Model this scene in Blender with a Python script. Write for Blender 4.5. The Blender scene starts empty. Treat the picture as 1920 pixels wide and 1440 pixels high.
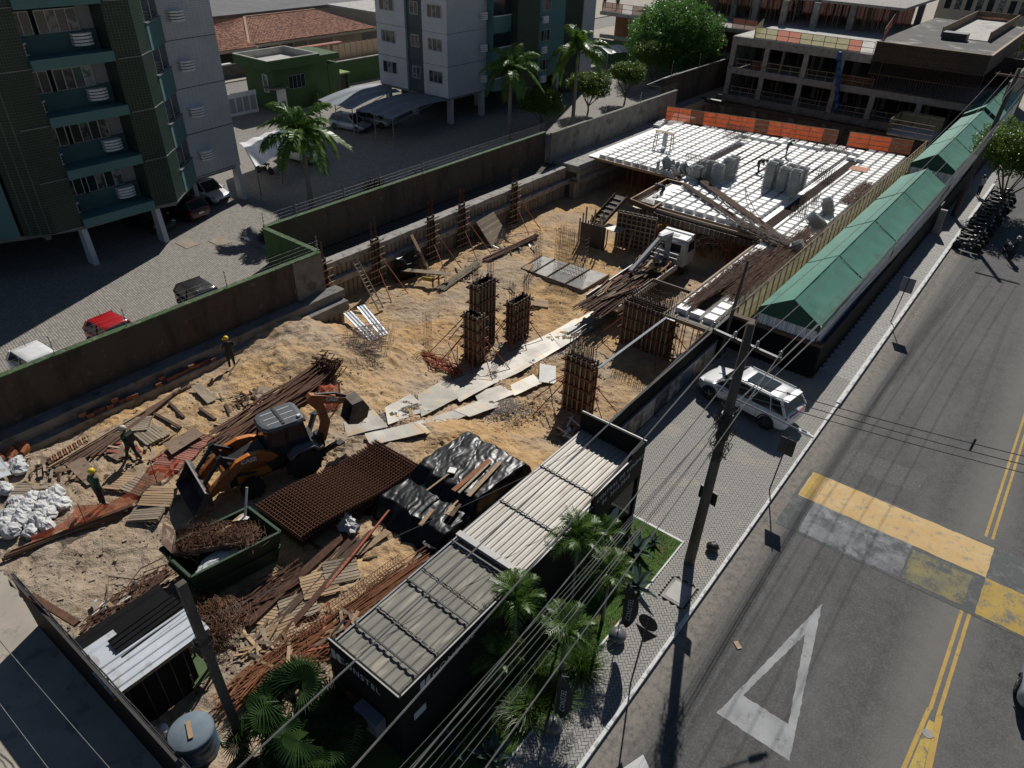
import bpy, math, random
import numpy as np
from mathutils import Vector, Matrix, noise as mnoise
R = math.radians
SC = bpy.context.scene
COL = SC.collection
random.seed(7)
rng = np.random.default_rng(7)

# ---------------------------------------------------------------- camera, sky, sun, exposure
CAMH = 20.0
FPX, PITCH, ROLL, YAW = 1330.0, R(34.75), R(2.0), R(37.25)
_z = Vector((0, 0, 1)); _hf = Vector((-math.sin(YAW), math.cos(YAW), 0)); _rt = Vector((math.cos(YAW), math.sin(YAW), 0))
_fw = math.cos(PITCH) * _hf - math.sin(PITCH) * _z
_up0 = math.sin(PITCH) * _hf + math.cos(PITCH) * _z
_r = math.cos(ROLL) * _rt + math.sin(ROLL) * _up0
_u = -math.sin(ROLL) * _rt + math.cos(ROLL) * _up0
cam_d = bpy.data.cameras.new('camera'); cam = bpy.data.objects.new('camera', cam_d); COL.objects.link(cam)
cam_d.sensor_width = 36.0; cam_d.lens = FPX / 1920 * 36.0; cam_d.clip_end = 3000; cam_d.clip_start = 0.1
cam.matrix_world = Matrix(((_r.x, _u.x, -_fw.x, 0), (_r.y, _u.y, -_fw.y, 0), (_r.z, _u.z, -_fw.z, CAMH), (0, 0, 0, 1)))
SC.camera = cam
SUN_EL, SUN_AZ = R(42), R(-22)          # sun stands towards -x +y; azimuth from +Y, clockwise positive
w = bpy.data.worlds.new('World'); SC.world = w; w.use_nodes = True
_nt = w.node_tree; _bg = _nt.nodes['Background']; _sk = _nt.nodes.new('ShaderNodeTexSky')
_sk.sky_type = 'NISHITA'; _sk.sun_disc = False; _sk.sun_elevation = SUN_EL; _sk.sun_rotation = SUN_AZ
_sk.air_density = 0.75; _sk.dust_density = 0.2; _sk.ozone_density = 1.2
_nt.links.new(_sk.outputs[0], _bg.inputs[0]); _bg.inputs[1].default_value = 0.05
sd = bpy.data.lights.new('sun', 'SUN'); sd.energy = 5.0; sd.angle = R(0.53); sd.color = (1.0, 0.965, 0.91)
sun = bpy.data.objects.new('sun', sd); COL.objects.link(sun)
_sdir = Vector((math.sin(SUN_AZ) * math.cos(SUN_EL), math.cos(SUN_AZ) * math.cos(SUN_EL), math.sin(SUN_EL)))
sun.rotation_euler = _sdir.to_track_quat('Z', 'Y').to_euler(); sun.location = (0, 0, 60)
SC.view_settings.view_transform = 'Standard'; SC.view_settings.look = 'None'
SC.view_settings.exposure = -0.14; SC.view_settings.gamma = 1.0; SC.view_settings.use_curve_mapping = False
SC.render.engine = 'CYCLES'; SC.cycles.max_bounces = 6; SC.cycles.diffuse_bounces = 2; SC.cycles.glossy_bounces = 2
SC.cycles.transparent_max_bounces = 8; SC.cycles.transmission_bounces = 3

# measured points: the photo's pixel (1920 wide) met with a real plane in the place
def _ray(px, py): return _fw * FPX + _r * (px - 960) - _u * (py - 720)
def G(px, py, z=0.0):
    d = _ray(px, py); t = (z - CAMH) / d.z; return Vector((d.x * t, d.y * t, z))
def GX(px, py, X):
    d = _ray(px, py); t = X / d.x; return Vector((X, d.y * t, CAMH + d.z * t))
def GY(px, py, Y):
    d = _ray(px, py); t = Y / d.y; return Vector((d.x * t, Y, CAMH + d.z * t))

# ---------------------------------------------------------------- mesh builder
class MB:
    def __init__(s): s.v = []; s.f = []; s.mi = []; s.cm = 0
    def add(s, vs, fs):
        b = len(s.v); s.v.extend([tuple(p) for p in vs])
        for f in fs: s.f.append(tuple(b + i for i in f)); s.mi.append(s.cm)
        return s
    def box(s, c, d, rz=0.0, M=None):
        x, y, z = d[0] / 2, d[1] / 2, d[2] / 2
        vs = [Vector((i * x, j * y, k * z)) for k in (-1, 1) for j in (-1, 1) for i in (-1, 1)]
        if M is None: M = Matrix.Rotation(rz, 3, 'Z')
        c = Vector(c)
        return s.add([M @ q + c for q in vs], [(0, 2, 3, 1), (4, 5, 7, 6), (0, 1, 5, 4), (2, 6, 7, 3), (0, 4, 6, 2), (1, 3, 7, 5)])
    def bx(s, x0, x1, y0, y1, z0, z1): return s.box(((x0 + x1) / 2, (y0 + y1) / 2, (z0 + z1) / 2), (abs(x1 - x0), abs(y1 - y0), abs(z1 - z0)))
    def beam(s, p, q, wd, ht, roll=0.0):
        p = Vector(p); q = Vector(q); d = q - p; L = d.length
        if L < 1e-6: return s
        x = d / L; up = Vector((0, 0, 1)) if abs(x.z) < 0.97 else Vector((0, 1, 0))
        y = up.cross(x).normalized(); z = x.cross(y)
        if roll: 
            c_, s_ = math.cos(roll), math.sin(roll); y, z = c_ * y + s_ * z, -s_ * y + c_ * z
        M = Matrix(((x.x, y.x, z.x), (x.y, y.y, z.y), (x.z, y.z, z.z)))
        return s.box((p + q) / 2, (L, wd, ht), M=M)
    def tube(s, p, q, r, n=6, r2=None, cap=True):
        p = Vector(p); q = Vector(q); r2 = r if r2 is None else r2
        d = (q - p).normalized(); up = Vector((0, 0, 1)) if abs(d.z) < 0.9 else Vector((1, 0, 0))
        a = d.cross(up).normalized(); b = d.cross(a)
        vs = []
        for (c, rr) in ((p, r), (q, r2)):
            for i in range(n):
                t = 2 * math.pi * i / n; vs.append(c + a * math.cos(t) * rr + b * math.sin(t) * rr)
        fs = [(i, (i + 1) % n, n + (i + 1) % n, n + i) for i in range(n)]
        if cap: fs += [tuple(reversed(range(n))), tuple(range(n, 2 * n))]
        return s.add(vs, fs)
    def path(s, pts, r, n=5, radii=None):
        pts = [Vector(p) for p in pts]; vs = []; m = len(pts)
        for k, p in enumerate(pts):
            d = (pts[min(k + 1, m - 1)] - pts[max(k - 1, 0)]).normalized()
            up = Vector((0, 0, 1)) if abs(d.z) < 0.95 else Vector((1, 0, 0))
            a = d.cross(up).normalized(); b = d.cross(a); rr = radii[k] if radii else r
            for i in range(n):
                t = 2 * math.pi * i / n; vs.append(p + a * math.cos(t) * rr + b * math.sin(t) * rr)
        fs = [(k * n + i, k * n + (i + 1) % n, (k + 1) * n + (i + 1) % n, (k + 1) * n + i) for k in range(m - 1) for i in range(n)]
        fs += [tuple(reversed(range(n))), tuple(range((m - 1) * n, m * n))]
        return s.add(vs, fs)
    def lathe(s, prof, c=(0, 0, 0), n=16):
        vs = []; fs = []; m = len(prof)
        for (r_, z_) in prof:
            for i in range(n):
                t = 2 * math.pi * i / n; vs.append((c[0] + r_ * math.cos(t), c[1] + r_ * math.sin(t), c[2] + z_))
        for k in range(m - 1):
            for i in range(n): fs.append((k * n + i, k * n + (i + 1) % n, (k + 1) * n + (i + 1) % n, (k + 1) * n + i))
        fs += [tuple(reversed(range(n))), tuple(range((m - 1) * n, m * n))]
        return s.add(vs, fs)
    def prism(s, poly, z0, z1):
        n = len(poly); vs = [(p[0], p[1], z0) for p in poly] + [(p[0], p[1], z1) for p in poly]
        return s.add(vs, [tuple(reversed(range(n))), tuple(range(n, 2 * n))] + [(i, (i + 1) % n, n + (i + 1) % n, n + i) for i in range(n)])
    def xprism(s, prof, y0, y1):      # profile in x,z swept along y
        n = len(prof); vs = [(p[0], y0, p[1]) for p in prof] + [(p[0], y1, p[1]) for p in prof]
        return s.add(vs, [tuple(range(n)), tuple(reversed(range(n, 2 * n)))] + [(n + i, n + (i + 1) % n, (i + 1) % n, i) for i in range(n)])
    def grid(s, fn, nu, nv):
        vs = [fn(i / nu, j / nv) for j in range(nv + 1) for i in range(nu + 1)]
        return s.add(vs, [(j * (nu + 1) + i, j * (nu + 1) + i + 1, (j + 1) * (nu + 1) + i + 1, (j + 1) * (nu + 1) + i) for j in range(nv) for i in range(nu)])
    def quad(s, a, b, c, d): return s.add([a, b, c, d], [(0, 1, 2, 3)])
    def mesh(s, name, mats, smooth=False, o=(0, 0, 0), rz=0.0):
        me = bpy.data.meshes.new(name)
        V = np.array(s.v, dtype=float).reshape(-1, 3) - np.array(o, dtype=float)
        if rz:
            c_, s_ = math.cos(-rz), math.sin(-rz); V = np.stack([c_ * V[:, 0] - s_ * V[:, 1], s_ * V[:, 0] + c_ * V[:, 1], V[:, 2]], 1)
        me.from_pydata(V.tolist(), [], s.f)
        for m in (mats if isinstance(mats, (list, tuple)) else [mats]): me.materials.append(m)
        if s.cm: me.polygons.foreach_set('material_index', s.mi)
        if smooth: me.polygons.foreach_set('use_smooth', [True] * len(me.polygons))
        me.update(); return me

ORG = {}
def link(o): COL.objects.link(o); return o
def thing(name, label, cat, loc=(0, 0, 0), rz=0.0, group=None):
    o = bpy.data.objects.new(name, None); o.empty_display_size = 0.3; link(o)
    o.location = loc; o.rotation_euler = (0, 0, rz); o['label'] = label; o['category'] = cat
    if group: o['group'] = group
    ORG[o.name] = (tuple(loc), rz); return o
def part(name, mb, mats, parent, world=False, smooth=False, label=None, stuff=False):
    """one part; world=True when the builder used world coordinates"""
    loc, rz = ORG.get(parent.name, ((0, 0, 0), 0.0))
    me = mb.mesh(name, mats, smooth, loc if world else (0, 0, 0), rz if world else 0.0) if isinstance(mb, MB) else mb
    o = bpy.data.objects.new(name, me); link(o); o.parent = parent; ORG[o.name] = (loc, rz)
    if label: o['label'] = label
    if stuff: o['kind'] = 'stuff'
    return o
def place(name, me, parent, loc, rot=(0, 0, 0), sc=None, label=None):
    """a part (shared mesh) put at a spot of its thing's own space"""
    o = bpy.data.objects.new(name, me); link(o); o.parent = parent; o.location = loc; o.rotation_euler = rot
    if sc: o.scale = sc
    if label: o['label'] = label
    return o
def solo(name, mb, mats, label, cat, group=None, loc=None, rz=0.0, smooth=False):
    """a thing that is one mesh, builder in world coordinates"""
    if loc is None:
        V = np.array(mb.v); loc = (float(V[:, 0].mean()), float(V[:, 1].mean()), float(V[:, 2].min()))
    o = bpy.data.objects.new(name, mb.mesh(name, mats, smooth, loc, rz)); link(o); o.location = loc; o.rotation_euler = (0, 0, rz)
    o['label'] = label; o['category'] = cat
    if group: o['group'] = group
    ORG[o.name] = (tuple(loc), rz); return o
def struct(name, mb, mats, kind='structure', smooth=False):
    o = bpy.data.objects.new(name, mb.mesh(name, mats, smooth) if isinstance(mb, MB) else mb); link(o); o['kind'] = kind; ORG[o.name] = ((0, 0, 0), 0.0); return o
def dup(root, loc, rz=0.0, label=None, group=None, sc=None):
    def rec(o, par):
        c = o.copy(); link(c); c.parent = par
        for ch in KIDS.get(o.name, []): rec(ch, c)
        return c
    c = rec(root, None); c.location = loc; c.rotation_euler = (0, 0, rz)
    if sc: c.scale = sc if isinstance(sc, (tuple, list)) else (sc, sc, sc)
    if label: c['label'] = label
    if group: c['group'] = group
    ORG[c.name] = (tuple(loc), rz); return c
KIDS = {}
def freeze(root):
    """remember the child tree of a prototype so that dup() is quick"""
    KIDS[root.name] = list(root.children)
    for ch in root.children: freeze(ch)
    return root
def txt(s, size, mat, ext=0.004, align='CENTER', spacing=1.0, bold=0.0):
    cu = bpy.data.curves.new('t', 'FONT'); cu.body = s; cu.size = size; cu.extrude = ext; cu.align_x = align; cu.align_y = 'CENTER'; cu.space_character = spacing; cu.offset = bold; cu.resolution_u = 3
    o = bpy.data.objects.new('t', cu); link(o); dg = bpy.context.evaluated_depsgraph_get()
    me = bpy.data.meshes.new_from_object(o.evaluated_get(dg)); me.materials.clear(); me.materials.append(mat); bpy.data.objects.remove(o); return me

# ---------------------------------------------------------------- materials
MATS = {}
def nd(nt, t, **k):
    n = nt.nodes.new(t)
    for a, b in k.items():
        if a == 'i':
            for kk, vv in b.items(): n.inputs[kk].default_value = vv
        else: setattr(n, a, b)
    return n
def c4(c): return (c[0], c[1], c[2], 1.0)
def ramp(nt, fac, stops):
    r = nd(nt, 'ShaderNodeValToRGB'); e = r.color_ramp.elements
    while len(e) < len(stops): e.new(0.5)
    for k, (p, c) in enumerate(stops): e[k].position = p; e[k].color = c4(c) if len(c) == 3 else c
    nt.links.new(fac, r.inputs[0]); return r.outputs[0]
def mix(nt, fac, a, b, mode='MIX'):
    m = nd(nt, 'ShaderNodeMix', data_type='RGBA', blend_type=mode)
    for sck, val in ((m.inputs[0], fac), (m.inputs[6], a), (m.inputs[7], b)):
        if isinstance(val, bpy.types.NodeSocket): nt.links.new(val, sck)
        elif isinstance(val, (int, float)): sck.default_value = val
        else: sck.default_value = c4(val)
    return m.outputs[2]
def noi(nt, vec, s, det=4, rough=0.55, dist=0.0):
    n = nd(nt, 'ShaderNodeTexNoise', i={'Scale': s, 'Detail': det, 'Roughness': rough, 'Distortion': dist}); nt.links.new(vec, n.inputs['Vector']); return n.outputs['Fac']
def coords(nt, kind='Object', sc=None, rot=None):
    tc = nd(nt, 'ShaderNodeTexCoord').outputs[kind]
    if kind == 'World': pass
    if sc or rot:
        mp = nd(nt, 'ShaderNodeMapping'); nt.links.new(tc, mp.inputs[0])
        if sc: mp.inputs['Scale'].default_value = sc
        if rot: mp.inputs['Rotation'].default_value = rot
        return mp.outputs[0]
    return tc
def base(name):
    m = bpy.data.materials.new(name); m.use_nodes = True; nt = m.node_tree; b = nt.nodes['Principled BSDF']; return m, nt, b
def bump(nt, b, h, strength=0.4, dist=0.02):
    n = nd(nt, 'ShaderNodeBump', i={'Strength': strength, 'Distance': dist}); nt.links.new(h, n.inputs['Height']); nt.links.new(n.outputs[0], b.inputs['Normal'])
def M(name, c, c2=None, ns=2.0, rough=0.8, metal=0.0, bp=0.0, bs=25.0, var=0.0, spec=0.5, stretch=None, hard=False, c3=None, ns3=8.0):
    """general surface: two tones by noise, optional third speckle tone, relief, per-object variation"""
    if name in MATS: return MATS[name]
    m, nt, b = base(name); co = coords(nt, 'Object', stretch)
    b.inputs['Roughness'].default_value = rough; b.inputs['Metallic'].default_value = metal; b.inputs['Specular IOR Level'].default_value = spec
    if c2 is None: c2 = tuple(x * 0.72 for x in c)
    n = noi(nt, co, ns, 5, 0.62); col = ramp(nt, n, [(0.47, c2), (0.53, c)] if hard else [(0.3, c2), (0.7, c)])
    if c3: col = mix(nt, ramp(nt, noi(nt, co, ns3, 3, 0.6), [(0.56, (0, 0, 0)), (0.66, (1, 1, 1))]), col, c3)
    if var:
        oi = nd(nt, 'ShaderNodeObjectInfo'); hs = nd(nt, 'ShaderNodeHueSaturation')
        mr = nd(nt, 'ShaderNodeMapRange', i={'To Min': 1 - var, 'To Max': 1 + var}); nt.links.new(oi.outputs['Random'], mr.inputs[0]); nt.links.new(mr.outputs[0], hs.inputs['Value']); nt.links.new(col, hs.inputs['Color']); col = hs.outputs[0]
    nt.links.new(col, b.inputs['Base Color'])
    if bp: bump(nt, b, noi(nt, co, bs, 4), bp)
    MATS[name] = m; return m
def leafmat(name, a, c, tip=None):
    m, nt, b = base(name); co = coords(nt, 'Object')
    n = noi(nt, co, 1.7, 3); col = ramp(nt, n, [(0.3, a), (0.7, c)])
    if tip: col = mix(nt, ramp(nt, noi(nt, co, 9.0, 2), [(0.6, (0, 0, 0)), (0.7, (1, 1, 1))]), col, tip)
    nt.links.new(col, b.inputs['Base Color']); b.inputs['Roughness'].default_value = 0.42; b.inputs['Specular IOR Level'].default_value = 0.45
    tr = nd(nt, 'ShaderNodeBsdfTranslucent'); nt.links.new(col, tr.inputs[0]); mx = nd(nt, 'ShaderNodeMixShader', i={0: 0.4})
    nt.links.new(b.outputs[0], mx.inputs[1]); nt.links.new(tr.outputs[0], mx.inputs[2]); nt.links.new(mx.outputs[0], nt.nodes['Material Output'].inputs[0]); return m
# ---------------------------------------------------------------- special materials
def mat_sand():
    m, nt, b = base('sand'); co = coords(nt)
    big = noi(nt, co, 0.22, 4, 0.6); mid = noi(nt, co, 1.3, 6, 0.68, 0.4); fine = noi(nt, co, 9, 5, 0.7)
    col = ramp(nt, mid, [(0.3, (0.31, 0.20, 0.105)), (0.5, (0.52, 0.335, 0.165)), (0.72, (0.66, 0.46, 0.25))])
    col = mix(nt, ramp(nt, big, [(0.42, (0, 0, 0)), (0.62, (0.75, 0.75, 0.75))]), col, (0.40, 0.33, 0.255))
    # foreground lane of the site is greyer, trodden
    sx = nd(nt, 'ShaderNodeSeparateXYZ'); nt.links.new(co, sx.inputs[0])
    mr = nd(nt, 'ShaderNodeMapRange', i={'From Min': 9.5, 'From Max': 5.5, 'To Min': 0.0, 'To Max': 0.75}); nt.links.new(sx.outputs[1], mr.inputs[0])
    col = mix(nt, mr.outputs[0], col, ramp(nt, mid, [(0.35, (0.29, 0.235, 0.175)), (0.65, (0.42, 0.35, 0.275))]))
    col = mix(nt, ramp(nt, noi(nt, co, 2.6, 6, 0.75), [(0.63, (0, 0, 0)), (0.75, (0.5, 0.5, 0.5))]), col, (0.20, 0.135, 0.08))
    col = mix(nt, ramp(nt, noi(nt, co, 0.55, 5, 0.7, 0.8), [(0.63, (0, 0, 0)), (0.69, (0.8, 0.8, 0.8))]), col, (0.16, 0.15, 0.145))
    nt.links.new(col, b.inputs['Base Color']); b.inputs['Roughness'].default_value = 0.95; b.inputs['Specular IOR Level'].default_value = 0.15
    ad = nd(nt, 'ShaderNodeMath', operation='ADD'); nt.links.new(mid, ad.inputs[0]); ml = nd(nt, 'ShaderNodeMath', operation='MULTIPLY', i={1: 0.35}); nt.links.new(fine, ml.inputs[0]); nt.links.new(ml.outputs[0], ad.inputs[1])
    bump(nt, b, ad.outputs[0], 1.0, 0.24); return m
def mat_asphalt():
    m, nt, b = base('asphalt'); co = coords(nt)
    f = noi(nt, co, 14, 6, 0.85); big = noi(nt, coords(nt, 'Object', (0.5, 0.12, 1)), 0.9, 5, 0.6); mid = noi(nt, co, 2.2, 6, 0.7)
    col = ramp(nt, f, [(0.36, (0.045, 0.044, 0.043)), (0.5, (0.085, 0.083, 0.08)), (0.64, (0.21, 0.205, 0.197))])
    col = mix(nt, 0.55, col, ramp(nt, mid, [(0.3, (0.055, 0.054, 0.052)), (0.7, (0.12, 0.116, 0.11))]))
    col = mix(nt, ramp(nt, big, [(0.45, (0, 0, 0)), (0.72, (0.45, 0.45, 0.45))]), col, (0.17, 0.165, 0.155))
    sx = nd(nt, 'ShaderNodeSeparateXYZ'); nt.links.new(co, sx.inputs[0])
    # sandy dust in the gutter along the kerb
    ad = nd(nt, 'ShaderNodeMath', operation='ADD'); ml = nd(nt, 'ShaderNodeMath', operation='MULTIPLY', i={1: 0.9}); nt.links.new(mid, ml.inputs[0]); nt.links.new(sx.outputs[0], ad.inputs[0]); nt.links.new(ml.outputs[0], ad.inputs[1])
    g = nd(nt, 'ShaderNodeMapRange', i={'From Min': -3.45, 'From Max': -2.6, 'To Min': 0.8, 'To Max': 0.0}); nt.links.new(ad.outputs[0], g.inputs[0])
    fl = nd(nt, 'ShaderNodeMath', operation='MULTIPLY'); nt.links.new(g.outputs[0], fl.inputs[0]); nt.links.new(ramp(nt, noi(nt, co, 5, 5, 0.8), [(0.38, (0.25, 0.25, 0.25)), (0.55, (1, 1, 1))]), fl.inputs[1])
    col = mix(nt, fl.outputs[0], col, (0.25, 0.222, 0.188))
    # a paler crown worn either side of the centre line
    ab = nd(nt, 'ShaderNodeMath', operation='ABSOLUTE'); sb = nd(nt, 'ShaderNodeMath', operation='SUBTRACT', i={1: 2.6}); nt.links.new(sx.outputs[0], sb.inputs[0]); nt.links.new(sb.outputs[0], ab.inputs[0])
    g2 = nd(nt, 'ShaderNodeMapRange', i={'From Min': 0.2, 'From Max': 1.3, 'To Min': 0.5, 'To Max': 0.0}); nt.links.new(ab.outputs[0], g2.inputs[0])
    col = mix(nt, g2.outputs[0], col, (0.19, 0.18, 0.165))
    st = noi(nt, coords(nt, 'Object', (2.6, 0.035, 1)), 1.0, 4, 0.6); g3 = nd(nt, 'ShaderNodeMapRange', i={'From Min': 2.0, 'From Max': 1.0, 'To Min': 0.0, 'To Max': 1.0}); nt.links.new(sx.outputs[0], g3.inputs[0]); fm = nd(nt, 'ShaderNodeMath', operation='MULTIPLY'); nt.links.new(g3.outputs[0], fm.inputs[0]); nt.links.new(ramp(nt, st, [(0.54, (0, 0, 0)), (0.72, (.45, .45, .45))]), fm.inputs[1])
    col = mix(nt, fm.outputs[0], col, (0.045, 0.044, 0.043))
    nt.links.new(col, b.inputs['Base Color']); b.inputs['Roughness'].default_value = 0.88; b.inputs['Specular IOR Level'].default_value = 0.3
    bump(nt, b, f, 0.5, 0.012); return m
def mat_grid(name, c, mort, bw, bh, ms=0.02, off=0.5, bp=0.5, ns=1.0, c2=None, rough=0.85, stain=None, stn=0.5, axis=None, spec=0.3, kind='Object'):
    m, nt, b = base(name); co = coords(nt, kind, None, axis if axis and axis != 'wall' else None)
    if axis == 'wall':
        sp = nd(nt, 'ShaderNodeSeparateXYZ'); nt.links.new(co, sp.inputs[0]); sb_ = nd(nt, 'ShaderNodeMath', operation='SUBTRACT'); nt.links.new(sp.outputs[1], sb_.inputs[0]); nt.links.new(sp.outputs[0], sb_.inputs[1]); cb = nd(nt, 'ShaderNodeCombineXYZ'); nt.links.new(sb_.outputs[0], cb.inputs[0]); nt.links.new(sp.outputs[2], cb.inputs[1]); cw = co; co = cb.outputs[0]
    br = nd(nt, 'ShaderNodeTexBrick', offset=off, i={'Scale': 1.0, 'Mortar Size': ms, 'Brick Width': bw, 'Row Height': bh, 'Bias': 0.0, 'Mortar Smooth': 0.15})
    br.inputs['Color1'].default_value = c4(c); br.inputs['Color2'].default_value = c4(c2 or tuple(x * 0.7 for x in c)); br.inputs['Mortar'].default_value = c4(mort); nt.links.new(co, br.inputs['Vector'])
    n = noi(nt, co, ns, 6, 0.7); col = mix(nt, ramp(nt, n, [(0.3, (0, 0, 0)), (0.75, (0.6, 0.6, 0.6))]), br.outputs['Color'], tuple(x * 0.55 for x in c))
    if stain:
        st = noi(nt, coords(nt, kind), stn, 6, 0.75, 0.5); col = mix(nt, ramp(nt, st, [(0.42, (0, 0, 0)), (0.6, (1, 1, 1))]), col, stain); col = mix(nt, ramp(nt, noi(nt, coords(nt, kind), 2.3, 5, 0.6), [(0.62, (0, 0, 0)), (0.68, (.8, .8, .8))]), col, tuple(x * 2.0 for x in stain)); col = mix(nt, ramp(nt, noi(nt, coords(nt, kind, (1, 1, .3)), .8, 5, 0.7), [(0.5, (0, 0, 0)), (0.66, (.8, .8, .8))]), col, tuple(x * .45 for x in stain))
    nt.links.new(col, b.inputs['Base Color']); b.inputs['Roughness'].default_value = rough; b.inputs['Specular IOR Level'].default_value = spec
    iv = nd(nt, 'ShaderNodeMath', operation='SUBTRACT', i={0: 1.0}); nt.links.new(br.outputs['Fac'], iv.inputs[1])
    bump(nt, b, iv.outputs[0], bp, 0.02); return m
def mat_net(name, c, cell=0.04, open_=0.45, rough=0.7):
    m, nt, b = base(name); co = coords(nt)
    b.inputs['Roughness'].default_value = rough
    col = ramp(nt, noi(nt, co, 3, 3), [(0.3, tuple(x * 0.7 for x in c)), (0.7, c)]); nt.links.new(col, b.inputs['Base Color'])
    tb = nd(nt, 'ShaderNodeBsdfTransparent'); tl = nd(nt, 'ShaderNodeBsdfTranslucent'); nt.links.new(col, tl.inputs[0])
    m1 = nd(nt, 'ShaderNodeMixShader', i={0: 0.35}); nt.links.new(b.outputs[0], m1.inputs[1]); nt.links.new(tl.outputs[0], m1.inputs[2])
    m2 = nd(nt, 'ShaderNodeMixShader', i={0: open_}); nt.links.new(m1.outputs[0], m2.inputs[1]); nt.links.new(tb.outputs[0], m2.inputs[2]); nt.links.new(m2.outputs[0], nt.nodes['Material Output'].inputs[0]); return m
def mat_worn(name, c, under=(0.12, 0.118, 0.112), amt=0.5, sc=3.0, c2=None):
    m, nt, b = base(name); co = coords(nt)
    col = ramp(nt, noi(nt, co, 1.2, 5), [(0.3, c2 or tuple(x * 0.8 for x in c)), (0.7, c)])
    wv = noi(nt, co, sc, 8, 0.82); col = mix(nt, ramp(nt, wv, [(amt, (0, 0, 0)), (amt + 0.12, (1, 1, 1))]), col, under)
    col = mix(nt, ramp(nt, noi(nt, co, 16, 4, 0.8), [(0.58, (0, 0, 0)), (0.66, (0.6, 0.6, 0.6))]), col, under)
    nt.links.new(col, b.inputs['Base Color']); b.inputs['Roughness'].default_value = 0.85; return m
def mat_glass(name='window glass', c=(0.02, 0.03, 0.035), rough=0.08):
    m, nt, b = base(name); b.inputs['Base Color'].default_value = c4(c); b.inputs['Roughness'].default_value = rough; b.inputs['Specular IOR Level'].default_value = 0.7; return m

SAND = mat_sand(); ASPH = mat_asphalt()
CONC = M('concrete', (0.36, 0.34, 0.31), (0.22, 0.205, 0.185), 1.6, 0.9, bp=0.35, bs=14, c3=(0.14, 0.13, 0.12), ns3=2.2)
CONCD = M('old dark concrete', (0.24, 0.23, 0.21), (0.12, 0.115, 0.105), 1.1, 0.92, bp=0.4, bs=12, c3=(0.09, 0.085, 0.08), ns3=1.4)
CONCL = M('pale concrete', (0.50, 0.485, 0.45), (0.36, 0.345, 0.32), 1.4, 0.9, bp=0.25, bs=16, c3=(0.27, 0.25, 0.22), ns3=1.1)
BEIGE = M('beige yard ground', (0.42, 0.37, 0.30), (0.30, 0.265, 0.22), 0.8, 0.95, bp=0.3, bs=6, c3=(0.24, 0.21, 0.18), ns3=1.3)
COBB = mat_grid('cobble paving', (0.42, 0.385, 0.335), (0.13, 0.125, 0.11), 0.21, 0.13, 0.018, 0.5, 0.9, 0.5, c2=(0.25, 0.23, 0.205), axis=(0, 0, R(8)))
STREETC = mat_grid('street cobbles', (0.33, 0.31, 0.28), (0.16, 0.15, 0.14), 0.2, 0.15, 0.02, 0.5, 0.6, 0.5)
GRASS = M('lawn', (0.075, 0.14, 0.018), (0.035, 0.085, 0.012), 1.4, 0.9, bp=0.8, bs=60, c3=(0.14, 0.10, 0.035), ns3=1.6)
WHITEP = M('white paint', (0.78, 0.78, 0.76), (0.66, 0.66, 0.64), 2.0, 0.6)
PAVER = M('grey paver', (0.34, 0.325, 0.305), (0.25, 0.24, 0.225), 3.0, 0.9, bp=0.3, bs=40, var=0.16)
JOINT = M('paver joint sand', (0.11, 0.10, 0.085), (0.07, 0.065, 0.055), 5, 0.95)
KERB = M('white limed kerb', (0.70, 0.70, 0.68), (0.52, 0.52, 0.5), 1.5, 0.8, c3=(0.33, 0.32, 0.3), ns3=2.0)
GREENP = M('dark green wall paint', (0.075, 0.155, 0.035), (0.05, 0.11, 0.025), 0.7, 0.75, c3=(0.035, 0.075, 0.02), ns3=0.9)
GREENC = M('mossy green coping', (0.06, 0.115, 0.042), (0.035, 0.06, 0.026), 3.0, 0.9, c3=(0.16, 0.16, 0.12), ns3=5)
BRICKW = mat_grid('old brick and mortar', (0.115, 0.072, 0.052), (0.085, 0.078, 0.066), 0.26, 0.13, 0.016, 0.5, 0.5, 0.6, c2=(0.085, 0.06, 0.046), stain=(0.072, 0.066, 0.054), stn=0.3, axis='wall')
RENDERW = M('rough cement render', (0.235, 0.225, 0.205), (0.14, 0.13, 0.115), 1.1, 0.95, bp=0.6, bs=18, c3=(0.10, 0.095, 0.08), ns3=0.8)
PILE = M('pile concrete', (0.33, 0.285, 0.225), (0.20, 0.17, 0.135), 2.0, 0.95, bp=0.6, bs=10, var=0.14, stretch=(1, 1, 0.35))
MESHR = M('rusty mesh wire', (0.24, 0.098, 0.045), (0.13, 0.055, 0.028), 5, 0.85)
RUST = M('rusty steel', (0.15, 0.062, 0.03), (0.065, 0.032, 0.02), 6, 0.85, bp=0.2, bs=30, var=0.25)
RUSTO = M('orange rust steel', (0.27, 0.105, 0.04), (0.13, 0.055, 0.028), 6, 0.85, var=0.2)
REBAR = M('rebar steel', (0.16, 0.115, 0.09), (0.085, 0.06, 0.048), 8, 0.7, metal=0.2, var=0.15)
REDST = M('red oxide prop', (0.33, 0.075, 0.035), (0.2, 0.05, 0.03), 5, 0.7, var=0.25)
WOODN = M('new pine wood', (0.42, 0.29, 0.17), (0.29, 0.195, 0.11), 3, 0.8, stretch=(1, 6, 6), var=0.22, bp=0.15)
WOODG = M('grey weathered wood', (0.33, 0.265, 0.19), (0.2, 0.16, 0.115), 3, 0.9, stretch=(1, 5, 5), var=0.28, bp=0.2)
WOODD = M('dark formwork wood', (0.135, 0.08, 0.048), (0.07, 0.043, 0.028), 3, 0.85, var=0.3, bp=0.15)
PLY = M('stained plywood', (0.23, 0.16, 0.105), (0.14, 0.1, 0.07), 1.5, 0.85, c3=(0.09, 0.06, 0.045), ns3=2.5, var=0.2)
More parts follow.
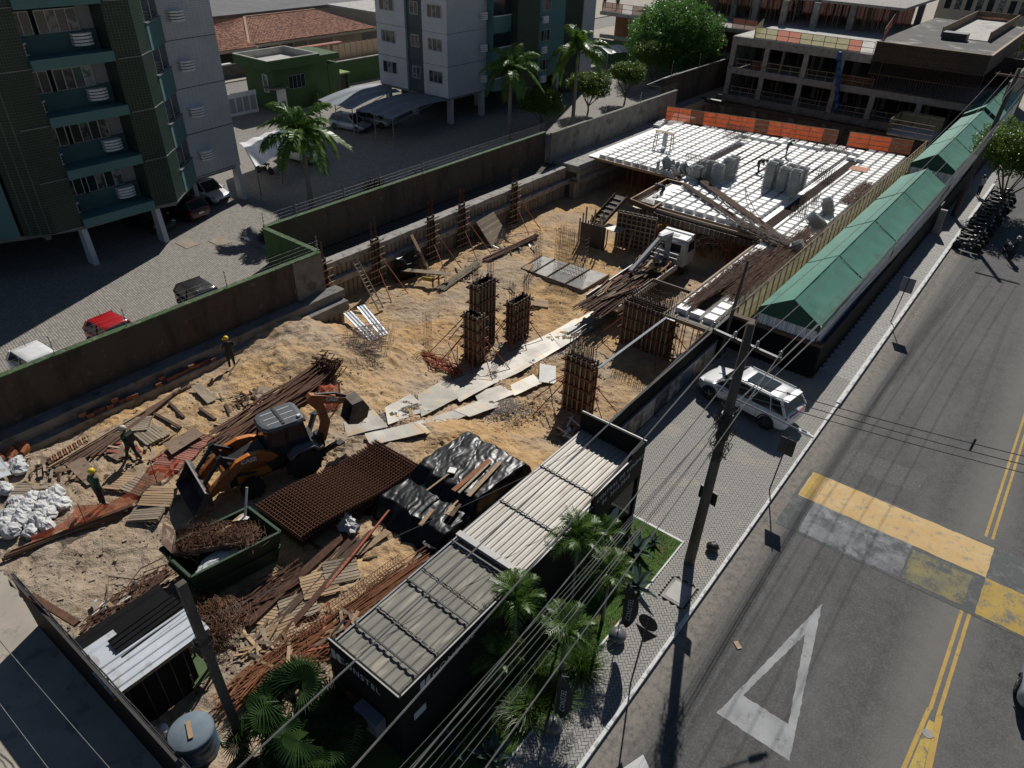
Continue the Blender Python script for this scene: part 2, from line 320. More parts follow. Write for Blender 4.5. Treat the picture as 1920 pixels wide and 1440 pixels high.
PLYD = M('dark film plywood', (0.06, 0.045, 0.04), (0.035, 0.028, 0.026), 2, 0.6, var=0.2)
PLASW = M('white polypropylene', (0.84, 0.84, 0.82), (0.76, 0.76, 0.74), 1.5, 0.5, c3=(0.62, 0.60, 0.56), ns3=1.2, var=0.05)
PLASG = M('grey polypropylene', (0.50, 0.51, 0.49), (0.42, 0.43, 0.42), 2, 0.5, var=0.08)
SHEETM = M('dusty steel plate', (0.40, 0.375, 0.33), (0.29, 0.27, 0.235), 1.4, 0.55, metal=0.25, c3=(0.43, 0.32, 0.2), ns3=1.3, var=0.12, bp=0.15, bs=4)
ZINC = M('zinc sheet', (0.66, 0.69, 0.72), (0.52, 0.55, 0.58), 1.2, 0.42, metal=0.25, c3=(0.42, 0.41, 0.38), ns3=2, bp=0.1)
ROOFM = M('weathered sheet roofing', (0.25, 0.24, 0.205), (0.165, 0.158, 0.135), 1.3, 0.75, metal=0.1, c3=(0.34, 0.31, 0.25), ns3=1.1, stretch=(2.2, 0.5, 1), spec=0.3, bp=0.2)
ROOFL = M('pale sun glare roofing', (0.47, 0.44, 0.39), (0.33, 0.31, 0.27), 1.5, 0.6, metal=0.2, c3=(0.33, 0.29, 0.245), ns3=1.3, stretch=(2.5, 0.4, 1))  # paler far sheets; sun glare is partly in this colour
BLACKC = M('black container paint', (0.018, 0.017, 0.016), (0.011, 0.0105, 0.01), 1.2, 0.7, spec=0.12)
BLACKH = M('black hoarding sheet', (0.010, 0.010, 0.011), (0.006, 0.006, 0.007), 1.2, 0.7, spec=0.1)
BLKTARP = M('black plastic film', (0.014, 0.015, 0.017), (0.009, 0.01, 0.011), 2, 0.34, spec=0.22, bp=0.35, bs=4)
NETO = mat_net('orange safety netting', (0.75, 0.16, 0.06), open_=0.22)
NETY = mat_net('yellowed debris netting', (0.55, 0.50, 0.27), open_=0.15)
CLAMP = M('clamp timber', (.19, .075, .045), (.1, .045, .03), 5, .8, var=.3)
NETD = mat_net('dark rust netting', (0.22, 0.085, 0.05), open_=0.3)
NETG = mat_net('torn orange mesh', (0.68, 0.16, 0.08), open_=0.3)
TENTG = M('green canvas', (0.068, 0.225, 0.16), (0.06, 0.195, 0.14), 0.5, 0.6, c3=(0.05, 0.17, 0.12), ns3=0.7)
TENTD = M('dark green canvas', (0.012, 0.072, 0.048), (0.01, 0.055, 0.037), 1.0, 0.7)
CURT = M('white tent curtain', (0.66, 0.68, 0.69), (0.58, 0.6, 0.61), 1.0, 0.5)
TILEG = mat_grid('dark green mosaic tile', (0.022, 0.045, 0.032), (0.10, 0.13, 0.10), 0.15, 0.15, 0.011, 0.0, 0.3, 0.6, c2=(0.018, 0.035, 0.024), rough=0.35, axis='wall')
TEAL = M('teal render', (0.085, 0.19, 0.19), (0.07, 0.16, 0.16), 0.8, 0.7)
TEALT = mat_grid('teal tile band', (0.11, 0.24, 0.23), (0.07, 0.15, 0.15), 0.11, 0.11, 0.008, 0.0, 0.2, 0.6, c2=(0.10, 0.22, 0.215), rough=0.4, axis='wall')
TILEW = mat_grid('white facade tile', (0.56, 0.57, 0.60), (0.30, 0.31, 0.34), 0.36, 0.14, 0.01, 0.0, 0.25, 0.5, c2=(0.53, 0.54, 0.57), rough=0.4, axis='wall')
TILEWY = mat_grid('white facade tile y', (0.56, 0.57, 0.60), (0.36, 0.37, 0.40), 0.3, 0.105, 0.008, 0.0, 0.25, 0.5, c2=(0.53, 0.54, 0.57), rough=0.4, axis='wall')
ALU = M('window aluminium', (0.42, 0.43, 0.42), (0.36, 0.37, 0.36), 3, 0.45, metal=0.4)
GLS = mat_glass(); GLSC = M('curtained glass', (0.16, 0.17, 0.18), (0.04, 0.045, 0.05), 2.5, 0.15, var=0.5, hard=True)
ROOFT = M('clay roof tile', (0.42, 0.20, 0.13), (0.2, 0.085, 0.055), 2.6, 0.9, hard=True, c3=(0.09, 0.07, 0.06), ns3=2.2, var=0.12)
CREAM = M('cream wall', (0.42, 0.38, 0.31), (0.33, 0.30, 0.25), 1.0, 0.85)
STONE = mat_grid('rubble stone facing', (0.16, 0.15, 0.14), (0.06, 0.055, 0.05), 0.35, 0.22, 0.03, 0.5, 0.9, 1.2, axis='wall')
TRUNK = M('palm trunk', (0.25, 0.22, 0.18), (0.16, 0.14, 0.115), 3, 0.9, bp=0.6, bs=9, stretch=(1, 1, 5))
BARK = M('tree bark', (0.15, 0.12, 0.09), (0.09, 0.07, 0.055), 5, 0.95, bp=0.6)
GSHAFT = M('green crown shaft', (0.16, 0.26, 0.07), (0.11, 0.2, 0.05), 3, 0.6)
PALML = leafmat('palm leaf', (0.06, 0.14, 0.018), (0.14, 0.25, 0.04), (0.28, 0.33, 0.1))
PALMD = leafmat('garden palm leaf', (0.045, 0.10, 0.015), (0.10, 0.19, 0.03), (0.2, 0.24, 0.05))
FANL = leafmat('fan palm leaf', (0.022, 0.055, 0.014), (0.05, 0.10, 0.024))
TREEL = leafmat('tree leaf', (0.06, 0.115, 0.014), (0.14, 0.215, 0.03))
TREEB = leafmat('feathery tree leaf', (0.06, 0.15, 0.03), (0.13, 0.27, 0.055))
AGAVE = leafmat('agave leaf', (0.06, 0.10, 0.085), (0.12, 0.175, 0.15))
DRY = leafmat('dry red grass', (0.13, 0.06, 0.035), (0.26, 0.17, 0.09))
RUBBER = M('tyre rubber', (0.02, 0.02, 0.02), (0.013, 0.013, 0.013), 4, 0.8, bp=0.2)
CHROME = M('wheel alloy', (0.42, 0.43, 0.44), (0.32, 0.33, 0.34), 4, 0.3, metal=0.8)
BLK = M('black plastic', (0.02, 0.02, 0.021), (0.014, 0.014, 0.015), 3, 0.5)
DARKM = M('dark metal', (0.05, 0.05, 0.052), (0.03, 0.03, 0.032), 3, 0.5, metal=0.4)
GREYM = M('grey metal', (0.28, 0.29, 0.30), (0.2, 0.21, 0.22), 3, 0.5, metal=0.5)
CASEO = M('machine orange paint', (0.60, 0.20, 0.035), (0.46, 0.15, 0.03), 2.0, 0.4, c3=(0.24, 0.13, 0.07), ns3=3)
CASED = M('dusty dark orange', (0.40, 0.13, 0.035), (0.26, 0.09, 0.03), 2.0, 0.55, c3=(0.15, 0.09, 0.06), ns3=3)
SKIPG = M('dark green skip paint', (0.022, 0.07, 0.032), (0.014, 0.045, 0.022), 1.5, 0.6, c3=(0.05, 0.04, 0.025), ns3=4)
YEL = mat_worn('yellow road paint', (0.48, 0.315, 0.075), amt=0.54, sc=6)
YELC = mat_worn('worn yellow hump paint', (0.54, 0.39, 0.19), (0.22, 0.20, 0.17), 0.525, 2.6, (0.50, 0.32, 0.12))
GREYW = mat_worn('scuffed white road paint', (0.36, 0.365, 0.365), (0.15, 0.15, 0.145), 0.55, 2.5, (0.24, 0.245, 0.245))
WHTW = mat_worn('white road paint', (0.52, 0.52, 0.50), (0.2, 0.2, 0.19), 0.57, 5)
HUMPD = mat_worn('black hump paint', (0.055, 0.06, 0.062), (0.15, 0.15, 0.145), 0.5, 1.2, (0.085, 0.09, 0.09))
POLEC = M('concrete pole', (0.115, 0.10, 0.085), (0.06, 0.052, 0.045), 2.5, 0.9, bp=0.3, c3=(0.07, 0.062, 0.055), ns3=3, stretch=(1, 1, 0.3))
CABLE = M('overhead cable', (0.2, 0.195, 0.19), (0.08, 0.08, 0.08), 2, 0.6)
SKIN = M('skin', (0.20, 0.105, 0.07), (0.17, 0.09, 0.06), 5, 0.6)
BAGW = M('white woven sack', (0.56, 0.56, 0.55), (0.5, 0.5, 0.49), 3, 0.7, bp=0.8, bs=14, c3=(0.38, 0.33, 0.27), ns3=3, var=0.08)
BLUEP = M('blue plastic', (0.035, 0.09, 0.17), (0.035, 0.09, 0.15), 3, 0.5, c3=(0.18, 0.2, 0.2), ns3=3)
BLUED = M('blue debris chute', (0.02, 0.09, 0.25), (0.015, 0.07, 0.2), 3, 0.5)
ORNGB = M('orange hollow brick', (0.42, 0.14, 0.055), (0.28, 0.1, 0.045), 6, 0.9, var=0.2)
# ---------------------------------------------------------------- terrain
def sm(a, b, x):
    t = min(1.0, max(0.0, (x - a) / (b - a))); return t * t * (3 - 2 * t)
def nz(x, y, s=1.0, o=0.0): return mnoise.noise(Vector((x * s + 3.1 + o, y * s - 7.7, o)))
def terr(x, y, fine=True):
    y0 = 16.0 + 3.2 * sm(-22.5, -27, x); y1 = 25.5 + 1.0 * sm(-22, -28, x)
    t = sm(y0, y1, y); z = -3.05 * t
    if x < -28.8: z -= 0.85 * sm(-28.6, -30.3, x) * (1 - sm(14, 22, y))
    # spill of sand under the backhoe's dump side and the bank along the tarp
    z += 0.55 * math.exp(-((x + 26.3) ** 2 / 5 + (y - 18.3) ** 2 / 3.5))
    z += 0.35 * math.exp(-((x + 17.0) ** 2 / 6 + (y - 19.0) ** 2 / 1.6))
    z += 0.3 * math.exp(-((x + 28.4) ** 2 / 2.5 + (y - 38.5) ** 2 / 2.5)) + 0.35 * math.exp(-((x + 23.5) ** 2 / 1.5 + (y - 36.2) ** 2 / 0.8))
    if fine:
        a = 0.18 + 0.16 * sm(14, 18, y) * (1 - sm(26, 30, y)); z += a * nz(x, y, 0.55) + (0.07 + .1 * sm(15, 18, y) * (1 - sm(24, 27, y)) * sm(-18, -21, x)) * nz(x, y, 1.7, 4) + 0.05 * nz(x, y, 4.2, 9) + .05 * (abs(nz(x, y, 2.4, 21)) * 2 - .5)
        if 13 < y < 27 and x > -22:                       # tyre tread print of the loader, V shaped ridges
            for cx_, x1_ in ((-17.3, 0.36), (-15.2, 0.36), (-18.9, 0.28)):
                d = x - (cx_ + 0.10 * (y - 20) + 0.5 * math.sin(y * 0.35 + cx_))
                if abs(d) < x1_: z += 0.06 * math.sin((y + abs(d) * 1.2) * 2 * math.pi / 0.4) - 0.06
    return z
def T(px, py, dz=0.0):
    """photo pixel met with the terrain"""
    d = _ray(px, py); z = 0.0
    for _ in range(14):
        t = (z - CAMH) / d.z; z = 0.6 * terr(d.x * t, d.y * t, False) + 0.4 * z
    t = (z - CAMH) / d.z; return Vector((d.x * t, d.y * t, terr(d.x * t, d.y * t) + dz))
def ter_grid(x0, x1, y0, y1, st):
    nx = int((x1 - x0) / st); ny = int((y1 - y0) / st); mb = MB()
    mb.grid(lambda u, v: (x0 + (x1 - x0) * u, y0 + (y1 - y0) * v, terr(x0 + (x1 - x0) * u, y0 + (y1 - y0) * v)), nx, ny); return mb
struct('sand_ground', ter_grid(-36.0, -10.95, 2.3, 30.0, 0.08), SAND, smooth=True)
struct('pit_sand', ter_grid(-36.0, -10.95, 30.0, 47.0, 0.12), SAND, smooth=True)
struct('pit_floor', ter_grid(-36.0, -10.95, 47.0, 89.0, 0.45), SAND, smooth=True)
mb = MB()
mb.add([(-900, -300, -.02), (-39.5, -300, -.02), (-39.5, 1500, -.02), (-900, 1500, -.02)], [(0, 1, 2, 3)])
mb.add([(-39.5, 89.5, -.02), (900, 89.5, -.02), (900, 1500, -.02), (-39.5, 1500, -.02)], [(0, 1, 2, 3)])
mb.add([(-10.9, -300, -.16), (900, -300, -.16), (900, 89.5, -.16), (-10.9, 89.5, -.16)], [(0, 1, 2, 3)])
mb.add([(-39.5, -300, -.02), (-10.9, -300, -.02), (-10.9, 2.35, -.02), (-39.5, 2.35, -.02)], [(0, 1, 2, 3)])
struct('ground', mb, BEIGE)
mb = MB(); mb.add([(-76, -30, 0.0), (-37.6, -30, 0.0), (-37.6, 112, 0.0), (-76, 112, 0.0)], [(0, 1, 2, 3)]); mb.add([(-37.6, -30, 0), (-32.3, -30, 0), (-32.3, 23.4, 0), (-37.6, 23.4, 0)], [(0, 1, 2, 3)])
struct('courtyard_paving', mb, COBB)
mb = MB(); mb.add([(-83, 20, 0.004), (-76, 20, 0.004), (-76, 140, 0.004), (-83, 140, 0.004)], [(0, 1, 2, 3)]); struct('back_street', mb, STREETC)
mb = MB(); mb.bx(-84.4, -83, 20, 140, 0, 0.14); struct('back_pavement', mb, BEIGE)
mb = MB(); mb.bx(-83, -76.2, 57, 100, 0.005, 0.03); struct('street_strip', mb, M('sunlit pale driveway', (.62, .58, .52), (.5, .47, .42), 1, .9))  # pale sheet over the street, sunlight put into its colour
# road, kerb, pavements (street runs along +Y)
mb = MB(); mb.grid(lambda u, v: (-4.3 + 14.8 * u, -60 + 460 * v, -0.13), 2, 6); struct('road', mb, ASPH)
mb = MB(); mb.bx(10.5, 10.75, -60, 300, -0.15, 0.02); struct('far_kerb', mb, KERB)
mb = MB(); mb.bx(10.75, 16, -60, 300, -0.15, 0.0); struct('far_pavement', mb, CONC)
kr = struct('kerb', MB().bx(-4.42, -4.41, 5, 5.01, -0.14, -0.1), KERB)
ks = MB(); ks.box((0, 0, -0.07), (0.115, 0.985, 0.18)); ksm = ks.mesh('kerb_stone', KERB); kl = MB(); kl.box((0, 0, -0.045), (0.2, 0.985, 0.22)); klm = kl.mesh('kerb_stone_wide', KERB)
for k in range(70):
    y = 5.5 + k; place('kerb_stone', klm if y > 32 else ksm, kr, (-4.385, y, 0.004 * math.sin(k * 3.3)))
# pavement of herringbone pavers: the nearest are parts, the rest joined
pv = struct('pavement', MB().add([(-10.88, 19.0, -0.05), (-4.47, 19.0, -0.05), (-4.47, 33.4, -0.05), (-10.88, 33.4, -0.05), (-6.2, 33.4, -0.05), (-4.47, 110, -0.05), (-6.2, 110, -0.05), (-6.05, -4, -0.05), (-4.47, -4, -0.05), (-6.05, 19, -0.05)], [(0, 1, 2, 3), (4, 2, 5, 6), (7, 8, 1, 9)]), JOINT)
PW, PL = 0.10, 0.20
one = MB(); one.box((0, 0, -0.03), (PL - 0.014, PW - 0.014, 0.06)); onem = one.mesh('paver', PAVER)
rest = MB(); near = []
def in_pave(x, y):
    e = 0.04
    if y < 18.95: return -6.02 + 0.0 < x < -4.5
    if y < 33.3: return -10.8 < x < -4.5
    return -6.15 < x < -4.5
s2 = math.sqrt(0.5)
# 45 degree herringbone laid over the whole walk
cells = []
for ii in range(-10, 520):
    for jj in range(-300, 320):
        k = (ii - jj) % 4
        if k == 0: cx_, cy_, hor = ii + 1.0, jj + 0.5, True
        elif k == 3: cx_, cy_, hor = ii + 0.5, jj + 1.0, False
        else: continue
        X = (cx_ - 0) * PW; Y = cy_ * PW
        x = -10.9 + (X - Y) * s2 - 8.0 * 0; y = 0.0 + (X + Y) * s2
        if y > 34.5 or not in_pave(x, y): continue
        if -5.55 < x < -4.6 and 16.15 < y < 17.3: continue
        cells.append((x, y, R(45) if hor else R(135)))
cells.sort(key=lambda c: (c[1] - 8) ** 2 * 0.5 + (c[0] + 5.3) ** 2 * 2 if c[1] > 8.6 else 1e6)
for n_, (x, y, a) in enumerate(cells):
    dz = rng.uniform(-0.004, 0.004)
    if n_ < 300: place('paver', onem, pv, (x, y, dz), (rng.uniform(-.012, .012), rng.uniform(-.012, .012), a))
    else: rest.box((x, y, -0.03 + dz), (PL - 0.014, PW - 0.014, 0.06), a)
part('far_pavers', rest, M('grey paver field', (0.34, 0.325, 0.30), (0.26, 0.25, 0.23), 9.0, 0.9, bp=0.3, bs=40, c3=(0.36, 0.325, 0.275), ns3=0.7), pv, stuff=True)
rest = MB()
for k in range(0, 240):
    y = 34.6 + k * 0.3
    for j in range(8): rest.box((-6.05 + 0.21 * j + (0.1 if k % 2 else 0), y, -0.03 + rng.uniform(-.004, .004)), (0.2, 0.285, 0.06))
part('distant_pavers', rest, PAVER, pv, stuff=True)
mb = MB(); mb.bx(-5.5, -4.65, 16.2, 17.25, -0.04, 0.012); part('hatch_frame', mb, CONC, pv)
mb = MB(); mb.bx(-5.4, -4.75, 16.3, 17.15, 0.012, 0.022); part('hatch_lid', mb, CONCL, pv)
# lawn strip in front of the sales container, with its kerb line
lawn = struct('lawn_bed', MB().grid(lambda u, v: (-11.0 + 4.95 * u, -4 + 22.9 * v, 0.012 + 0.02 * nz(u * 40, v * 60)), 20, 90), GRASS)
bl = MB(); n = 46000
X = rng.uniform(-8.3, -6.08, n); Y = rng.uniform(4, 18.85, n); H_ = rng.uniform(0.02, 0.055, n); A = rng.uniform(0, 6.28, n); LX = rng.normal(0, 0.012, n)
V = np.empty((n, 3, 3)); V[:, 0] = np.stack([X - np.cos(A) * .008, Y - np.sin(A) * .008, np.full(n, .015)], 1); V[:, 1] = np.stack([X + np.cos(A) * .008, Y + np.sin(A) * .008, np.full(n, .015)], 1); V[:, 2] = np.stack([X + LX, Y + rng.normal(0, .012, n), H_ + .015], 1)
bl.v = V.reshape(-1, 3).tolist(); bl.f = [(3 * i, 3 * i + 1, 3 * i + 2) for i in range(n)]; bl.mi = [0] * n
o = struct('grass', bl, leafmat('grass blade', (0.05, 0.11, 0.012), (0.10, 0.18, 0.02), (0.19, 0.16, 0.06)), kind='stuff')
mb = MB(); mb.bx(-8.4, -6.0, 18.9, 19.0, -0.05, 0.03); mb.bx(-6.06, -6.0, -4, 18.9, -0.05, 0.022); struct('lawn_edging', mb, KERB)
# road markings
z0 = -0.126
mk = MB()
P0, P1, P2 = Vector((-0.98, 19.65, z0)), Vector((-2.1, 13.5, z0)), Vector((0.14, 13.5, z0))
i0_, i1_, i2_ = Vector((-1.0, 18.0, z0)), Vector((-1.72, 14.55, z0)), Vector((-0.28, 14.55, z0))
for (a, b, c, d) in ((P0, P1, i1_, i0_), (P1, P2, i2_, i1_), (P2, P0, i0_, i2_)):
    def tf(u, v, a=a, b=b, c=c, d=d): q = a.lerp(b, u).lerp(d.lerp(c, u), v); j = .03 if v in (0, 1) else 0; return (q.x + j * nz(q.x * 5, q.y * 5), q.y + j * nz(q.x * 6, q.y * 6, 1, 4), q.z)
    mk.grid(tf, 60, 2)
mk.add([tuple(v) for v in ((-1.42, 14.0, z0 + .002), (-1.3, 14.06, z0 + .002), (-1.24, 13.92, z0 + .002), (-1.37, 13.86, z0 + .002))], [])
struct('give_way_triangle', mk, GREYW)
mk = MB()
def ln(x0, x1, y0, y1, ww): mk.add([(x0 - ww, y0, z0), (x0 + ww, y0, z0), (x1 + ww, y1, z0), (x1 - ww, y1, z0)], [(0, 1, 2, 3)])
for x in (2.93, 3.17): ln(x, x, 27.0, 140, 0.05)
ln(2.93, 2.93, 17.8, 22.5, 0.055); ln(3.17, 3.17, 17.8, 22.5, 0.055); ln(2.9, 2.6, 17.8, 12.5, 0.06); ln(3.2, 3.5, 17.8, 12.5, 0.09)
struct('centre_lines', mk, YEL)
mk = MB(); mk.add([(2.98, 17.4, z0 + .003), (3.14, 17.4, z0 + .003), (3.35, 12.5, z0 + .003), (2.7, 12.5, z0 + .003)], [(0, 1, 2, 3)]); struct('centre_taper', mk, mat_worn('worn yellow taper', (0.5, 0.36, 0.08), amt=0.5, sc=4))
mk = MB(); mk.prism([(3.05 + .16 * math.cos(k), 16.9 + .16 * math.sin(k)) for k in np.linspace(0, 6.28, 10)[:-1]], -0.14, -0.11); struct('road_stud', mk, CONC)
mk = MB(); mk.add([(-3.2, 11.0, z0), (-3.45, 10.3, z0), (-1.0, 8.6, z0), (-0.7, 9.3, z0)], [(0, 1, 2, 3)]); struct('stop_line', mk, WHTW)
# speed hump across the road, slightly skewed
def hump(u, v, x0=-3.75, x1=10.4):
    x = x0 + (x1 - x0) * u; y = 22.45 + (v * 4.1) + 0.02 * x; return (x, y, -0.122 + 0.085 * math.sin(math.pi * v))
hb = MB(); hb.grid(hump, 60, 10); struct('speed_hump', hb, HUMPD)
def hpatch(x0, x1, v0, v1, jag=0.0, dz=0.004):
    m_ = MB(); m_.grid(lambda u, v: (lambda p: (p[0] + jag * nz(u * 6, v * 9, 2.0), p[1] + jag * nz(u * 9, v * 4, 2.0, 5), p[2] + dz))(hump((x0 + (x1 - x0) * u + 3.75) / 14.15, v0 + (v1 - v0) * v)), 40, 6); return m_
struct('hump_yellow_band', hpatch(-3.6, 3.3, 0.5, 0.97, 0.04), YELC)
struct('hump_yellow_block', hpatch(3.3, 6.2, 0.03, 0.5, 0.03), mat_worn('yellow hump block', (0.44, 0.30, 0.07), (0.14, 0.14, 0.13), 0.5, 2))
struct('hump_worn_chalk', hpatch(-2.9, 0.8, 0.03, 0.5, 0.06), mat_worn('chalky hump scuff', (0.27, 0.275, 0.28), (0.075, 0.08, 0.082), 0.47, .9, (.13, .135, .14)))
struct('hump_faded_yellow', hpatch(0.9, 2.9, 0.05, 0.45, 0.06), mat_worn('faded hump yellow', (0.25, 0.215, 0.08), (0.075, 0.08, 0.082), 0.47, 1.1, (.15, .14, .1)))
struct('hump_yellow_edge', hpatch(-3.55, -3.1, 0.52, 0.97, 0.0, 0.008), YEL)
struct('tar_repair', MB().add([(-2.9, 27.6, z0 - .002), (0.2, 27.9, z0 - .002), (0.3, 29.4, z0 - .002), (-2.7, 29.1, z0 - .002)], [(0, 1, 2, 3)]), M('patched asphalt', (0.115, 0.113, 0.108), (0.07, 0.069, 0.066), 8, 0.9, c3=(0.16, 0.155, 0.15), ns3=12))
# ---------------------------------------------------------------- boundary walls and piled retaining wall
def wallseg(label, x0, x1, y0, y1, z0, z1, mat, capmat=GREENC, capw=0.34, group=None):
    t = thing('boundary_wall', label, 'wall', ((x0 + x1) / 2, (y0 + y1) / 2, z0), group=group)
    part('wall_face', MB().bx(x0, x1, y0, y1, z0, z1), mat, t, True)
    w = (capw - 0.2) / 2; cp = MB()
    if abs(x1 - x0) < abs(y1 - y0):
        n = max(1, int((y1 - y0) / 1.5))
        for k in range(n): 
            a, b = y0 + (y1 - y0) * k / n, y0 + (y1 - y0) * (k + 1) / n
            cp.box(((x0 + x1) / 2 + rng.uniform(-.01, .01), (a + b) / 2, z1 + 0.035), (abs(x1 - x0) + 2 * w, b - a - 0.012, 0.07))
    else: cp.bx(x0, x1, y0 - w, y1 + w, z1, z1 + 0.07)
    part('coping', cp, capmat, t, True); return t
w1 = wallseg('dark stained brick boundary wall with mossy coping, nearest stretch in front of the parked cars', -32.35, -32.15, -8, 23.4, 0.0, 2.4, BRICKW)
part('render_patch', MB().bx(-32.15, -32.10, 21.4, 23.4, 0.0, 2.38), RENDERW, w1, True)
w2 = wallseg('short green painted return wall at the corner of the paved yard', -37.55, -32.36, 23.3, 23.5, 0.0, 2.4, GREENP, GREENC)
w3 = wallseg('long middle stretch of brick boundary wall below the tall palm with the red shrubs', -37.75, -37.55, 23.5, 53.1, -0.3, 2.4, BRICKW)
w4 = wallseg('grey rendered stretch of boundary wall behind the row of small trees', -37.1, -36.9, 53.1, 77.0, -0.3, 2.4, RENDERW, M('grey coping', (0.2, 0.2, 0.17), (0.12, 0.13, 0.09), 3, 0.9))
w5 = wallseg('far brick boundary wall reaching the unfinished concrete building', -39.0, -38.8, 77.0, 104, -0.3, 3.3, BRICKW, M('thin coping', (0.25, 0.24, 0.22), (0.2, 0.19, 0.17), 3, 0.9), 0.26)
part('gate_bar', MB().tube((-38.9, 73.5, 3.2), (-38.9, 80.5, 3.45), 0.035).tube((-38.9, 73.5, 3.2), (-38.9, 77.0, 2.4), 0.03), GREYM, w5, True)
# electric fence posts on the coping: each a thing
ep = MB(); ep.tube((0, 0, 0), (0, 0, 0.95), 0.02); ep_in = MB()
for k in range(4): ep_in.tube((0, 0, 0.2 + k * 0.22), (0.07, 0, 0.2 + k * 0.22), 0.02, 5)
pt = thing('fence_post', 'thin electric fence post on the green coping above the white car', 'post', (-32.2, 8.6, 2.47), group='electric fence posts on the boundary wall')
part('rod', ep, GREYM, pt); part('insulator', ep_in, BLK, pt); freeze(pt)
for n_, (x, y, z, l) in enumerate([(-32.2, 11.9, 2.47, 'thin electric fence post on the green coping above the red car'), (-32.2, 17.3, 2.47, 'thin electric fence post on the coping just right of the grey car'),
    (-32.25, 23.3, 2.47, 'thin electric fence post on the near corner of the green return wall'), (-37.5, 23.4, 2.47, 'thin electric fence post on the yard corner of the green return wall'),
    (-37.65, 26, 2.47, 'electric fence post beside the potted bush'), (-37.65, 30.0, 2.47, 'electric fence post left of the near palm trunk'), (-37.65, 33.3, 2.47, 'electric fence post right of the near palm trunk'),
    (-37.65, 37.6, 2.47, 'electric fence post before the tarpaulin covered car'), (-37.65, 43.0, 2.47, 'electric fence post beyond the tarpaulin covered car'), (-37.65, 47.2, 2.47, 'electric fence post left of the second palm'),
    (-37.0, 55.5, 2.47, 'electric fence post just past the wall jog'), (-37.0, 62.2, 2.47, 'electric fence post between the small trees'), (-37.0, 69.0, 2.47, 'electric fence post below the third small tree'), (-38.9, 79.0, 3.37, 'tall electric fence post at the start of the far wall'), (-38.9, 86, 3.37, 'electric fence post midway on the far wall'), (-38.9, 93, 3.37, 'electric fence post nearest the concrete building')]):
    dup(pt, (x, y, z), 0.3 * n_, l, sc=(1, 1, 1.0 + (0.6 if n_ > 12 else 0)))
mb = MB()
for ys in ((-6, 23.3, -32.2), (23.5, 53, -37.65), (53.2, 77, -37.0)):
    for k in range(3): mb.tube((ys[2] + .07, ys[0], 2.75 + k * .22), (ys[2] + .07, ys[1], 2.75 + k * .22), 0.0022, 3)
solo('fence_wire', mb, GREYM, 'thin electric fence wires strung between the posts along the boundary wall', 'wire')

def pilewall(label, x, y0, y1, zt, zb, along='y', r=0.2, pitch=0.41, group=None, skip=None):
    t = thing('pile_wall', label, 'retaining wall', (x, y0, zb), group=group); pm = MB(); n = 10
    prof = [(r * math.cos(a), r * math.sin(a)) for a in np.linspace(0, 2 * math.pi, n + 1)[:-1]]
    H_ = zt - zb; vs = []; 
    for k in range(4):
        z = H_ * k / 3
        for (a, b) in prof: vs.append((a * (1 + .06 * math.sin(k * 2.1 + a * 9)), b * (1 + .06 * math.cos(k * 1.7 + b * 9)), z))
    pm.add(vs, [(k * n + i, k * n + (i + 1) % n, (k + 1) * n + (i + 1) % n, (k + 1) * n + i) for k in range(3) for i in range(n)])
    me = pm.mesh('pile', PILE, True); k = 0; p = y0 + pitch / 2
    while p < y1:
        loc = (rng.uniform(-.02, .02), p - y0, 0)
        place('pile', me, t, loc, (0, 0, rng.uniform(0, 6.28)), (1, 1, 1)); p += pitch
    return t
pilewall('sunlit row of round concrete piles under the near cap beam by the sand slope', -31.1, 15.5, 23.7, -1.1, -3.6)
pw = pilewall('short return row of concrete piles behind the zinc sheets', -31.1, 0, 4.2, -1.1, -3.7); pw.location = (-31.3, 23.8, -3.7); pw.rotation_euler = (0, 0, R(90))
pilewall('long shaded row of concrete piles behind the propped wall columns', -35.5, 24.0, 53.6, -.6, -4.0)
pw = pilewall('short row of piles turning the jog of the retaining wall', 0, 0, 1.0, -1.5, -4.0); pw.location = (-34.2, 53.7, -4.0); pw.rotation_euler = (0, 0, R(90))
pilewall('piles behind the white waffle slab edge', -34.4, 53.9, 77.2, -0.6, -4.0)
pilewall('far piles beyond the orange net fence', -38.0, 77.5, 89.5, -0.4, -5.0, pitch=0.5, r=0.24)
def capb(label, segs, mats=CONC):
    t = thing('cap_beam', label, 'beam', (segs[0][0], segs[0][2], segs[0][4])); 
    for (x0, x1, y0, y1, z0_, z1_, m_) in segs:
        mb = MB(); n = max(1, int((y1 - y0) / 0.5))
        if x1 - x0 < y1 - y0:
            def f(u, v, x0=x0, x1=x1, y0=y0, y1=y1, z0_=z0_, z1_=z1_):
                pr = [(x0, z0_), (x0, z1_), ((x0 + x1) / 2, z1_ + .01), (x1 - .02, z1_), (x1, z1_ - .03), (x1, z0_)]
                k = min(5, int(round(v * 5))); p = pr[k]; y = y0 + (y1 - y0) * u; return (p[0] + (0.03 * nz(y, k, 1.3) if k > 2 else 0), y, p[1] + 0.025 * nz(y, k, 0.9, 3))
            mb.grid(f, n, 5); mb.bx(x0 + .01, x1 - .03, y0, y1, z0_, z1_ - .03)
        else: mb.bx(x0, x1, y0, y1, z0_, z1_)
        part('beam_section', mb, m_, t, True)
    return t
capb('stepped concrete cap beams under the nearest brick wall', [(-32.2, -31.35, -8, 24.2, -0.5, 0.02, CONCD), (-31.9, -30.85, -8, 24.0, -1.12, -0.5, CONCD)])  # dark stained concrete, with the ledge's deep shade also in the colour
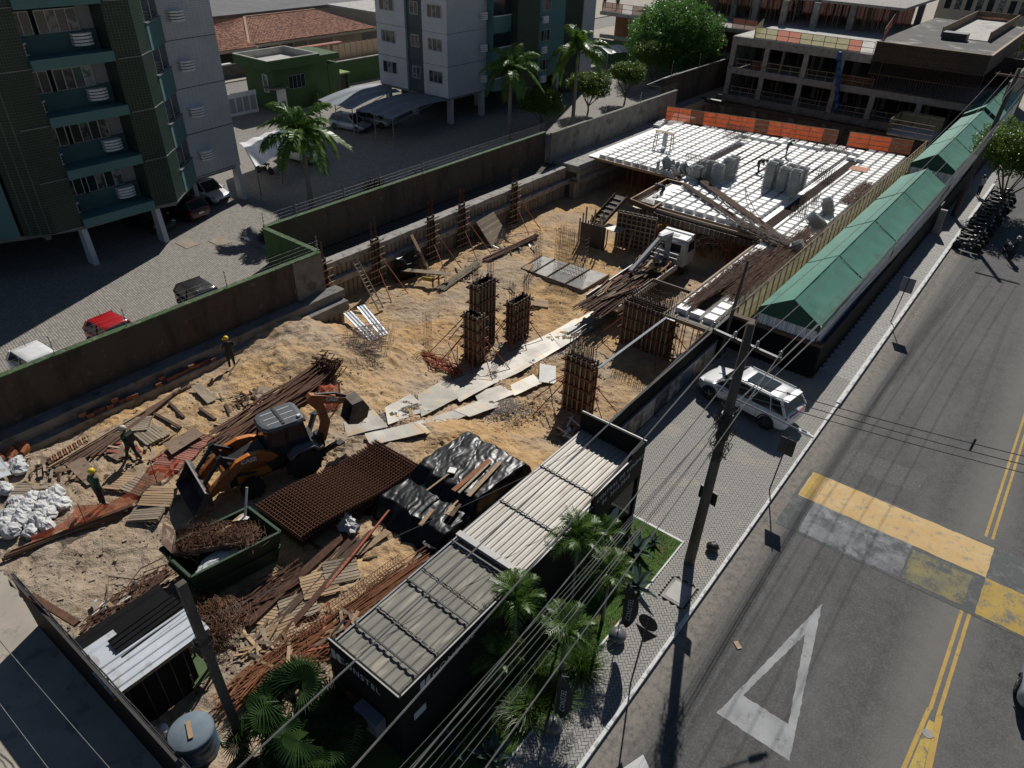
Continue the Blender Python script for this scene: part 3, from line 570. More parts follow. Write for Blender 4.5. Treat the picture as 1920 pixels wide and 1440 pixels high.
capb('concrete ledge and waler running below the middle wall', [(-37.56, -36.15, 23.6, 53.6, -0.9, -0.36, M('dark spoil', (.1, .085, .065), (.05, .043, .035), 2, .95, bp=.8, bs=9)), (-36.15, -35.3, 23.6, 53.6, -0.68, -0.28, CONC), (-35.3, -34.95, 24.2, 53.9, -1.75, -1.35, CONC)])
capb('concrete ledge with rubble sacks beside the white slab', [(-36.9, -34.3, 53.6, 77.2, -0.65, -0.05, CONC), (-35.0, -34.0, 54, 63, -1.75, -1.2, CONC)])
capb('pale ledge beam running on towards the unfinished building', [(-38.8, -37.4, 77.2, 89.0, -0.75, -0.05, CONC)])
mb = MB()
for k in range(5): mb.box((-35.4 - .1 * k, 70.3 + k * .55, 0.12), (0.7, 0.5, 0.3 + .06 * (k % 3)), 0.3 * k)
solo('sack', mb, BAGW, 'white rubble sacks left on the ledge beside the slab corner', 'sacks')
ob = thing('hollow_bricks', 'row of orange hollow bricks lying on the lower cap beam', 'bricks', (-31, 14, -0.5)); bm_ = MB(); bm_.box((0, 0, 0.1), (0.13, 0.3, 0.19)); bmm = bm_.mesh('brick', M('dull hollow brick', (.2, .075, .04), (.11, .05, .03), 6, .9, var=.25))
for k in range(20):
    place('brick', bmm, ob, (rng.uniform(-.14, .1), -5.6 + k * 0.3 + (0.9 if k > 8 else 0), 0.0 if k % 5 else 0.18), (0, 0, rng.uniform(-.3, .3)))

# ---------------------------------------------------------------- apartment towers
FL = 2.95
def window(t, p0, p1, z0_, z1_, n, frame=ALU, mt=None, dep=0.06):
    """framed window between plan points p0,p1"""
    p0 = Vector((p0[0], p0[1], 0)); p1 = Vector((p1[0], p1[1], 0)); fb = MB(); d = (p1 - p0)
    a = Vector((0, 0, z0_)); b = Vector((0, 0, z1_))
    for z in (a, b): fb.beam(p0 + z, p1 + z, dep, 0.05)
    for k in range(n + 1): q = p0 + d * (k / n); fb.beam(q + a, q + b, dep * 0.98, 0.045)
    f = part('window', fb, frame, t, True)
    for k in range(n):
        g = MB(); q0 = p0 + d * (k / n); q1 = p0 + d * ((k + 1) / n); g.add([q0 + a, q1 + a, q1 + b, q0 + b], [(0, 1, 2, 3)])
        part('pane', g, (mt or (GLSC if (k + len(t.children)) % 2 else GLS)), f, True)
def ac_rack(t, p, rz, s=1.0):
    """louvred air conditioner cage"""
    mb = MB()
    for k in range(4):
        z = 0.17 * k; pr = [(0.0, -.42), (0.30, -.42), (0.42, -.2), (0.45, 0), (0.42, .2), (0.30, .42), (0.0, .42)]
        Mx = Matrix.Rotation(rz, 3, 'Z'); poly = [(Mx @ Vector((a * s, b * s, 0))) + Vector(p) for a, b in pr]; mb.prism([(q.x, q.y) for q in poly], p[2] + z, p[2] + z + 0.115)
    o = part('air_conditioner_cage', mb, WHITEP, t, True); c = MB(); Mx = Matrix.Rotation(rz, 3, 'Z'); q = Mx @ Vector((.17, 0, 0)) + Vector(p); c.box((q.x, q.y, p[2] + .3), (.3, .62, .5), rz); part('unit', c, DARKM, o, True)
def wallp(mb, a, b, z0_, z1_, th=0.15):
    mb.beam(Vector((a[0], a[1], (z0_ + z1_) / 2)), Vector((b[0], b[1], (z0_ + z1_) / 2)), th, z1_ - z0_)
def tower1():
    t = thing('apartment_tower', 'dark green and white tiled apartment tower on pilotis at the upper left', 'building', (-50, 20, 0)); NF = 11; Z0 = 2.6; ZT = Z0 + NF * FL
    core = MB(); core.prism([(-47.3, 13.3), (-47.3, 23.3), (-49.0, 25.4), (-49.0, 29.1), (-60, 29.1), (-60, 5), (-50.5, 5), (-50.5, 13.0)], Z0 + .1, ZT); part('core_wall', core, M('teal inner wall', (0.05, 0.115, 0.12), (0.04, 0.095, 0.1), 1, 0.8), t, True)
    p = MB(); p.prism([(-45.3, 20.65), (-45.0, 22.1), (-46.15, 23.35), (-47.5, 23.9), (-47.3, 20.65)], Z0, ZT); part('tiled_pier', p, TILEG, t, True)
    p = MB(); p.prism([(-45.35, 16.15), (-47.3, 16.15), (-49.0, 13.2), (-46.2, 13.2), (-45.3, 14.6)], Z0, ZT); part('tiled_pier', p, TILEG, t, True)
    wl = MB(); wl.prism([(-48.3, 25.45), (-48.75, 29.4), (-60.1, 29.5), (-60.1, 25.9), (-49.1, 25.5)], Z0 - .1, ZT); part('white_side_wall', wl, TILEW, t, True)
    e = MB(); e.prism([(-49.8, 13.05), (-46.4, 13.05), (-49.6, 5.0), (-60, 5), (-60, 13)], Z0, ZT); part('teal_flank', e, TEAL, t, True)
    for k in range(6):
        z = Z0 + k * FL
        s = MB(); s.bx(-47.3, -45.15, 16.16, 20.64, z - .12, z + 0.42); part('balcony_slab', s, TEALT, t, True)
        s = MB(); s.bx(-46.7, -46.55, 16.2, 20.6, z + 0.42, z + 1.42); part('balcony_wall', s, M('teal inner wall', (0.05, 0.115, 0.12)), t, True)
        s = MB(); s.bx(-46.9, -46.75, 19.85, 20.64, z + .42, z + FL - .12); part('balcony_cheek', s, M('grey tiled cheek', (0.3, 0.31, 0.33), (0.25, 0.26, 0.28), 1, 0.6), t, True)
        window(t, (-46.62, 16.3), (-46.62, 17.3), z + 1.42, z + 2.55, 2); window(t, (-46.62, 17.6), (-46.62, 19.75), z + 1.42, z + 2.55, 4)
        ac_rack(t, (-46.55, 19.6, z + 0.7), 0.0, 1.25); ac_rack(t, (-46.5, 16.3, z + 0.5), 0.0, 0.8)
        # chamfer bay between green pier and white side wall
        s = MB(); wallp(s, (-46.25, 23.35), (-48.2, 25.35), z - .05, z + 1.45, 0.2); part('bay_parapet', s, TEAL, t, True)
        s = MB(); wallp(s, (-46.2, 23.3), (-48.2, 25.35), z + 1.45, z + 1.52, 0.34); part('bay_sill', s, GREYM, t, True)
        window(t, (-46.35, 23.45), (-48.3, 25.4), z + 1.52, z + 2.88, 2, mt=GLS)
        s = MB(); s.bx(-45.02, -44.985, 20.7, 22.1, z - .02, z + .02); s.beam((-45.0, 22.1, z), (-46.15, 23.35, z), 0.05, 0.035); s.bx(-45.33, -45.28, 14.6, 16.15, z - .02, z + .02); part('joint_strip', s, GREYM, t, True)
        ac_rack(t, (-48.4, 26.5, z + 1.1), 0.08, 1.2)
        s = MB(); wallp(s, (-48.3, 25.45), (-48.75, 29.4), z - .01, z + .015, 0.08); part('joint_strip', s, DARKM, t, True)
        window(t, (-48.8, 12.4), (-46.9, 12.9), z + 1.5, z + 2.6, 3)
    col_m = M('white pilotis column', (0.55, 0.56, 0.58), (0.45, 0.46, 0.48), 1, 0.7)
    for (x, y, rz) in ((-45.9, 16.2, 0), (-45.9, 20.9, 0), (-49.0, 29.1, 0), (-49.8, 25.8, 0), (-52, 16, 0), (-52, 21, 0), (-55, 28.8, 0), (-52, 10, 0), (-58, 20, 0)):
        c = MB(); c.xprism([(x - .25, 0), (x + .6, 0), (x + .32, Z0 + .1), (x - .25, Z0 + .1)], y - .16, y + .16); part('pilotis_column', c, col_m, t, True)
    s = MB(); s.prism([(-45.4, 16.2), (-45.4, 20.6), (-45.1, 22), (-48.4, 25.6), (-48.8, 29.3), (-60, 29.3), (-60, 5), (-50, 5), (-46.3, 13.3)], Z0 - .25, Z0 - .02); part('first_slab', s, CONCD, t, True)
    s = MB(); s.bx(-60, -59.8, 5, 29, 0, Z0); s.bx(-60, -50, 5, 5.2, 0, Z0); part('rear_wall', s, CONCD, t, True)
    return t
tower1()
def tower2():
    t = thing('apartment_tower', 'second white and green apartment tower with shaded walls behind the carports', 'building', (-55, 60, 0)); NF = 8; Z0 = 2.6; ZT = Z0 + NF * FL
    b = MB(); b.bx(-61.4, -57.2, 55.4, 70, Z0, ZT); part('white_wall', b, TILEWY, t, True)
    b = MB(); b.bx(-57.19, -54.81, 55.65, 70, Z0 - .6, ZT); part('dark_stair_panel', b, M('dark blue green tile', (0.035, 0.06, 0.07), (0.028, 0.05, 0.058), 2, 0.5), t, True)
    b = MB(); b.bx(-54.8, -51.5, 55.4, 61.3, Z0, ZT); part('white_wall', b, TILEWY, t, True)
    b = MB(); b.bx(-51.505, -51.47, 55.4, 61.3, Z0 - .05, ZT); part('white_wall', b, TILEW, t, True)
    b = MB(); b.bx(-61, -51.6, 61.3, 80, Z0, ZT); b.bx(-54, -50.6, 61.3, 64.2, Z0 - .05, ZT); part('teal_wall', b, TEAL, t, True)
    b = MB(); b.prism([(-51.6, 64.2), (-49.7, 64.2), (-48.9, 66.9), (-51.6, 67.2)], Z0 - .05, ZT); part('tiled_pier', b, TILEG, t, True)
    b = MB(); b.bx(-51.6, -49.2, 67.2, 69.2, Z0 - .05, ZT); b.bx(-53.6, -51.7, 69.2, 75.5, Z0 - .05, ZT); part('teal_wall', b, TEAL, t, True)
    b = MB(); b.prism([(-53.6, 75.5), (-51.6, 75.5), (-51.0, 78.2), (-53.6, 78.4)], 0, ZT); part('tiled_pier', b, TILEG, t, True)
    b = MB(); b.bx(-58, -51.0, 78.4, 81.0, 0, ZT); part('white_wall', b, TILEW, t, True)
    for k in range(5):
        z = Z0 + k * FL
        window(t, (-60.7, 55.36), (-58.7, 55.36), z + 1.3, z + 2.4, 3); window(t, (-56.6, 55.61), (-55.5, 55.61), z + 1.3, z + 2.4, 2); window(t, (-54.0, 55.36), (-52.2, 55.36), z + 1.3, z + 2.4, 3)
        s = MB(); s.bx(-61.42, -51.46, 55.37, 55.39, z - .015, z + .015); s.bx(-51.46, -51.45, 55.4, 61.3, z - .015, z + .015); part('joint_strip', s, DARKM, t, True)
        s = MB(); s.bx(-50.62, -50.5, 61.35, 64.15, z - .1, z + 1.1); part('balcony_parapet', s, TEALT, t, True)
        s = MB(); s.bx(-50.66, -50.46, 61.3, 64.2, z + 1.1, z + 1.17); part('balcony_rail', s, WHITEP, t, True)
        s = MB(); s.bx(-50.6, -50.58, 61.35, 64.15, z + 1.2, z + 2.5); part('balcony_opening', s, GLS, t, True)
        window(t, (-49.17, 67.6), (-49.17, 69.2), z + 1.3, z + 2.4, 3); window(t, (-51.66, 71.6), (-51.66, 73.3), z + 1.3, z + 2.4, 3)
        ac_rack(t, (-51.4, 60.6, z + .9), 0.0, 1.1); ac_rack(t, (-49.1, 67.9, z + .2), 0.0, 1.1)
    for (x, y) in ((-51.75, 56.0), (-51.75, 60.9), (-57, 56.2), (-61, 56.2), (-50.5, 67.5), (-52, 75), (-55, 64)):
        c = MB(); c.bx(x - .3, x + .25, y - .22, y + .22, 0, Z0 + .1); part('pilotis_column', c, TILEW, t, True)
    s = MB(); s.bx(-61.3, -51.55, 55.5, 75, Z0 - .22, Z0 - .02); part('first_slab', s, CONCD, t, True)
    s = MB(); s.bx(-61, -60.8, 58, 75, 0, Z0); s.bx(-60, -52, 76, 76.2, 0, Z0); part('rear_wall', s, CONCD, t, True)
tower2()
# ---------------------------------------------------------------- gatehouse, yard wall, gate
def guard():
    g = M('leaf green render', (0.055, 0.105, 0.035), (0.042, 0.085, 0.028), 0.8, 0.85, c3=(0.04, 0.075, 0.025), ns3=0.9)
    t = thing('gatehouse', 'green two storey gatehouse with a flat parapet roof', 'building', (-69.5, 48, 0))
    b = MB(); b.bx(-72.5, -67.6, 46.3, 53.4, 0, 4.3); part('wall', b, g, t, True)
    b = MB(); b.bx(-72.8, -67.55, 53.41, 55.0, 0, 3.9); part('wall', b, g, t, True)
    r = MB(); x0, x1, y0, y1 = -72.9, -66.9, 45.4, 52.0
    for (a, b_, c, d) in ((x0, x1, y0, y0 + .18), (x0, x1, y1 - .18, y1), (x0, x0 + .18, y0 + .18, y1 - .18), (x1 - .18, x1, y0 + .18, y1 - .18)): r.bx(a, b_, c, d, 4.3, 5.2)
    r.bx(x0 + .18, x1 - .18, y0 + .18, y1 - .18, 4.3, 4.5); part('parapet', r, g, t, True)
    r = MB()
    for (a, b_, c, d) in ((x0, x1, y0, y0 + .2), (x0, x1, y1 - .2, y1), (x0, x0 + .2, y0 + .2, y1 - .2), (x1 - .2, x1, y0 + .2, y1 - .2)): r.bx(a, b_, c, d, 5.2, 5.26)
    part('parapet_top', r, CONCL, t, True); r = MB(); r.bx(x0 + .19, x1 - .19, y0 + .19, y1 - .19, 4.51, 4.53); r.bx(x0 + .19, x0 + .24, y0 + .2, y1 - .2, 4.53, 5.2); r.bx(x0 + .25, x1 - .2, y1 - .24, y1 - .19, 4.53, 5.2); part('roof_lining', r, CONCL, t, True)
    b = MB(); b.bx(-72.6, -67.5, 52.0, 55.1, 4.3, 4.9); part('rear_parapet', b, g, t, True)
    window(t, (-67.56, 48.1), (-67.56, 50.2), 2.1, 3.4, 4, GREYM, GLS); window(t, (-69.4, 46.26), (-68.6, 46.26), 1.9, 3.6, 1, WHITEP, GLSC)
    b = MB(); b.bx(-67.58, -67.45, 46.4, 47.5, 0.1, 2.3); f = part('door', b, WHITEP, t, True); b = MB(); b.bx(-67.44, -67.42, 46.55, 47.3, .3, 1.1); part('grille', b, GREYM, f, True)
    b = MB(); b.bx(-68.9, -67.0, 45.7, 47.6, 2.4, 2.5); part('porch_roof', b, CONCD, t, True)
    b = MB()
    for k in range(6): b.bx(-67.5, -66.7, 50.9 + k * .35, 51.2 + k * .35, 0, 1.4 - .22 * k)
    part('step', b, g, t, True)
    t2 = thing('bin_store', 'small lime green shed roof over a dark doorway beside the gatehouse', 'shed', (-71, 57, 0))
    b = MB(); b.bx(-72.8, -70.4, 55.6, 55.8, 0, 1.9); b.bx(-72.8, -70.4, 58.4, 58.6, 0, 1.9); b.bx(-72.8, -72.6, 55.8, 58.4, 0, 1.9); part('wall', b, g, t2, True)
    b = MB(); b.bx(-72.9, -70.2, 55.5, 58.7, 1.9, 2.05); part('roof', b, M('lime slab', (0.25, 0.33, 0.1), (0.17, 0.24, 0.07), 1.5, 0.9), t2, True)
    b = MB(); b.bx(-70.7, -70.6, 55.8, 58.4, 0, 1.9); part('door', b, DARKM, t2, True)
    wt = thing('yard_wall', 'tall green yard wall along the back street', 'wall', (-73, 62, 0)); b = MB(); b.bx(-73.2, -73.0, 55, 112, 0, 2.6); part('wall_face', b, g, wt, True); b = MB(); b.bx(-73.3, -72.9, 55, 112, 2.6, 2.68); part('coping', b, CONC, wt, True)
    wt = thing('vehicle_gate', 'white louvred vehicle gate next to the gatehouse', 'gate', (-69.6, 43, 0))
    b = MB(); b.bx(-69.65, -69.55, 39.4, 45.3, 0, .3); b.bx(-69.65, -69.55, 39.4, 45.3, 1.75, 2.2)
    for k in range(8): b.bx(-69.65, -69.55, 39.4 + k * .82, 39.5 + k * .82, .3, 1.75)
    part('gate_frame', b, WHITEP, wt, True); b = MB(); b.bx(-69.61, -69.59, 39.5, 45.2, .3, 1.75); part('gate_infill', b, M('pale gate glass', (0.36, 0.37, 0.38), (0.28, 0.29, 0.3), .6, 0.4), wt, True)
    b = MB(); b.bx(-69.9, -69.3, 38.6, 39.3, 0, 2.5); part('gate_pier', b, GREENP, wt, True)
    fw = thing('yard_wall', 'dark green far wall of the yard behind the feathery tree', 'wall', (-58, 97, 0)); b = MB(); b.bx(-73, -39.2, 96.6, 96.8, 0, 2.9); part('wall_face', b, M('teal green wall', (0.06, 0.13, 0.06), (0.05, 0.105, 0.05), .8, .85), fw, True)
guard()
# ---------------------------------------------------------------- houses over the back street
def tiled_roof(t, a, b, c, d, n, label=None):
    """tile rows as geometry on the roof plane a-b (eave) to d-c (ridge)"""
    a, b, c, d = map(Vector, (a, b, c, d)); sl = MB(); sl.add([a, b, c, d], [(0, 1, 2, 3)]); nr = max(4, int((d - a).length / 0.42)); nrm = (b - a).cross(d - a).normalized()
    if nrm.z < 0: nrm = -nrm
    r = part('roof', sl, ROOFT, t, True)
    tl = MB()
    for j in range(nr):
        p0 = a.lerp(d, (j + .0) / nr); p1 = b.lerp(c, (j + .0) / nr); q0 = a.lerp(d, (j + 1.1) / nr); q1 = b.lerp(c, (j + 1.1) / nr); w_ = (p1 - p0).length; m = max(2, int(w_ / 0.24))
        for i in range(m):
            u = (i + .5) / m; A = p0.lerp(p1, u) + nrm * (0.07 + rng.uniform(-.012, .02)); B = q0.lerp(q1, u) + nrm * 0.045; tl.beam(A, B, 0.15, 0.05)
    part('roof_tiles', tl, ROOFT, r, True, stuff=True)
def houses():
    t = thing('house', 'low house with a wide red hipped tile roof and cream veranda columns', 'house', (-92, 62, 0))
    x0, x1, y0, y1 = -100, -86.5, 56.5, 78
    b = MB(); b.bx(x0 + 1.5, x1 - 2.2, y0 + 1, y1 - 1, 0, 3.0); part('wall', b, CREAM, t, True)
    e = 3.1; xr = -95; ya = 62; yb = 74; zr = 4.9
    tiled_roof(t, (x1, y0, e), (x1, y1, e), (xr, yb, zr), (xr, ya, zr), 1); tiled_roof(t, (x0, y0, e), (x1, y0, e), (xr + .01, ya, zr), (xr, ya, zr), 1); tiled_roof(t, (x0, y1, e), (x0, y0, e), (xr, ya, zr), (xr, yb, zr), 1)
    b = MB(); b.beam((x1, y0, e + .05), (xr, ya, zr + .1), .3, .14); b.beam((xr, ya, zr + .1), (xr, yb, zr + .1), .3, .14); part('ridge', b, M('pale ridge tile', (0.46, 0.3, 0.2), None, 2, .9), t, True)
    b = MB(); b.bx(x1 - .3, x1, y0, y1, 2.75, 3.05); b.bx(x0, x1 - .3, y0, y0 + .3, 2.75, 3.05); part('fascia', b, CREAM, t, True)
    for y in (57, 61, 65.5, 70): b = MB(); b.bx(x1 - .5, x1 - .2, y, y + .3, 0, 2.8); part('veranda_column', b, CREAM, t, True)
    window(t, (x1 - 2.15, 59), (x1 - 2.15, 61), 1, 2.3, 3); window(t, (x1 - 2.15, 63), (x1 - 2.15, 65), 1, 2.3, 3)
    t = thing('house', 'stone fronted house with an orange tile roof and barred upper window', 'house', (-88, 50, 0))
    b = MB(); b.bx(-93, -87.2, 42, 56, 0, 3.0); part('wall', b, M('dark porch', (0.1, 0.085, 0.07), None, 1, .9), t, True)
    tiled_roof(t, (-85.6, 44, 3.0), (-85.6, 57, 3.0), (-91.5, 55, 5.0), (-91.5, 46, 5.0), 1); b = MB(); b.bx(-85.9, -85.6, 43, 57.2, 2.7, 3.0); part('fascia', b, CREAM, t, True)
    b = MB(); b.bx(-92, -86.6, 43, 49, 3.0, 5.2); part('upper_wall', b, CREAM, t, True); window(t, (-86.56, 45.0), (-86.56, 48.2), 4.0, 5.0, 6, GREYM)
    tiled_roof(t, (-86, 42, 5.2), (-86, 50, 5.2), (-91, 50, 6.4), (-91, 42, 6.4), 1)
    for y in (46, 49, 51, 55): b = MB(); b.bx(-86.1, -85.85, y, y + .25, 0, 2.7); part('veranda_column', b, CREAM, t, True)
    t = thing('front_wall', 'rubble stone front wall along the back street', 'wall', (-84.6, 50, 0)); b = MB(); b.bx(-84.7, -84.45, 40, 57.5, 0, 1.7); part('wall_face', b, STONE, t, True); b = MB(); b.bx(-84.8, -84.3, 50.6, 52.2, 1.7, 1.85); part('gate_canopy', b, WHITEP, t, True)
    t = thing('front_wall', 'pink coped front wall with a timber door and grey gate', 'wall', (-84.6, 66, 0)); b = MB(); b.bx(-84.7, -84.45, 62.0, 67.5, 0, 2.3); part('wall_face', b, CREAM, t, True)
    b = MB(); b.bx(-85.0, -84.1, 61.8, 69.5, 2.3, 2.42); part('coping', b, M('pink coping', (0.42, 0.16, 0.13), None, 2, .8), t, True)
    b = MB(); b.bx(-84.44, -84.4, 62.3, 65.3, .1, 2.1); part('gate_leaf', b, GREYM, t, True); b = MB(); b.bx(-84.44, -84.38, 65.8, 67.0, .1, 2.15); part('door', b, WOODN, t, True)
    t = thing('slatted_fence', 'peach panelled fence with white posts along the back street', 'fence', (-84.6, 74, 0)); pm = MB(); pm.box((0, 0, 1.05), (.06, .95, 2.0)); pmm = pm.mesh('panel', M('peach panel', (0.50, 0.36, 0.25), (0.44, 0.31, 0.21), 1, .8)); qm = MB(); qm.box((0, 0, 1.1), (.12, .08, 2.2)); qmm = qm.mesh('post', CREAM)
    for k in range(14): place('panel', pmm, t, (0, -5.4 + k * 1.05, 0)); place('post', qmm, t, (0.03, -5.92 + k * 1.05, 0))
    t = thing('warehouse', 'long grey sheet roofed warehouse behind the tiled houses', 'building', (-115, 80, 0)); b = MB(); b.bx(-130, -101.5, 60, 110, 0, 4.4); part('wall', b, CREAM, t, True)
    b = MB(); b.add([(-101, 59, 4.5), (-101, 111, 4.5), (-131, 111, 6.6), (-131, 59, 6.6)], [(0, 1, 2, 3)]); b.bx(-101.3, -101, 59, 111, 4.1, 4.5); part('roof', b, M('grey fibre roof', (0.17, 0.17, 0.17), (0.11, 0.11, 0.11), .5, .9), t, True)
    b = MB()
    for k in range(7): b.bx(-112 + k * 1.3, -111.2 + k * 1.3, 66 + k * 6, 67 + k * 6, 5.2, 5.7)
    part('roof_vent', b, ZINC, t, True)
    t = thing('house', 'pale flat roofed house behind the peach fence', 'house', (-93, 86, 0)); b = MB(); b.bx(-99, -88, 80, 97, 0, 4.6); part('wall', b, CREAM, t, True); b = MB(); b.bx(-99.3, -87.6, 79.6, 97.4, 4.6, 4.85); part('roof', b, CONCL, t, True); window(t, (-87.95, 82), (-87.95, 86), 1.4, 3.0, 4)
houses()
# ---------------------------------------------------------------- unfinished concrete building at the far end
YF = 88.8
def farb():
    t = thing('unfinished_building', 'unfinished concrete frame with three open storeys and a fenced deck', 'building', (-25, YF, 0))
    zs = [(0.35, -0.35), (3.45, 2.75), (6.75, 5.9)]
    for (zt, zb) in zs[:2] + [zs[2]]:
        b = MB(); b.bx(-36.5, -7.2, YF, YF + .35, zb, zt) if zt < 6 else b.bx(-36.5, -20.6, YF, YF + .35, zb, zt); part('floor_beam', b, CONC if zt > 1 else CONCD, t, True)
    for (zt, x1) in ((0.3, -7.3), (3.4, -7.3), (6.7, -20.6)):
        b = MB(); b.bx(-36.4, x1, YF + .35, YF + 22, zt - .2, zt); part('floor_slab', b, CONC if zt < 6 else CONCL, t, True)
    for x in (-36.2, -32.1, -27.5, -23.6, -19.4, -14.6, -7.6):
        for (z0_, z1_) in ((-5, -.35), (0.35, 2.75), (3.45, 5.9)):
            if x > -20 and z0_ > 3: continue
            c = MB(); c.bx(x - .28, x + .28, YF + .04, YF + .31, z0_, z1_); part('column', c, CONC, t, True)
            c = MB(); c.bx(x - .2, x + .2, YF + 6, YF + 6.4, z0_, z1_); part('column', c, CONCD, t, True)
    for x in (-36.4, -7.4): b = MB(); b.bx(x - .1, x + .1, YF + .36, YF + 22, -5, 6.0); part('side_wall', b, CONCD, t, True)
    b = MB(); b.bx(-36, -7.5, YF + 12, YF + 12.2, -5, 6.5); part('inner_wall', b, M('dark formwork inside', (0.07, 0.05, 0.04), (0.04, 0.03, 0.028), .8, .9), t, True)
    # guard rails of wood in every bay
    xs = [-36, -32.1, -27.5, -23.6, -19.4, -14.6, -7.8]
    for z in (0.35, 3.45):
        for k in range(6):
            if z > 3 and k > 3: continue
            g = MB(); x0, x1 = xs[k] + .3, xs[k + 1] - .3
            for h in (.45, .95): g.beam((x0, YF + .2, z + h), (x1, YF + .2, z + h), .03, .07)
            for u in (.05, .38, .7, .97): g.beam((x0 + (x1 - x0) * u, YF + .22, z), (x0 + (x1 - x0) * u, YF + .22, z + 1.05), .05, .06)
            part('guard_rail', g, WOODG, t, True)
            if z > 3 and k in (0, 3): g = MB(); g.bx(x0 + 2 * (k == 0), x1, YF + .25, YF + .26, z, z + .95); part('net', g, NETD, t, True)
    # props inside
    pr = MB()
    for k in range(150):
        x = rng.uniform(-36, -8); y = YF + rng.uniform(.8, 10); z = (-3.5, .3, 3.4)[k % 3]; top = (-.35, 2.8, 5.9)[k % 3]
        if not (x > -20 and z > 3): pr.tube((x, y, z), (x, y, top), .035, 4)
    part('prop_forest', pr, WOODG, t, True, stuff=True)
    # formwork block at the right, still boarded, higher
    f = MB(); f.bx(-20.55, -9.8, YF - .1, YF + 24, 6.2, 8.1); part('formwork_box', f, M('dark form panels', (0.075, 0.058, 0.045), (0.045, 0.036, 0.03), .8, .9), t, True)
    f = MB()
    for k in range(42): f.beam((-20.4 + k * .26, YF - .14, 3.5), (-20.4 + k * .26, YF - .14, 8.1), .05, .07)
    for z in (3.6, 5.0, 6.3, 7.0, 7.6): f.beam((-20.5, YF - .19, z), (-9.8, YF - .19, z), .05, .1)
    part('form_studs', f, WOODD, t, True, stuff=True)
    f = MB(); f.bx(-20.6, -9.8, YF - .25, YF - .1, 8.1, 8.17); f.bx(-9.85, -9.6, YF - .2, YF + 26, 8.1, 8.17); part('form_edge', f, WOODN, t, True)
    f = MB(); f.bx(-20.4, -9.85, YF - .05, YF + 25.9, 8.11, 8.14); part('deck', f, M('grey decking', (0.11, 0.10, 0.092), (0.055, 0.052, 0.05), .35, .9, c3=(0.28, 0.27, 0.25), ns3=.3), t, True)
    f = MB()
    for (p, q) in (((-16.3, 98), (-16.3, 118)), ((-11.6, 98), (-11.6, 118)), ((-16.3, 118), (-11.6, 118))): f.beam((p[0], p[1], 8.6), (q[0], q[1], 8.6), .1, 1.0)
    part('upstand_form', f, PLY, t, True)
    f = MB(); f.bx(-16.2, -11.7, 98, 117.8, 8.15, 8.2); part('fresh_slab', f, CONCL, t, True)
    f = MB(); f.bx(-15.8, -13.4, 95.5, 97, 8.15, 8.9); part('material_bin', f, DARKM, t, True)
    f = MB()
    for k in range(9): f.beam((-15.5 + k * .3, 112 + k * .15, 9.0), (-13.6 + k * .3, 110 + .1 * k, 9.1), .03, .03)
    part('red_rail', f, REDST, t, True)
    # deck with net guard
    dk = MB(); dk.bx(-36.5, -20.6, YF + .3, YF + 6.5, 6.72, 6.78); part('deck_slab', dk, CONCL, t, True)
    def netrail(p, q, mats_, z, n, h=1.15):
        p, q = Vector(p), Vector(q); fr = MB()
        for hh in (.05, .55, h): fr.beam(p + Vector((0, 0, z + hh)), q + Vector((0, 0, z + hh)), .04, .05)
        for k in range(n + 1): s_ = p.lerp(q, k / n); fr.beam(s_ + Vector((0, 0, z)), s_ + Vector((0, 0, z + h)), .05, .05)
        o = part('net_rail', fr, WOODD, t, True)
        for k in range(n):
            m_ = mats_[k % len(mats_)]
            if m_ is None: continue
            a, b = p.lerp(q, k / n), p.lerp(q, (k + 1) / n); nn = MB(); nn.add([a + Vector((0, 0.03, z + .03)), b + Vector((0, .03, z + .03)), b + Vector((0, .03, z + h - .03)), a + Vector((0, .03, z + h - .03))], [(0, 1, 2, 3)]); part('net_panel', nn, m_, o, True)
    netrail((-34.2, YF + .6, 0), (-20.8, YF + .6, 0), [NETY, NETY, NETO, NETO, NETY, NETY, NETY, NETY, NETO, None], 6.75, 10)
    netrail((-34.2, YF + .6, 0), (-36.2, YF + 8, 0), [NETY], 6.75, 3)
    netrail((-20.3, 89.5, 0), (-24.0, 110, 0), [NETD, NETO], 8.1, 7)
    # tower in construction above the deck
    b = MB(); b.bx(-60, -20, 96.5, 125, 6.0, 6.45); part('tower_deck', b, CONC, t, True)
    for (x, y) in ((-44.6, 107), (-40.5, 104.5), (-36, 102.8), (-32.2, 103.6), (-28.2, 105.4), (-25, 112), (-23.2, 119), (-49, 110), (-53, 112), (-38, 114), (-31, 115)):
        c = MB(); c.bx(x - .38, x + .38, y - .3, y + .3, 6.4, 9.6); part('column', c, CONC, t, True)
    b = MB(); b.bx(-58, -22, 104, 124, 9.6, 9.9); part('tower_slab', b, CONC, t, True)
    b = MB(); b.bx(-58, -24, 119, 119.2, 6.4, 9.6); part('back_net', b, NETO, t, True)
    pr = MB()
    for k in range(240):
        x = rng.uniform(-57, -23); y = rng.uniform(103.5, 118); pr.tube((x, y, 6.45), (x, y, 9.6), .045, 4)
    part('prop_forest', pr, WOODG, t, True, stuff=True)
    netrail((-60, 97, 0), (-37, 97, 0), [NETD, NETD, None], 6.4, 14)
    b = MB(); b.bx(-60, -36.6, 96.9, 97.2, 3.0, 3.5); part('floor_beam', b, CONC, t, True); b = MB(); b.bx(-60, -37, 101, 101.2, 0, 6); part('inner_wall', b, M('orange inner wall', (0.35, 0.13, 0.07), (0.2, 0.1, 0.06), .7, .9), t, True)  # inner wall in blotchy orange and brown
    # pit side under the frame: dark retaining line and ground
    ch = thing('debris_chute', 'blue plastic debris chute hanging down the concrete frame', 'chute', (-23.5, 87.9, 0.9))
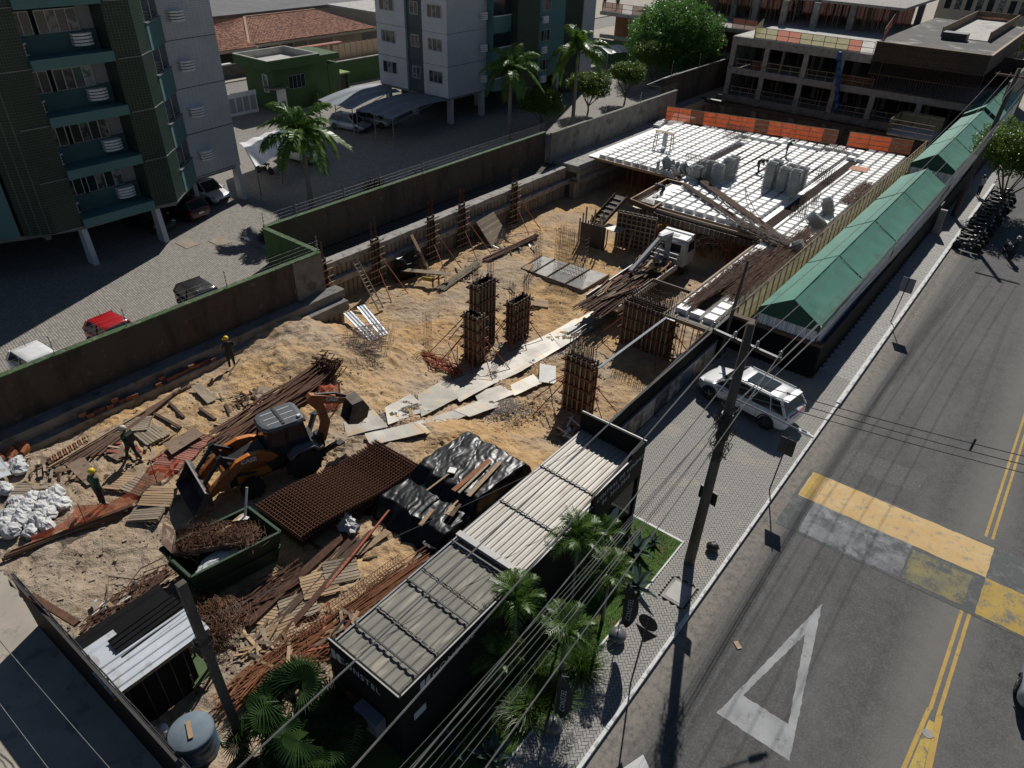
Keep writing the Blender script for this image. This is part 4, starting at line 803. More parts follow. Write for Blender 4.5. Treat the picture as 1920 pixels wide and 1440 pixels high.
    for k in range(7):
        c = MB(); c.lathe([(.26, 0), (.21, .88)], (0, 0, 0), 12); place('chute_segment', c.mesh('chute_segment', BLUED, True), ch, (.9 - .19 * k, 0, .83 * k))
farb()
def far_misc():
    b = MB(); b.bx(-39.5, -10.9, 89.4, 89.6, -5, -.02); struct('pit_end_face', b, CONCD)
    t = thing('timber_beam', 'dark horizontal beam spanning the pit in front of the concrete frame', 'beam', (-24, 86, -.2)); b = MB(); b.bx(-38, -10.9, 85.9, 86.5, -.35, 0.05); part('beam', b, DARKM, t, True); b = MB()
    for k in range(20): b.beam((-37.5 + k * 1.4, 86.2, -3.4), (-37.5 + k * 1.4, 86.2, -.35), .12, .12)
    part('strut', b, WOODD, t, True)
    # buildings beyond and trees at the top right
    for (x, y, sx, sy, h, l) in ((-20, 150, 14, 10, 9, 'pale louvred building beyond the construction deck'), (6, 170, 16, 12, 7, 'low pale building behind the far street trees')):
        t = thing('building', l, 'building', (x, y, 0)); b = MB(); b.bx(x - sx / 2, x + sx / 2, y, y + sy, 0, h); part('wall', b, CREAM, t, True)
        for k in range(8): window(t, (x - sx / 2 + 1 + k * sx / 9, y - .04), (x - sx / 2 + 2 + k * sx / 9, y - .04), h - 3, h - 1, 1)
    # orange net fence along the back edge of the slab
    for (a, b_, n, l) in ((Vector((-36.0, 73.2, 0.05)), Vector((-18.9, 76.9, 0.05)), 13, 'long orange netting guard fence along the back of the white slab'), (Vector((-17.9, 77.2, 0.05)), Vector((-12.3, 78.4, .05)), 3, 'short orange netting guard panel nearest the green tent')):
        t = thing('net_fence', l, 'fence', tuple((a + b_) / 2)); d = (b_ - a); h = 1.45
        for k in range(n):
            p, q = a + d * k / n, a + d * (k + 1) / n; nn = MB(); nn.grid(lambda u, v, p=p, q=q: (p.lerp(q, u).x, p.lerp(q, u).y + .05 * math.sin(u * 9 + k) * math.sin(v * 3.1), p.z + .12 + v * (h - .12)), 8, 4); part('net_panel', nn, NETO if k % 5 not in (2,) else NETD, t, True)
            fr = MB(); fr.beam(p, p + Vector((0, 0, h)), .05, .05)
            part('post', fr, WOODG, t, True)
            fr = MB()
            for hh in (.5, .98, h): fr.beam(p + Vector((0, -.03, hh)), q + Vector((0, -.03, hh)), .03, .06)
            part('rail', fr, WOODG, t, True)
    # small platform cage at the slab's far right
    t = thing('platform', 'small railed timber platform with yellow netting near the tent', 'platform', (-13, 84, 0)); b = MB(); b.bx(-15.5, -11.4, 81.5, 86, .9, 1.05); part('deck', b, CONCL, t, True); b = MB()
    for (p, q) in (((-15.5, 81.5), (-11.4, 81.5)), ((-15.5, 81.5), (-15.5, 86)), ((-15.5, 86), (-11.4, 86))):
        for h in (1.5, 2.0, 2.4): b.beam((p[0], p[1], h), (q[0], q[1], h), .05, .06)
        for u in (0, .33, .66, 1): x = p[0] + (q[0] - p[0]) * u; y = p[1] + (q[1] - p[1]) * u; b.beam((x, y, -.5), (x, y, 2.4), .06, .06)
    part('railing', b, WOODG, t, True); b = MB(); b.bx(-15.5, -11.4, 86.05, 86.07, 1.05, 2.3); b.bx(-15.56, -15.54, 81.5, 86, 1.05, 2.3); part('net', b, NETY, t, True)
far_misc()
# ---------------------------------------------------------------- waffle slab
PITCHM = 0.88
def back_y(x): return 73.0 + (x + 36) * 0.222 - 0.75
def slab_in(x, y):
    if x < -35.0 or x > -11.9 or y > back_y(x): return False
    fy = 57.0 if x < -25.4 else (50.0 if x < -15.4 else 34.9)
    if x < -30.5: fy = 57.0
    return y > fy
def beam_at(x, y):
    if -26.5 < x < -25.2 and y < 70.5: return True
    if -16.35 < x < -15.1 and 50 < y < 72.5: return True
    if -27 < x < -16 and back_y(x) - 2.9 < y < back_y(x) - 1.9: return True
    if 56.0 < y < 56.9 and x < -24.6: return True
    if -14.2 < x < -13.35 and 35.5 < y < 47: return True
    return False
slab = thing('waffle_slab', 'white waffle slab formwork laid out in rows beside the green tents', 'slab', (-24, 60, 0))
for poly in ([(-35.3, 56.9), (-25.6, 56.9), (-25.6, 75.1), (-35.3, 72.9)], [(-25.6, 49.7), (-15.2, 49.7), (-15.2, 77.4), (-25.6, 75.1)], [(-15.2, 34.5), (-11.6, 34.5), (-11.6, 78.2), (-15.2, 77.4)]):
    part('deck_sheet', MB().prism(poly, -0.12, 0.0), PLASW if poly[0][0] < -16 else CONCD, slab, True)
def frustum(b, t, h):
    m_ = MB(); vs = []
    for (s_, z) in ((b, 0), (b, .03), (t + .02, .04), (t, h - .02), (t - .03, h)):
        for (i, j) in ((-1, -1), (1, -1), (1, 1), (-1, 1)): vs.append((i * s_ / 2, j * s_ / 2, z))
    m_.add(vs, [(4 * k + i, 4 * k + (i + 1) % 4, 4 * k + 4 + (i + 1) % 4, 4 * k + 4 + i) for k in range(4) for i in range(4)] + [(16, 17, 18, 19)]); return m_
mold = frustum(.79, .67, .3); moldm = mold.mesh('mould', PLASW)
cells = []
ix = 0
for i in range(28):
    for j in range(50):
        x = -34.9 + i * PITCHM + .2; y = 35.4 + j * PITCHM
        if slab_in(x, y) and slab_in(x - .4, y - .3) and not beam_at(x, y): cells.append((x, y))
cells.sort(key=lambda c: (c[0] ** 2 + c[1] ** 2))
rest = MB()
for n_, (x, y) in enumerate(cells):
    dz = rng.uniform(0, .012)
    if n_ < 300: place('mould', moldm, slab, (x + 24, y - 60, dz), (0, 0, rng.normal(0, .008)))
    else:
        b0 = len(rest.v); rest.v += [(a + x + rng.uniform(-.006, .006), b_ + y, c_ + dz) for a, b_, c_ in mold.v]; rest.f += [tuple(b0 + i for i in f) for f in mold.f]; rest.mi += [0] * len(mold.f)
part('far_moulds', rest, PLASW, slab, True, stuff=True)
e = MB()     # dark beam troughs with film ply bottoms, set a little above the sheet
for (x0, x1, y0, y1) in ((-26.4, -25.75, 57, 71), (-16.2, -15.4, 50, 73), (-14.1, -13.5, 35.5, 47.5)): e.bx(x0, x1, y0, y1, .01, .03)
part('trough_bottom', e, M('trough film ply', (.05, .035, .03), (.03, .022, .02), 3, .95, spec=.1), slab, True)
e = MB()
for k in range(12):
    x0 = -27 + k * .92; e.bx(x0, x0 + .9, back_y(x0) - 2.75, back_y(x0) - 2.1, .01, .03)
part('trough_bottom', e, M('trough film ply', (.05, .035, .03), (.03, .022, .02), 3, .95, spec=.1), slab, True)
e = MB(); 
for (p, q) in (((-25.6, 49.6), (-15.2, 49.6)), ((-25.6, 49.0), (-15.2, 49.0)), ((-35, 56.7), (-27, 56.7)), ((-25.7, 49.6), (-25.7, 56.7)), ((-15.15, 34.5), (-15.15, 49.6)), ((-14.5, 34.4), (-14.5, 40)), ((-11.5, 34.4), (-11.5, 78)), ((-15.2, 34.3), (-11.5, 34.3))):
    o = MB(); o.beam((p[0], p[1], -.05), (q[0], q[1], -.05), .1, .22); part('edge_board', o, WOODN if rng.random() < .5 else WOODG, slab, True)
for (p, q) in (((-25.6, 49.3), (-15.2, 49.3)), ((-25.2, 48.7), (-15.2, 48.7))):
    o = MB(); o.beam((p[0], p[1], -.45), (q[0], q[1], -.45), .08, .5); part('beam_side', o, PLYD, slab, True)
    for k in range(26): o = MB(); x = p[0] + .2 + k * .4; o.beam((x, p[1] - .07, -.7), (x, p[1] - .07, -.2), .05, .07); part('cleat', o, WOODG if k % 3 else WOODN, slab, True)
o = MB(); o.bx(-15.35, -15.2, 34.5, 49.5, -.5, -.1); part('beam_side', o, PLYD, slab, True)
pw_ = MB(); 
for k in range(420):
    if k < 260: x, y = rng.uniform(-25.4, -12), rng.uniform(49.4, 60)
    elif k < 330: x, y = rng.uniform(-34.5, -25.6), rng.uniform(57.2, 66)
    else: x, y = rng.uniform(-15.1, -11.7), rng.uniform(34.6, 49)
    pw_.tube((x, y, -3.1), (x + rng.uniform(-.08, .08), y, -.12), .032, 4)
part('prop_forest', pw_, REDST, slab, True, stuff=True)
pw_ = MB()
for k in range(36):
    pw_.beam((rng.uniform(-25, -13), 49.6 + rng.uniform(0, 3), -3), (rng.uniform(-25, -13), 49.6 + rng.uniform(0, 3), -.3), .04, .04)
part('cross_brace', pw_, WOODG, slab, True, stuff=True)
# bars laid in the ribs
br_ = MB()
for k in range(30):
    x = -24.95 + (k % 10) * PITCHM + .42 + rng.uniform(-.05, .05); y0 = rng.uniform(58, 66); L = rng.uniform(5, 10); y1 = min(y0 + L, back_y(x) - 3); 
    br_.beam((x, y0, .33), (x, y1, .33), .05 if k % 2 else .12, .03)
solo('rebar_rod', br_, RUST, 'rusty bars laid lengthwise along the ribs of the white slab', 'rebar')
def cage(label, x, y, wx, wy, z0, z1, nx, ny, mat=REBAR, st=.3, group=None, r=.014, name='rebar_cage', wild=0.0, upto=1.0):
    t = thing(name, label, 'rebar', (x, y, z0), group=group); b = MB()
    pts = [(-wx / 2 + wx * i / max(1, nx - 1), s_ * wy / 2) for i in range(nx) for s_ in (-1, 1)] + [(s_ * wx / 2, -wy / 2 + wy * j / max(1, ny - 1)) for j in range(1, ny - 1) for s_ in (-1, 1)]
    for (a, c) in pts: b.tube((a, c, 0), (a + rng.normal(0, .02 + wild), c + rng.normal(0, .02 + wild), (z1 - z0) * rng.uniform(.93, 1.0)), r, 4, cap=False)
    part('vertical_bars', b, mat, t); b = MB(); z = .1
    while z < (z1 - z0) * upto:
        for (p, q) in (((-wx / 2, -wy / 2), (wx / 2, -wy / 2)), ((wx / 2, -wy / 2), (wx / 2, wy / 2)), ((wx / 2, wy / 2), (-wx / 2, wy / 2)), ((-wx / 2, wy / 2), (-wx / 2, -wy / 2))): b.tube((p[0], p[1], z), (q[0], q[1], z), r * .7, 3, cap=False)
        z += st
    part('stirrups', b, mat, t); return t
for (px, py, wx, wy, h, l) in ((1378, 262, 2.4, .5, 1.5, 'dark cluster of column starter bars at the back of the slab by the orange net'), (1300, 305, 1.6, .4, .8, 'low starter bars at the near end of the left trough'), (1545, 338, 1.4, .5, 1.1, 'starter bars standing in the trough right of the tray stacks'), (1515, 385, .9, 1.8, 1.1, 'long starter cage in the trough by the rear tray stack'),
    (1495, 408, 1.0, .8, 1.0, 'starter cage wrapped round a white block at the near end of the trough'), (1555, 283, 3.2, .5, .8, 'row of starter bars before the back edge near the orange panels'), (1202, 315, 1.0, .4, .6, 'short starter bars at the left corner of the slab')):
    p = G(px, py, 0.05); cage(l, p.x, p.y, wx, wy, .05, h, max(3, int(wx / .14)), max(2, int(wy / .2)), r=.017)
# stacks of nested trays
tray = MB(); vs = []
for (s_, z) in ((.86, .22), (.86, .16), (.72, .15), (.62, .0), (.56, .02), (.64, .2), (.74, .225)):
    for (i, j) in ((-1, -1), (1, -1), (1, 1), (-1, 1)): vs.append((i * s_ / 2, j * s_ / 2, z))
tray.add(vs, [(4 * k + i, 4 * k + (i + 1) % 4, 4 * ((k + 1) % 7) + (i + 1) % 4, 4 * ((k + 1) % 7) + i) for k in range(6) for i in range(4)] + [(19, 18, 17, 16), (12, 13, 14, 15)])
traym = tray.mesh('tray', PLASG)
def stack(px, py, n, label, tilt=None, step=.152):
    p = G(px, py, .05); t = thing('tray_stack', label, 'tray stack', (p.x, p.y, .3), group='stacks of grey waffle trays on the slab')
    for k in range(max(4, int(n * .8))): place('tray', traym, t, (rng.normal(0, .012), rng.normal(0, .012), k * step), (0, 0, rng.normal(0, .008)))
    if tilt: t.rotation_euler = tilt
    return t
for (px, py, n, l) in ((1304, 342, 9, 'short tray stack at the far left of the left group'), (1329, 340, 12, 'tray stack behind the left group second from left'), (1341, 349, 13, 'nearest tall tray stack of the left group'), (1360, 341, 14, 'right hand tray stack of the left group'), (1369, 334, 13, 'rearmost tray stack of the left group'), (1321, 332, 9, 'low tray stack peeking out behind the left group'),
    (1438, 356, 17, 'left tall tray stack of the right group near the stooping worker'), (1447, 348, 16, 'rear left tray stack of the right group'), (1462, 362, 15, 'middle tray stack of the right group'), (1482, 371, 17, 'nearest right tray stack of the right group'), (1494, 362, 15, 'rearmost right tray stack of the right group'), (1476, 353, 14, 'tray stack hidden at the back of the right group')):
    stack(px, py, n, 'upright ' + l)
t = stack(1553, 405, 9, 'leaning upper tray stack against the tent fence', (0, R(-24), .4)); t = stack(1542, 432, 11, 'tumbled tray stack leaning right against the tent fence', (0, R(-58), .55)); stack(1497, 478, 4, 'small tumbled pile of trays by the tent fence further down', (0, R(-35), .2))
t = thing('loose_trays', 'heap of loose trays tipped over at the near left corner of the slab', 'trays', tuple(G(1262, 322, .25)))
for k in range(16): place('tray', traym, t, (-1.6 + k * .26 + rng.normal(0, .05), rng.normal(0, .35), .15 + rng.uniform(0, .3)), (rng.uniform(-.5, .5), R(60) + rng.uniform(-.4, .5), rng.uniform(-.6, .6)))
# trestle
p = G(1243, 277, .3); t = thing('trestle', 'small wooden trestle standing on the white trays at the left', 'trestle', (p.x, p.y, .3)); b = MB()
for (a, c) in ((-.9, -.3), (.9, -.3), (-.9, .3), (.9, .3)): b = MB(); b.beam((a, c, 0), (a * .9, c * .5, 1.45), .07, .07); part('leg', b, WOODN, t)
b = MB(); b.beam((-1, 0, 1.45), (1, 0, 1.45), .3, .05); part('plank', b, WOODN, t); b = MB(); b.box((.1, 0, .75), (.35, .3, 1.2)); part('bag', b, BAGW, t)
p = G(1610, 318, .33); b = MB(); 
for k in range(5): b.box((p.x, p.y - .4 + k * .3, .36), (1.5, .22, .03), .1)
solo('slatted_board', b, M('pale orange board', (0.62, 0.30, 0.18), (0.5, 0.25, 0.15), 2, .8), 'orange slatted board lying on the slab near the tent fence', 'board')
p = G(1585, 337, .33); b = MB()
for k in range(7): b.beam((p.x - .6, p.y - 1.5 + k * .5, .35), (p.x + .4, p.y - 1.5 + k * .5, .35), .02, .02)
b.beam((p.x - .6, p.y - 1.6, .35), (p.x - .6, p.y + 1.6, .35), .03, .03); b.beam((p.x + .4, p.y - 1.6, .35), (p.x + .4, p.y + 1.6, .35), .03, .03); solo('ladder', b, RUST, 'rusty cage ladder lying on the slab below the orange board', 'ladder')
def bars(label, p, q, n, w_, r=.014, sag=0.0, wild=.05, mat=REBAR, name='rebar_bundle', curl=None, h=0.06, jit=0.3, group=None):
    """a bundle of n long bars from p to q"""
    p, q = Vector(p), Vector(q); d = (q - p).normalized(); s_ = Vector((-d.y, d.x, 0)).normalized(); b = MB()
    for k in range(n):
        a = rng.uniform(-w_, w_); hz = abs(rng.normal(0, h)); A = p + s_ * a + Vector((0, 0, hz)) - d * rng.uniform(0, jit); B = q + s_ * (a * (1 - wild) + rng.normal(0, wild)) + Vector((0, 0, abs(rng.normal(0, h)))) + d * rng.uniform(0, jit)
        pts = [A.lerp(B, u) + s_ * math.sin(u * 3.14) * rng.normal(0, wild) + Vector((0, 0, -sag * math.sin(u * 3.14))) for u in (0, .25, .5, .75, 1)]
        if curl: pts += [B + d * .5 * curl + Vector((0, 0, .25)), B + d * .1 + Vector((0, 0, .5))]
        b.path(pts, r, 3)
    return solo(name, b, mat, label, 'rebar', group)
g5 = lambda px, py, z=.35: G(px, py, z)
bars('long brown bundle of planks and bars crossing the slab corner diagonally, upper one', g5(1292, 322, .5), g5(1475, 455, .45), 26, .32, .03, wild=.04, mat=WOODD)
bars('long brown bundle crossing the slab corner diagonally, lower one', g5(1285, 348, .45), g5(1455, 462, .45), 26, .3, .028, wild=.05, mat=WOODD)
bars('tangle of upright rusty bars at the meeting of the two diagonal bundles', g5(1390, 425, .4), g5(1475, 462, .5), 60, .5, .02, wild=.3, mat=REBAR, h=.25)
bars('dense pile of rusty reinforcing bars on the right strip of trays beside the tent fence', g5(1385, 545), g5(1505, 445), 170, .5, .012, wild=.2, mat=RUST, h=.16, jit=1.8)
bars('second pile of rusty bars lower down the strip of trays', g5(1310, 562), g5(1420, 480), 110, .4, .012, wild=.2, mat=RUST, h=.12, jit=1.5)
bars('short heap of dark bars against the tent fence near the mesh ladder', g5(1585, 380), g5(1625, 345), 40, .5, .02, wild=.1, mat=RUST, h=.1)
for (a, c, l) in (((1398, 350), (1440, 432), 'single bent rusty bar arching over the white trays'),):
    b = MB(); A, B = g5(*a, .4), g5(*c, .5); b.path([A.lerp(B, u) + Vector((-.5 * math.sin(u * 3.1), 0, .25 * math.sin(u * 3.1))) for u in np.linspace(0, 1, 8)], .035, 4); solo('bent_bar', b, RUST, l, 'rebar')
b = MB(); A, B = g5(1440, 505, .4), g5(1490, 455, .5); b.beam(A, B, .12, .04); solo('plank', b, WOODN, 'pale plank lying among the rusty bars by the tent fence', 'plank')
b = MB(); A, B = G(1256, 600, -.05), G(1330, 545, -.05); b.beam(A, B, .55, .04); solo('plank', b, M('pale grey board', (.45, .46, .5), None, 1, .5), 'pale grey board along the edge of the tray strip by the big form box', 'board')
# ---------------------------------------------------------------- column formwork
def colform(label, x, y, wx, wy, z0, z1, rebar=1.1, ns=None, brace=True, rz=0.0, clamps=5):
    t = thing('column_form', label, 'formwork', (x, y, z0), rz, group='timber column forms standing in the pit'); H_ = z1 - z0
    for (a, c, sx, sy) in ((0, -wy / 2, wx, .03), (0, wy / 2, wx, .03), (-wx / 2, 0, .03, wy - .03), (wx / 2, 0, .03, wy - .03)):
        b = MB(); b.box((a, c, H_ / 2), (sx, sy, H_)); part('ply_panel', b, PLYD, t)
    sm_ = MB(); sm_.box((0, 0, H_ / 2 + .06), (.075, .06, H_ + .12)); smm = sm_.mesh('stud', WOODG); smd = sm_.mesh('stud', WOODN)
    for s_ in (-1, 1):
        n = max(2, round(wx / .29))
        for k in range(n + 1): place('stud', (smm, smd)[k % 2], t, (-wx / 2 + wx * k / n, s_ * (wy / 2 + .05), rng.uniform(-.12, .06)))
        n = max(2, round(wy / .29))
        for k in range(n + 1): place('stud', (smm, smd)[k % 2], t, (s_ * (wx / 2 + .055), -wy / 2 + wy * k / n, rng.uniform(-.12, .06)), (0, 0, R(90)))
    cm = MB(); ex = .28
    for s_ in (-1, 1): cm.beam((-wx / 2 - ex, s_ * (wy / 2 + .11), 0), (wx / 2 + ex, s_ * (wy / 2 + .11), 0), .05, .08); cm.beam((s_ * (wx / 2 + .12), -wy / 2 - ex, .09), (s_ * (wx / 2 + .12), wy / 2 + ex, .09), .05, .08)
    cmm = cm.mesh('clamp', CLAMP)
    for k in range(clamps): place('clamp', cmm, t, (0, 0, .25 + (H_ - .5) * k / (clamps - 1)))
    if brace:
        for (dx, dy) in ((-1, -.4), (.6, -1), (1, .3), (-.5, 1), (-1, .5), (1, -.5), (-.7, -1.2)):
            b = MB(); L = min(H_ * .55, 1.9) * rng.uniform(.6, 1.1); b.tube((dx * wx / 2, dy * wy / 2, H_ * .62), (dx * (wx / 2 + L), dy * (wy / 2 + L), .02), .028, 5); part('raking_prop', b, REDST, t)
    if rebar:
        b = MB()
        for (a, c) in [(-wx / 2 + .08 + (wx - .16) * i / max(1, int(wx / .13)), s_ * (wy / 2 - .08)) for i in range(int(wx / .13) + 1) for s_ in (-1, 1)]: b.tube((a, c, H_ * .6), (a + rng.normal(0, .02), c + rng.normal(0, .02), H_ + rebar * rng.uniform(.85, 1)), .02, 4)
        z = H_ - .2
        while z < H_ + rebar * .45: b.beam((-wx / 2 + .08, -wy / 2 + .08, z), (wx / 2 - .08, -wy / 2 + .08, z), .012, .012); b.beam((-wx / 2 + .08, wy / 2 - .08, z), (wx / 2 - .08, wy / 2 - .08, z), .012, .012); z += .15
        part('starter_bars', b, REBAR, t)
    return t
colform('front column form at the middle of the pit, wide side to the camera', -23.3, 26.85, 1.0, .5, -3.05, .15, 0.0)
colform('tallest column form directly behind the front one, bars sticking out high', -24.15, 28.6, .55, 1.5, -3.05, 1.3, 1.15)
colform('column form right of the tallest one with a tall crown of bars', -23.1, 30.75, .5, 1.5, -3.05, -.35, 1.5)
colform('nearest column form beside the black hoarding with a dense crown of bars', -15.85, 26.75, 1.55, .5, -3.05, .35, 1.1)
colform('wide form box carrying the slab corner next to the truck', -16.35, 35.0, 3.0, .9, -3.05, -.1, 1.0, clamps=4)
b = MB()
for (p, q) in (((-17.9, 35.5), (-17.9, 38.0)), ((-14.9, 35.5), (-14.9, 38.0)), ((-17.9, 38.0), (-14.9, 38.0))): b.beam((p[0], p[1], -.05), (q[0], q[1], -.05), .08, .2)
for k in range(26): b.tube((-17.6 + .1 * k, 36.9, -2.9), (-17.6 + .1 * k, 36.9, .5), .014, 4)
solo('rebar_cage', b, REBAR, 'open bar cage between the wide form box and the truck', 'rebar')
def wallform(label, px, py, h=3.6):
    p = G(px, py, -3.0); p = Vector((-34.85, p.y, -3.1)); t = thing('wall_column_form', label, 'formwork', tuple(p), group='propped pilaster forms along the pile wall')
    b = MB()
    for s_ in (-.3, .3): b.beam((0, s_, 0), (0, s_, h), .1, .1)
    b.beam((-.05, 0, 0), (-.05, 0, h * .95), .03, .5); part('form_board', b, PLYD, t)
    for s_ in (-.32, 0, .32): b = MB(); b.beam((.08, s_, 0), (.08, s_, h * rng.uniform(.85, 1)), .07, .08); part('stud', b, WOODD, t)
    for k in range(7): b = MB(); b.beam((.15, -.75, .3 + k * .5), (.15, .75, .32 + k * .5 + rng.uniform(-.05, .05)), .05, .08); part('clamp', b, WOODG, t)
    b = MB()
    for s_ in (-.18, .18):
        for k in range(4): b.tube((-.1 + k * .06, s_, h - .3), (-.1 + k * .06 + rng.normal(0, .03), s_, h + 1.1), .014, 4)
    part('starter_bars', b, RUST, t)
    for (dy, hh) in ((-1.2, .6), (.4, .72)): b = MB(); b.tube((.15, dy * .2, h * hh), (2.6, dy, .1), .035, 5); part('raking_prop', b, REDST, t)
    return t
for (px, py, l) in ((640, 590, 'propped wall form nearest the cap corner with a timber ladder leaning on it'), (742, 548, 'propped wall form behind the fallen column chute'), (830, 495, 'propped wall form left of the tilted panel'), (890, 470, 'dark wall form just left of the tilted grey panel'), (985, 425, 'farthest propped wall form by the jog of the pile wall')): wallform(l, px, py)
b = MB(); A, B = Vector((-34.2, 27.6, -.3)), Vector((-31.9, 27.4, -2.9)); s_ = Vector((0, .22, 0))
b.beam(A + s_, B + s_, .06, .08); b.beam(A - s_, B - s_, .06, .08)
for k in range(13): q = A.lerp(B, (k + .5) / 13); b.beam(q - s_ * 1.2, q + s_ * 1.2, .06, .03)
solo('ladder', b, WOODG, 'timber ladder leaning on the nearest wall form', 'ladder')
def leaning(label, px, py, w_, h_, mat, th=.04, tilt=60, name='panel', rz=0, boards=0, z=-3.0):
    p = G(px, py, z); t = thing(name, label, 'panel', (p.x, p.y, z - .05), rz); Mx = Matrix.Rotation(R(tilt), 3, 'X')
    n = boards or 1
    for k in range(n): b = MB(); c = Mx @ Vector((0, h_ * (k + .5) / n, 0)); b.box(c, (w_, h_ / n - (.012 if n > 1 else 0), th), M=Mx); part('board', b, mat, t)
    return t
leaning('big grey boarded panel leaning in front of the pile wall', 938, 452, 2.6, 2.3, WOODG, .06, 50, rz=R(90 + 8), boards=10)
leaning('long pale plank leaning on the pile wall', 806, 510, .28, 3.0, WOODN, .05, 58, 'plank', R(95))
zz = thing('zinc_sheets', 'two shiny zinc sheets tipped over the netting hole below the cap corner', 'sheet metal', (-30.2, 24.3, -1.4))
for k in range(2):
    b = MB(); A, B = GX(650 + k * 14, 575 - 2 * k, -30.6), T(702 + 8 * k, 640 + 0 * k, .1); A.z = -1.1
    def zf(u, v, A=A, B=B, k=k): q = A.lerp(B, u); return (q.x + (v - .5) * .1, q.y + (v - .5) * .6 + .5 * k, q.z + .05 + .025 * math.sin(v * 19))
    b.grid(zf, 6, 16); part('sheet', b, ZINC, zz, True)
# footing slab with starter bars
ft = thing('footing_slab', 'pale blinding slab with timber dividers and tall starter bars', 'footing', tuple(G(1060, 510, -3.0)))
P_ = [G(977, 506, -2.95), G(1016, 482, -2.95), G(1142, 518, -2.95), G(1092, 548, -2.95)]
b = MB(); b.prism([(q.x, q.y) for q in P_], -3.15, -2.86); part('blinding', b, CONCL, ft, True)
for (u) in (.0, .2, .42, .72, 1.0): b = MB(); b.beam(P_[0].lerp(P_[3], u) + Vector((0, 0, .13)), P_[1].lerp(P_[2], u) + Vector((0, 0, .13)), .08, .1); part('divider', b, WOODD, ft, True)
b = MB(); b.beam(P_[0] + Vector((0, 0, .13)), P_[3] + Vector((0, 0, .13)), .08, .1); part('divider', b, WOODD, ft, True)
q = G(1068, 514, -2.9); cage('broad screen of tall starter bars rising from the pale footing', q.x, q.y, 2.5, .5, -2.9, .6, 20, 2, REBAR, .3, r=.014, upto=.95)
q = G(1006, 498, -2.9); cage('slim starter cage at the left end of the pale footing', q.x, q.y, .45, .4, -2.9, -.1, 4, 3, RUST, .22, r=.013)
q = T(803, 655); cage('slim rusty starter cage standing in the sand left of the column forms', q.x, q.y, .4, .3, q.z, q.z + 2.6, 4, 2, RUSTO, .25, r=.011)
# stair / shaft formwork group beyond the footing
sg = thing('stair_form', 'timber stair formwork with a dark ramp and battens', 'formwork', tuple(G(1130, 460, -3.0)))
A0, A1 = G(1118, 420, -1.2), G(1165, 368, 0.2); d = Vector((.55, 0, 0))
b = MB(); b.add([A0 - d, A0 + d, A1 + d, A1 - d], [(0, 1, 2, 3)]); b.add([p + Vector((0, 0, -.1)) for p in (A0 - d, A0 + d, A1 + d, A1 - d)], [(3, 2, 1, 0)]); part('ramp', b, PLYD, sg, True)
for k in range(6): q = A0.lerp(A1, (k + .6) / 6.5) + Vector((0, 0, .05)); b = MB(); b.beam(q - d * .8, q + d * .5, .06, .06); part('batten', b, WOODN, sg, True)
for s_ in (-1, 1): b = MB(); b.beam(A0 + d * s_ + Vector((0, 0, .05)), A1 + d * s_ + Vector((0, 0, .05)), .05, .3); part('side_board', b, WOODD, sg, True)
q = G(1150, 428, -1.3); b = MB(); b.box(q, (1.6, 1.1, .05)); part('landing', b, SHEETM, sg, True)
for (a, c) in ((-.75, -.5), (.75, -.5), (.75, .5), (-.75, .5)): b = MB(); b.beam((q.x + a, q.y + c, -3), (q.x + a, q.y + c, -1.33), .08, .08); part('leg', b, WOODG, sg, True)
for k in range(9): q = G(1084 + 5.2 * k, 455 + 1.5 * k, -3); b = MB(); b.beam(q, q + Vector((0, 0, 2.1 + .5 * (k % 3))), .1, .08); part('stud', b, WOODN if k % 2 else WOODG, sg, True)
b = MB(); A, B = G(1084, 458, -3), G(1130, 470, -3); b.beam((A + B) / 2 + Vector((0, .15, .9)) - (B - A) / 2, (A + B) / 2 + Vector((0, .15, .9)) + (B - A) / 2, .04, 1.9); part('ply_panel', b, PLYD, sg, True)
sg = thing('shaft_form', 'gridded timber wall form with a leaning pale prop beside the stair form', 'formwork', tuple(G(1190, 470, -3.0)))
A, B = G(1152, 462, -3), G(1222, 478, -3); up = Vector((0, 0, 3.0)); b = MB(); b.beam(A + up / 2 + Vector((0, .1, 0)), B + up / 2 + Vector((0, .1, 0)), .04, 3.0); part('ply_panel', b, PLYD, sg, True)
for k in range(9): q = A.lerp(B, k / 8); b = MB(); b.beam(q, q + up, .08, .08); part('stud', b, WOODG, sg, True)
for k in range(8): b = MB(); h_ = Vector((0, -.07, .2 + .38 * k)); b.beam(A + h_, B + h_, .06, .08); part('clamp', b, WOODG, sg, True)
for (x0, x1) in ((1176, 1197), (1206, 1214)): b = MB(); b.beam(G(x0, 476, -3), G(x1, 395, -.1), .12, .06); part('leaning_prop', b, WOODN, sg, True)
fr = thing('beam_form', 'open timber beam trough frame where the kneeling worker ties bars', 'formwork', tuple(G(1240, 370, 0)))
Q = [G(1182, 378, 0), G(1250, 340, 0), G(1290, 350, 0), G(1224, 395, 0)]
for k in range(4):
    b = MB(); b.beam(Q[k], Q[(k + 1) % 4], .08, .4); part('side_board', b, WOODD, fr, True); b = MB(); b.beam(Q[k] + Vector((0, 0, .22)), Q[(k + 1) % 4] + Vector((0, 0, .22)), .12, .05); part('top_board', b, WOODN, fr, True)
b = MB(); b.prism([(q.x, q.y) for q in Q], -.35, -.3); part('bottom_sheet', b, SHEETM, fr, True); b = MB()
for k in range(16): u = (k + .5) / 16; p = Q[0].lerp(Q[3], u * .9 + .05); q = Q[0].lerp(Q[1], .5).lerp(Q[3].lerp(Q[2], .5), u * .9 + .05); b.tube(p + Vector((0, 0, .1)), q + Vector((0, 0, .2)), .02, 4); b.tube(p, p + Vector((0, 0, .7)), .018, 4)
part('bars', b, REBAR, fr, True)
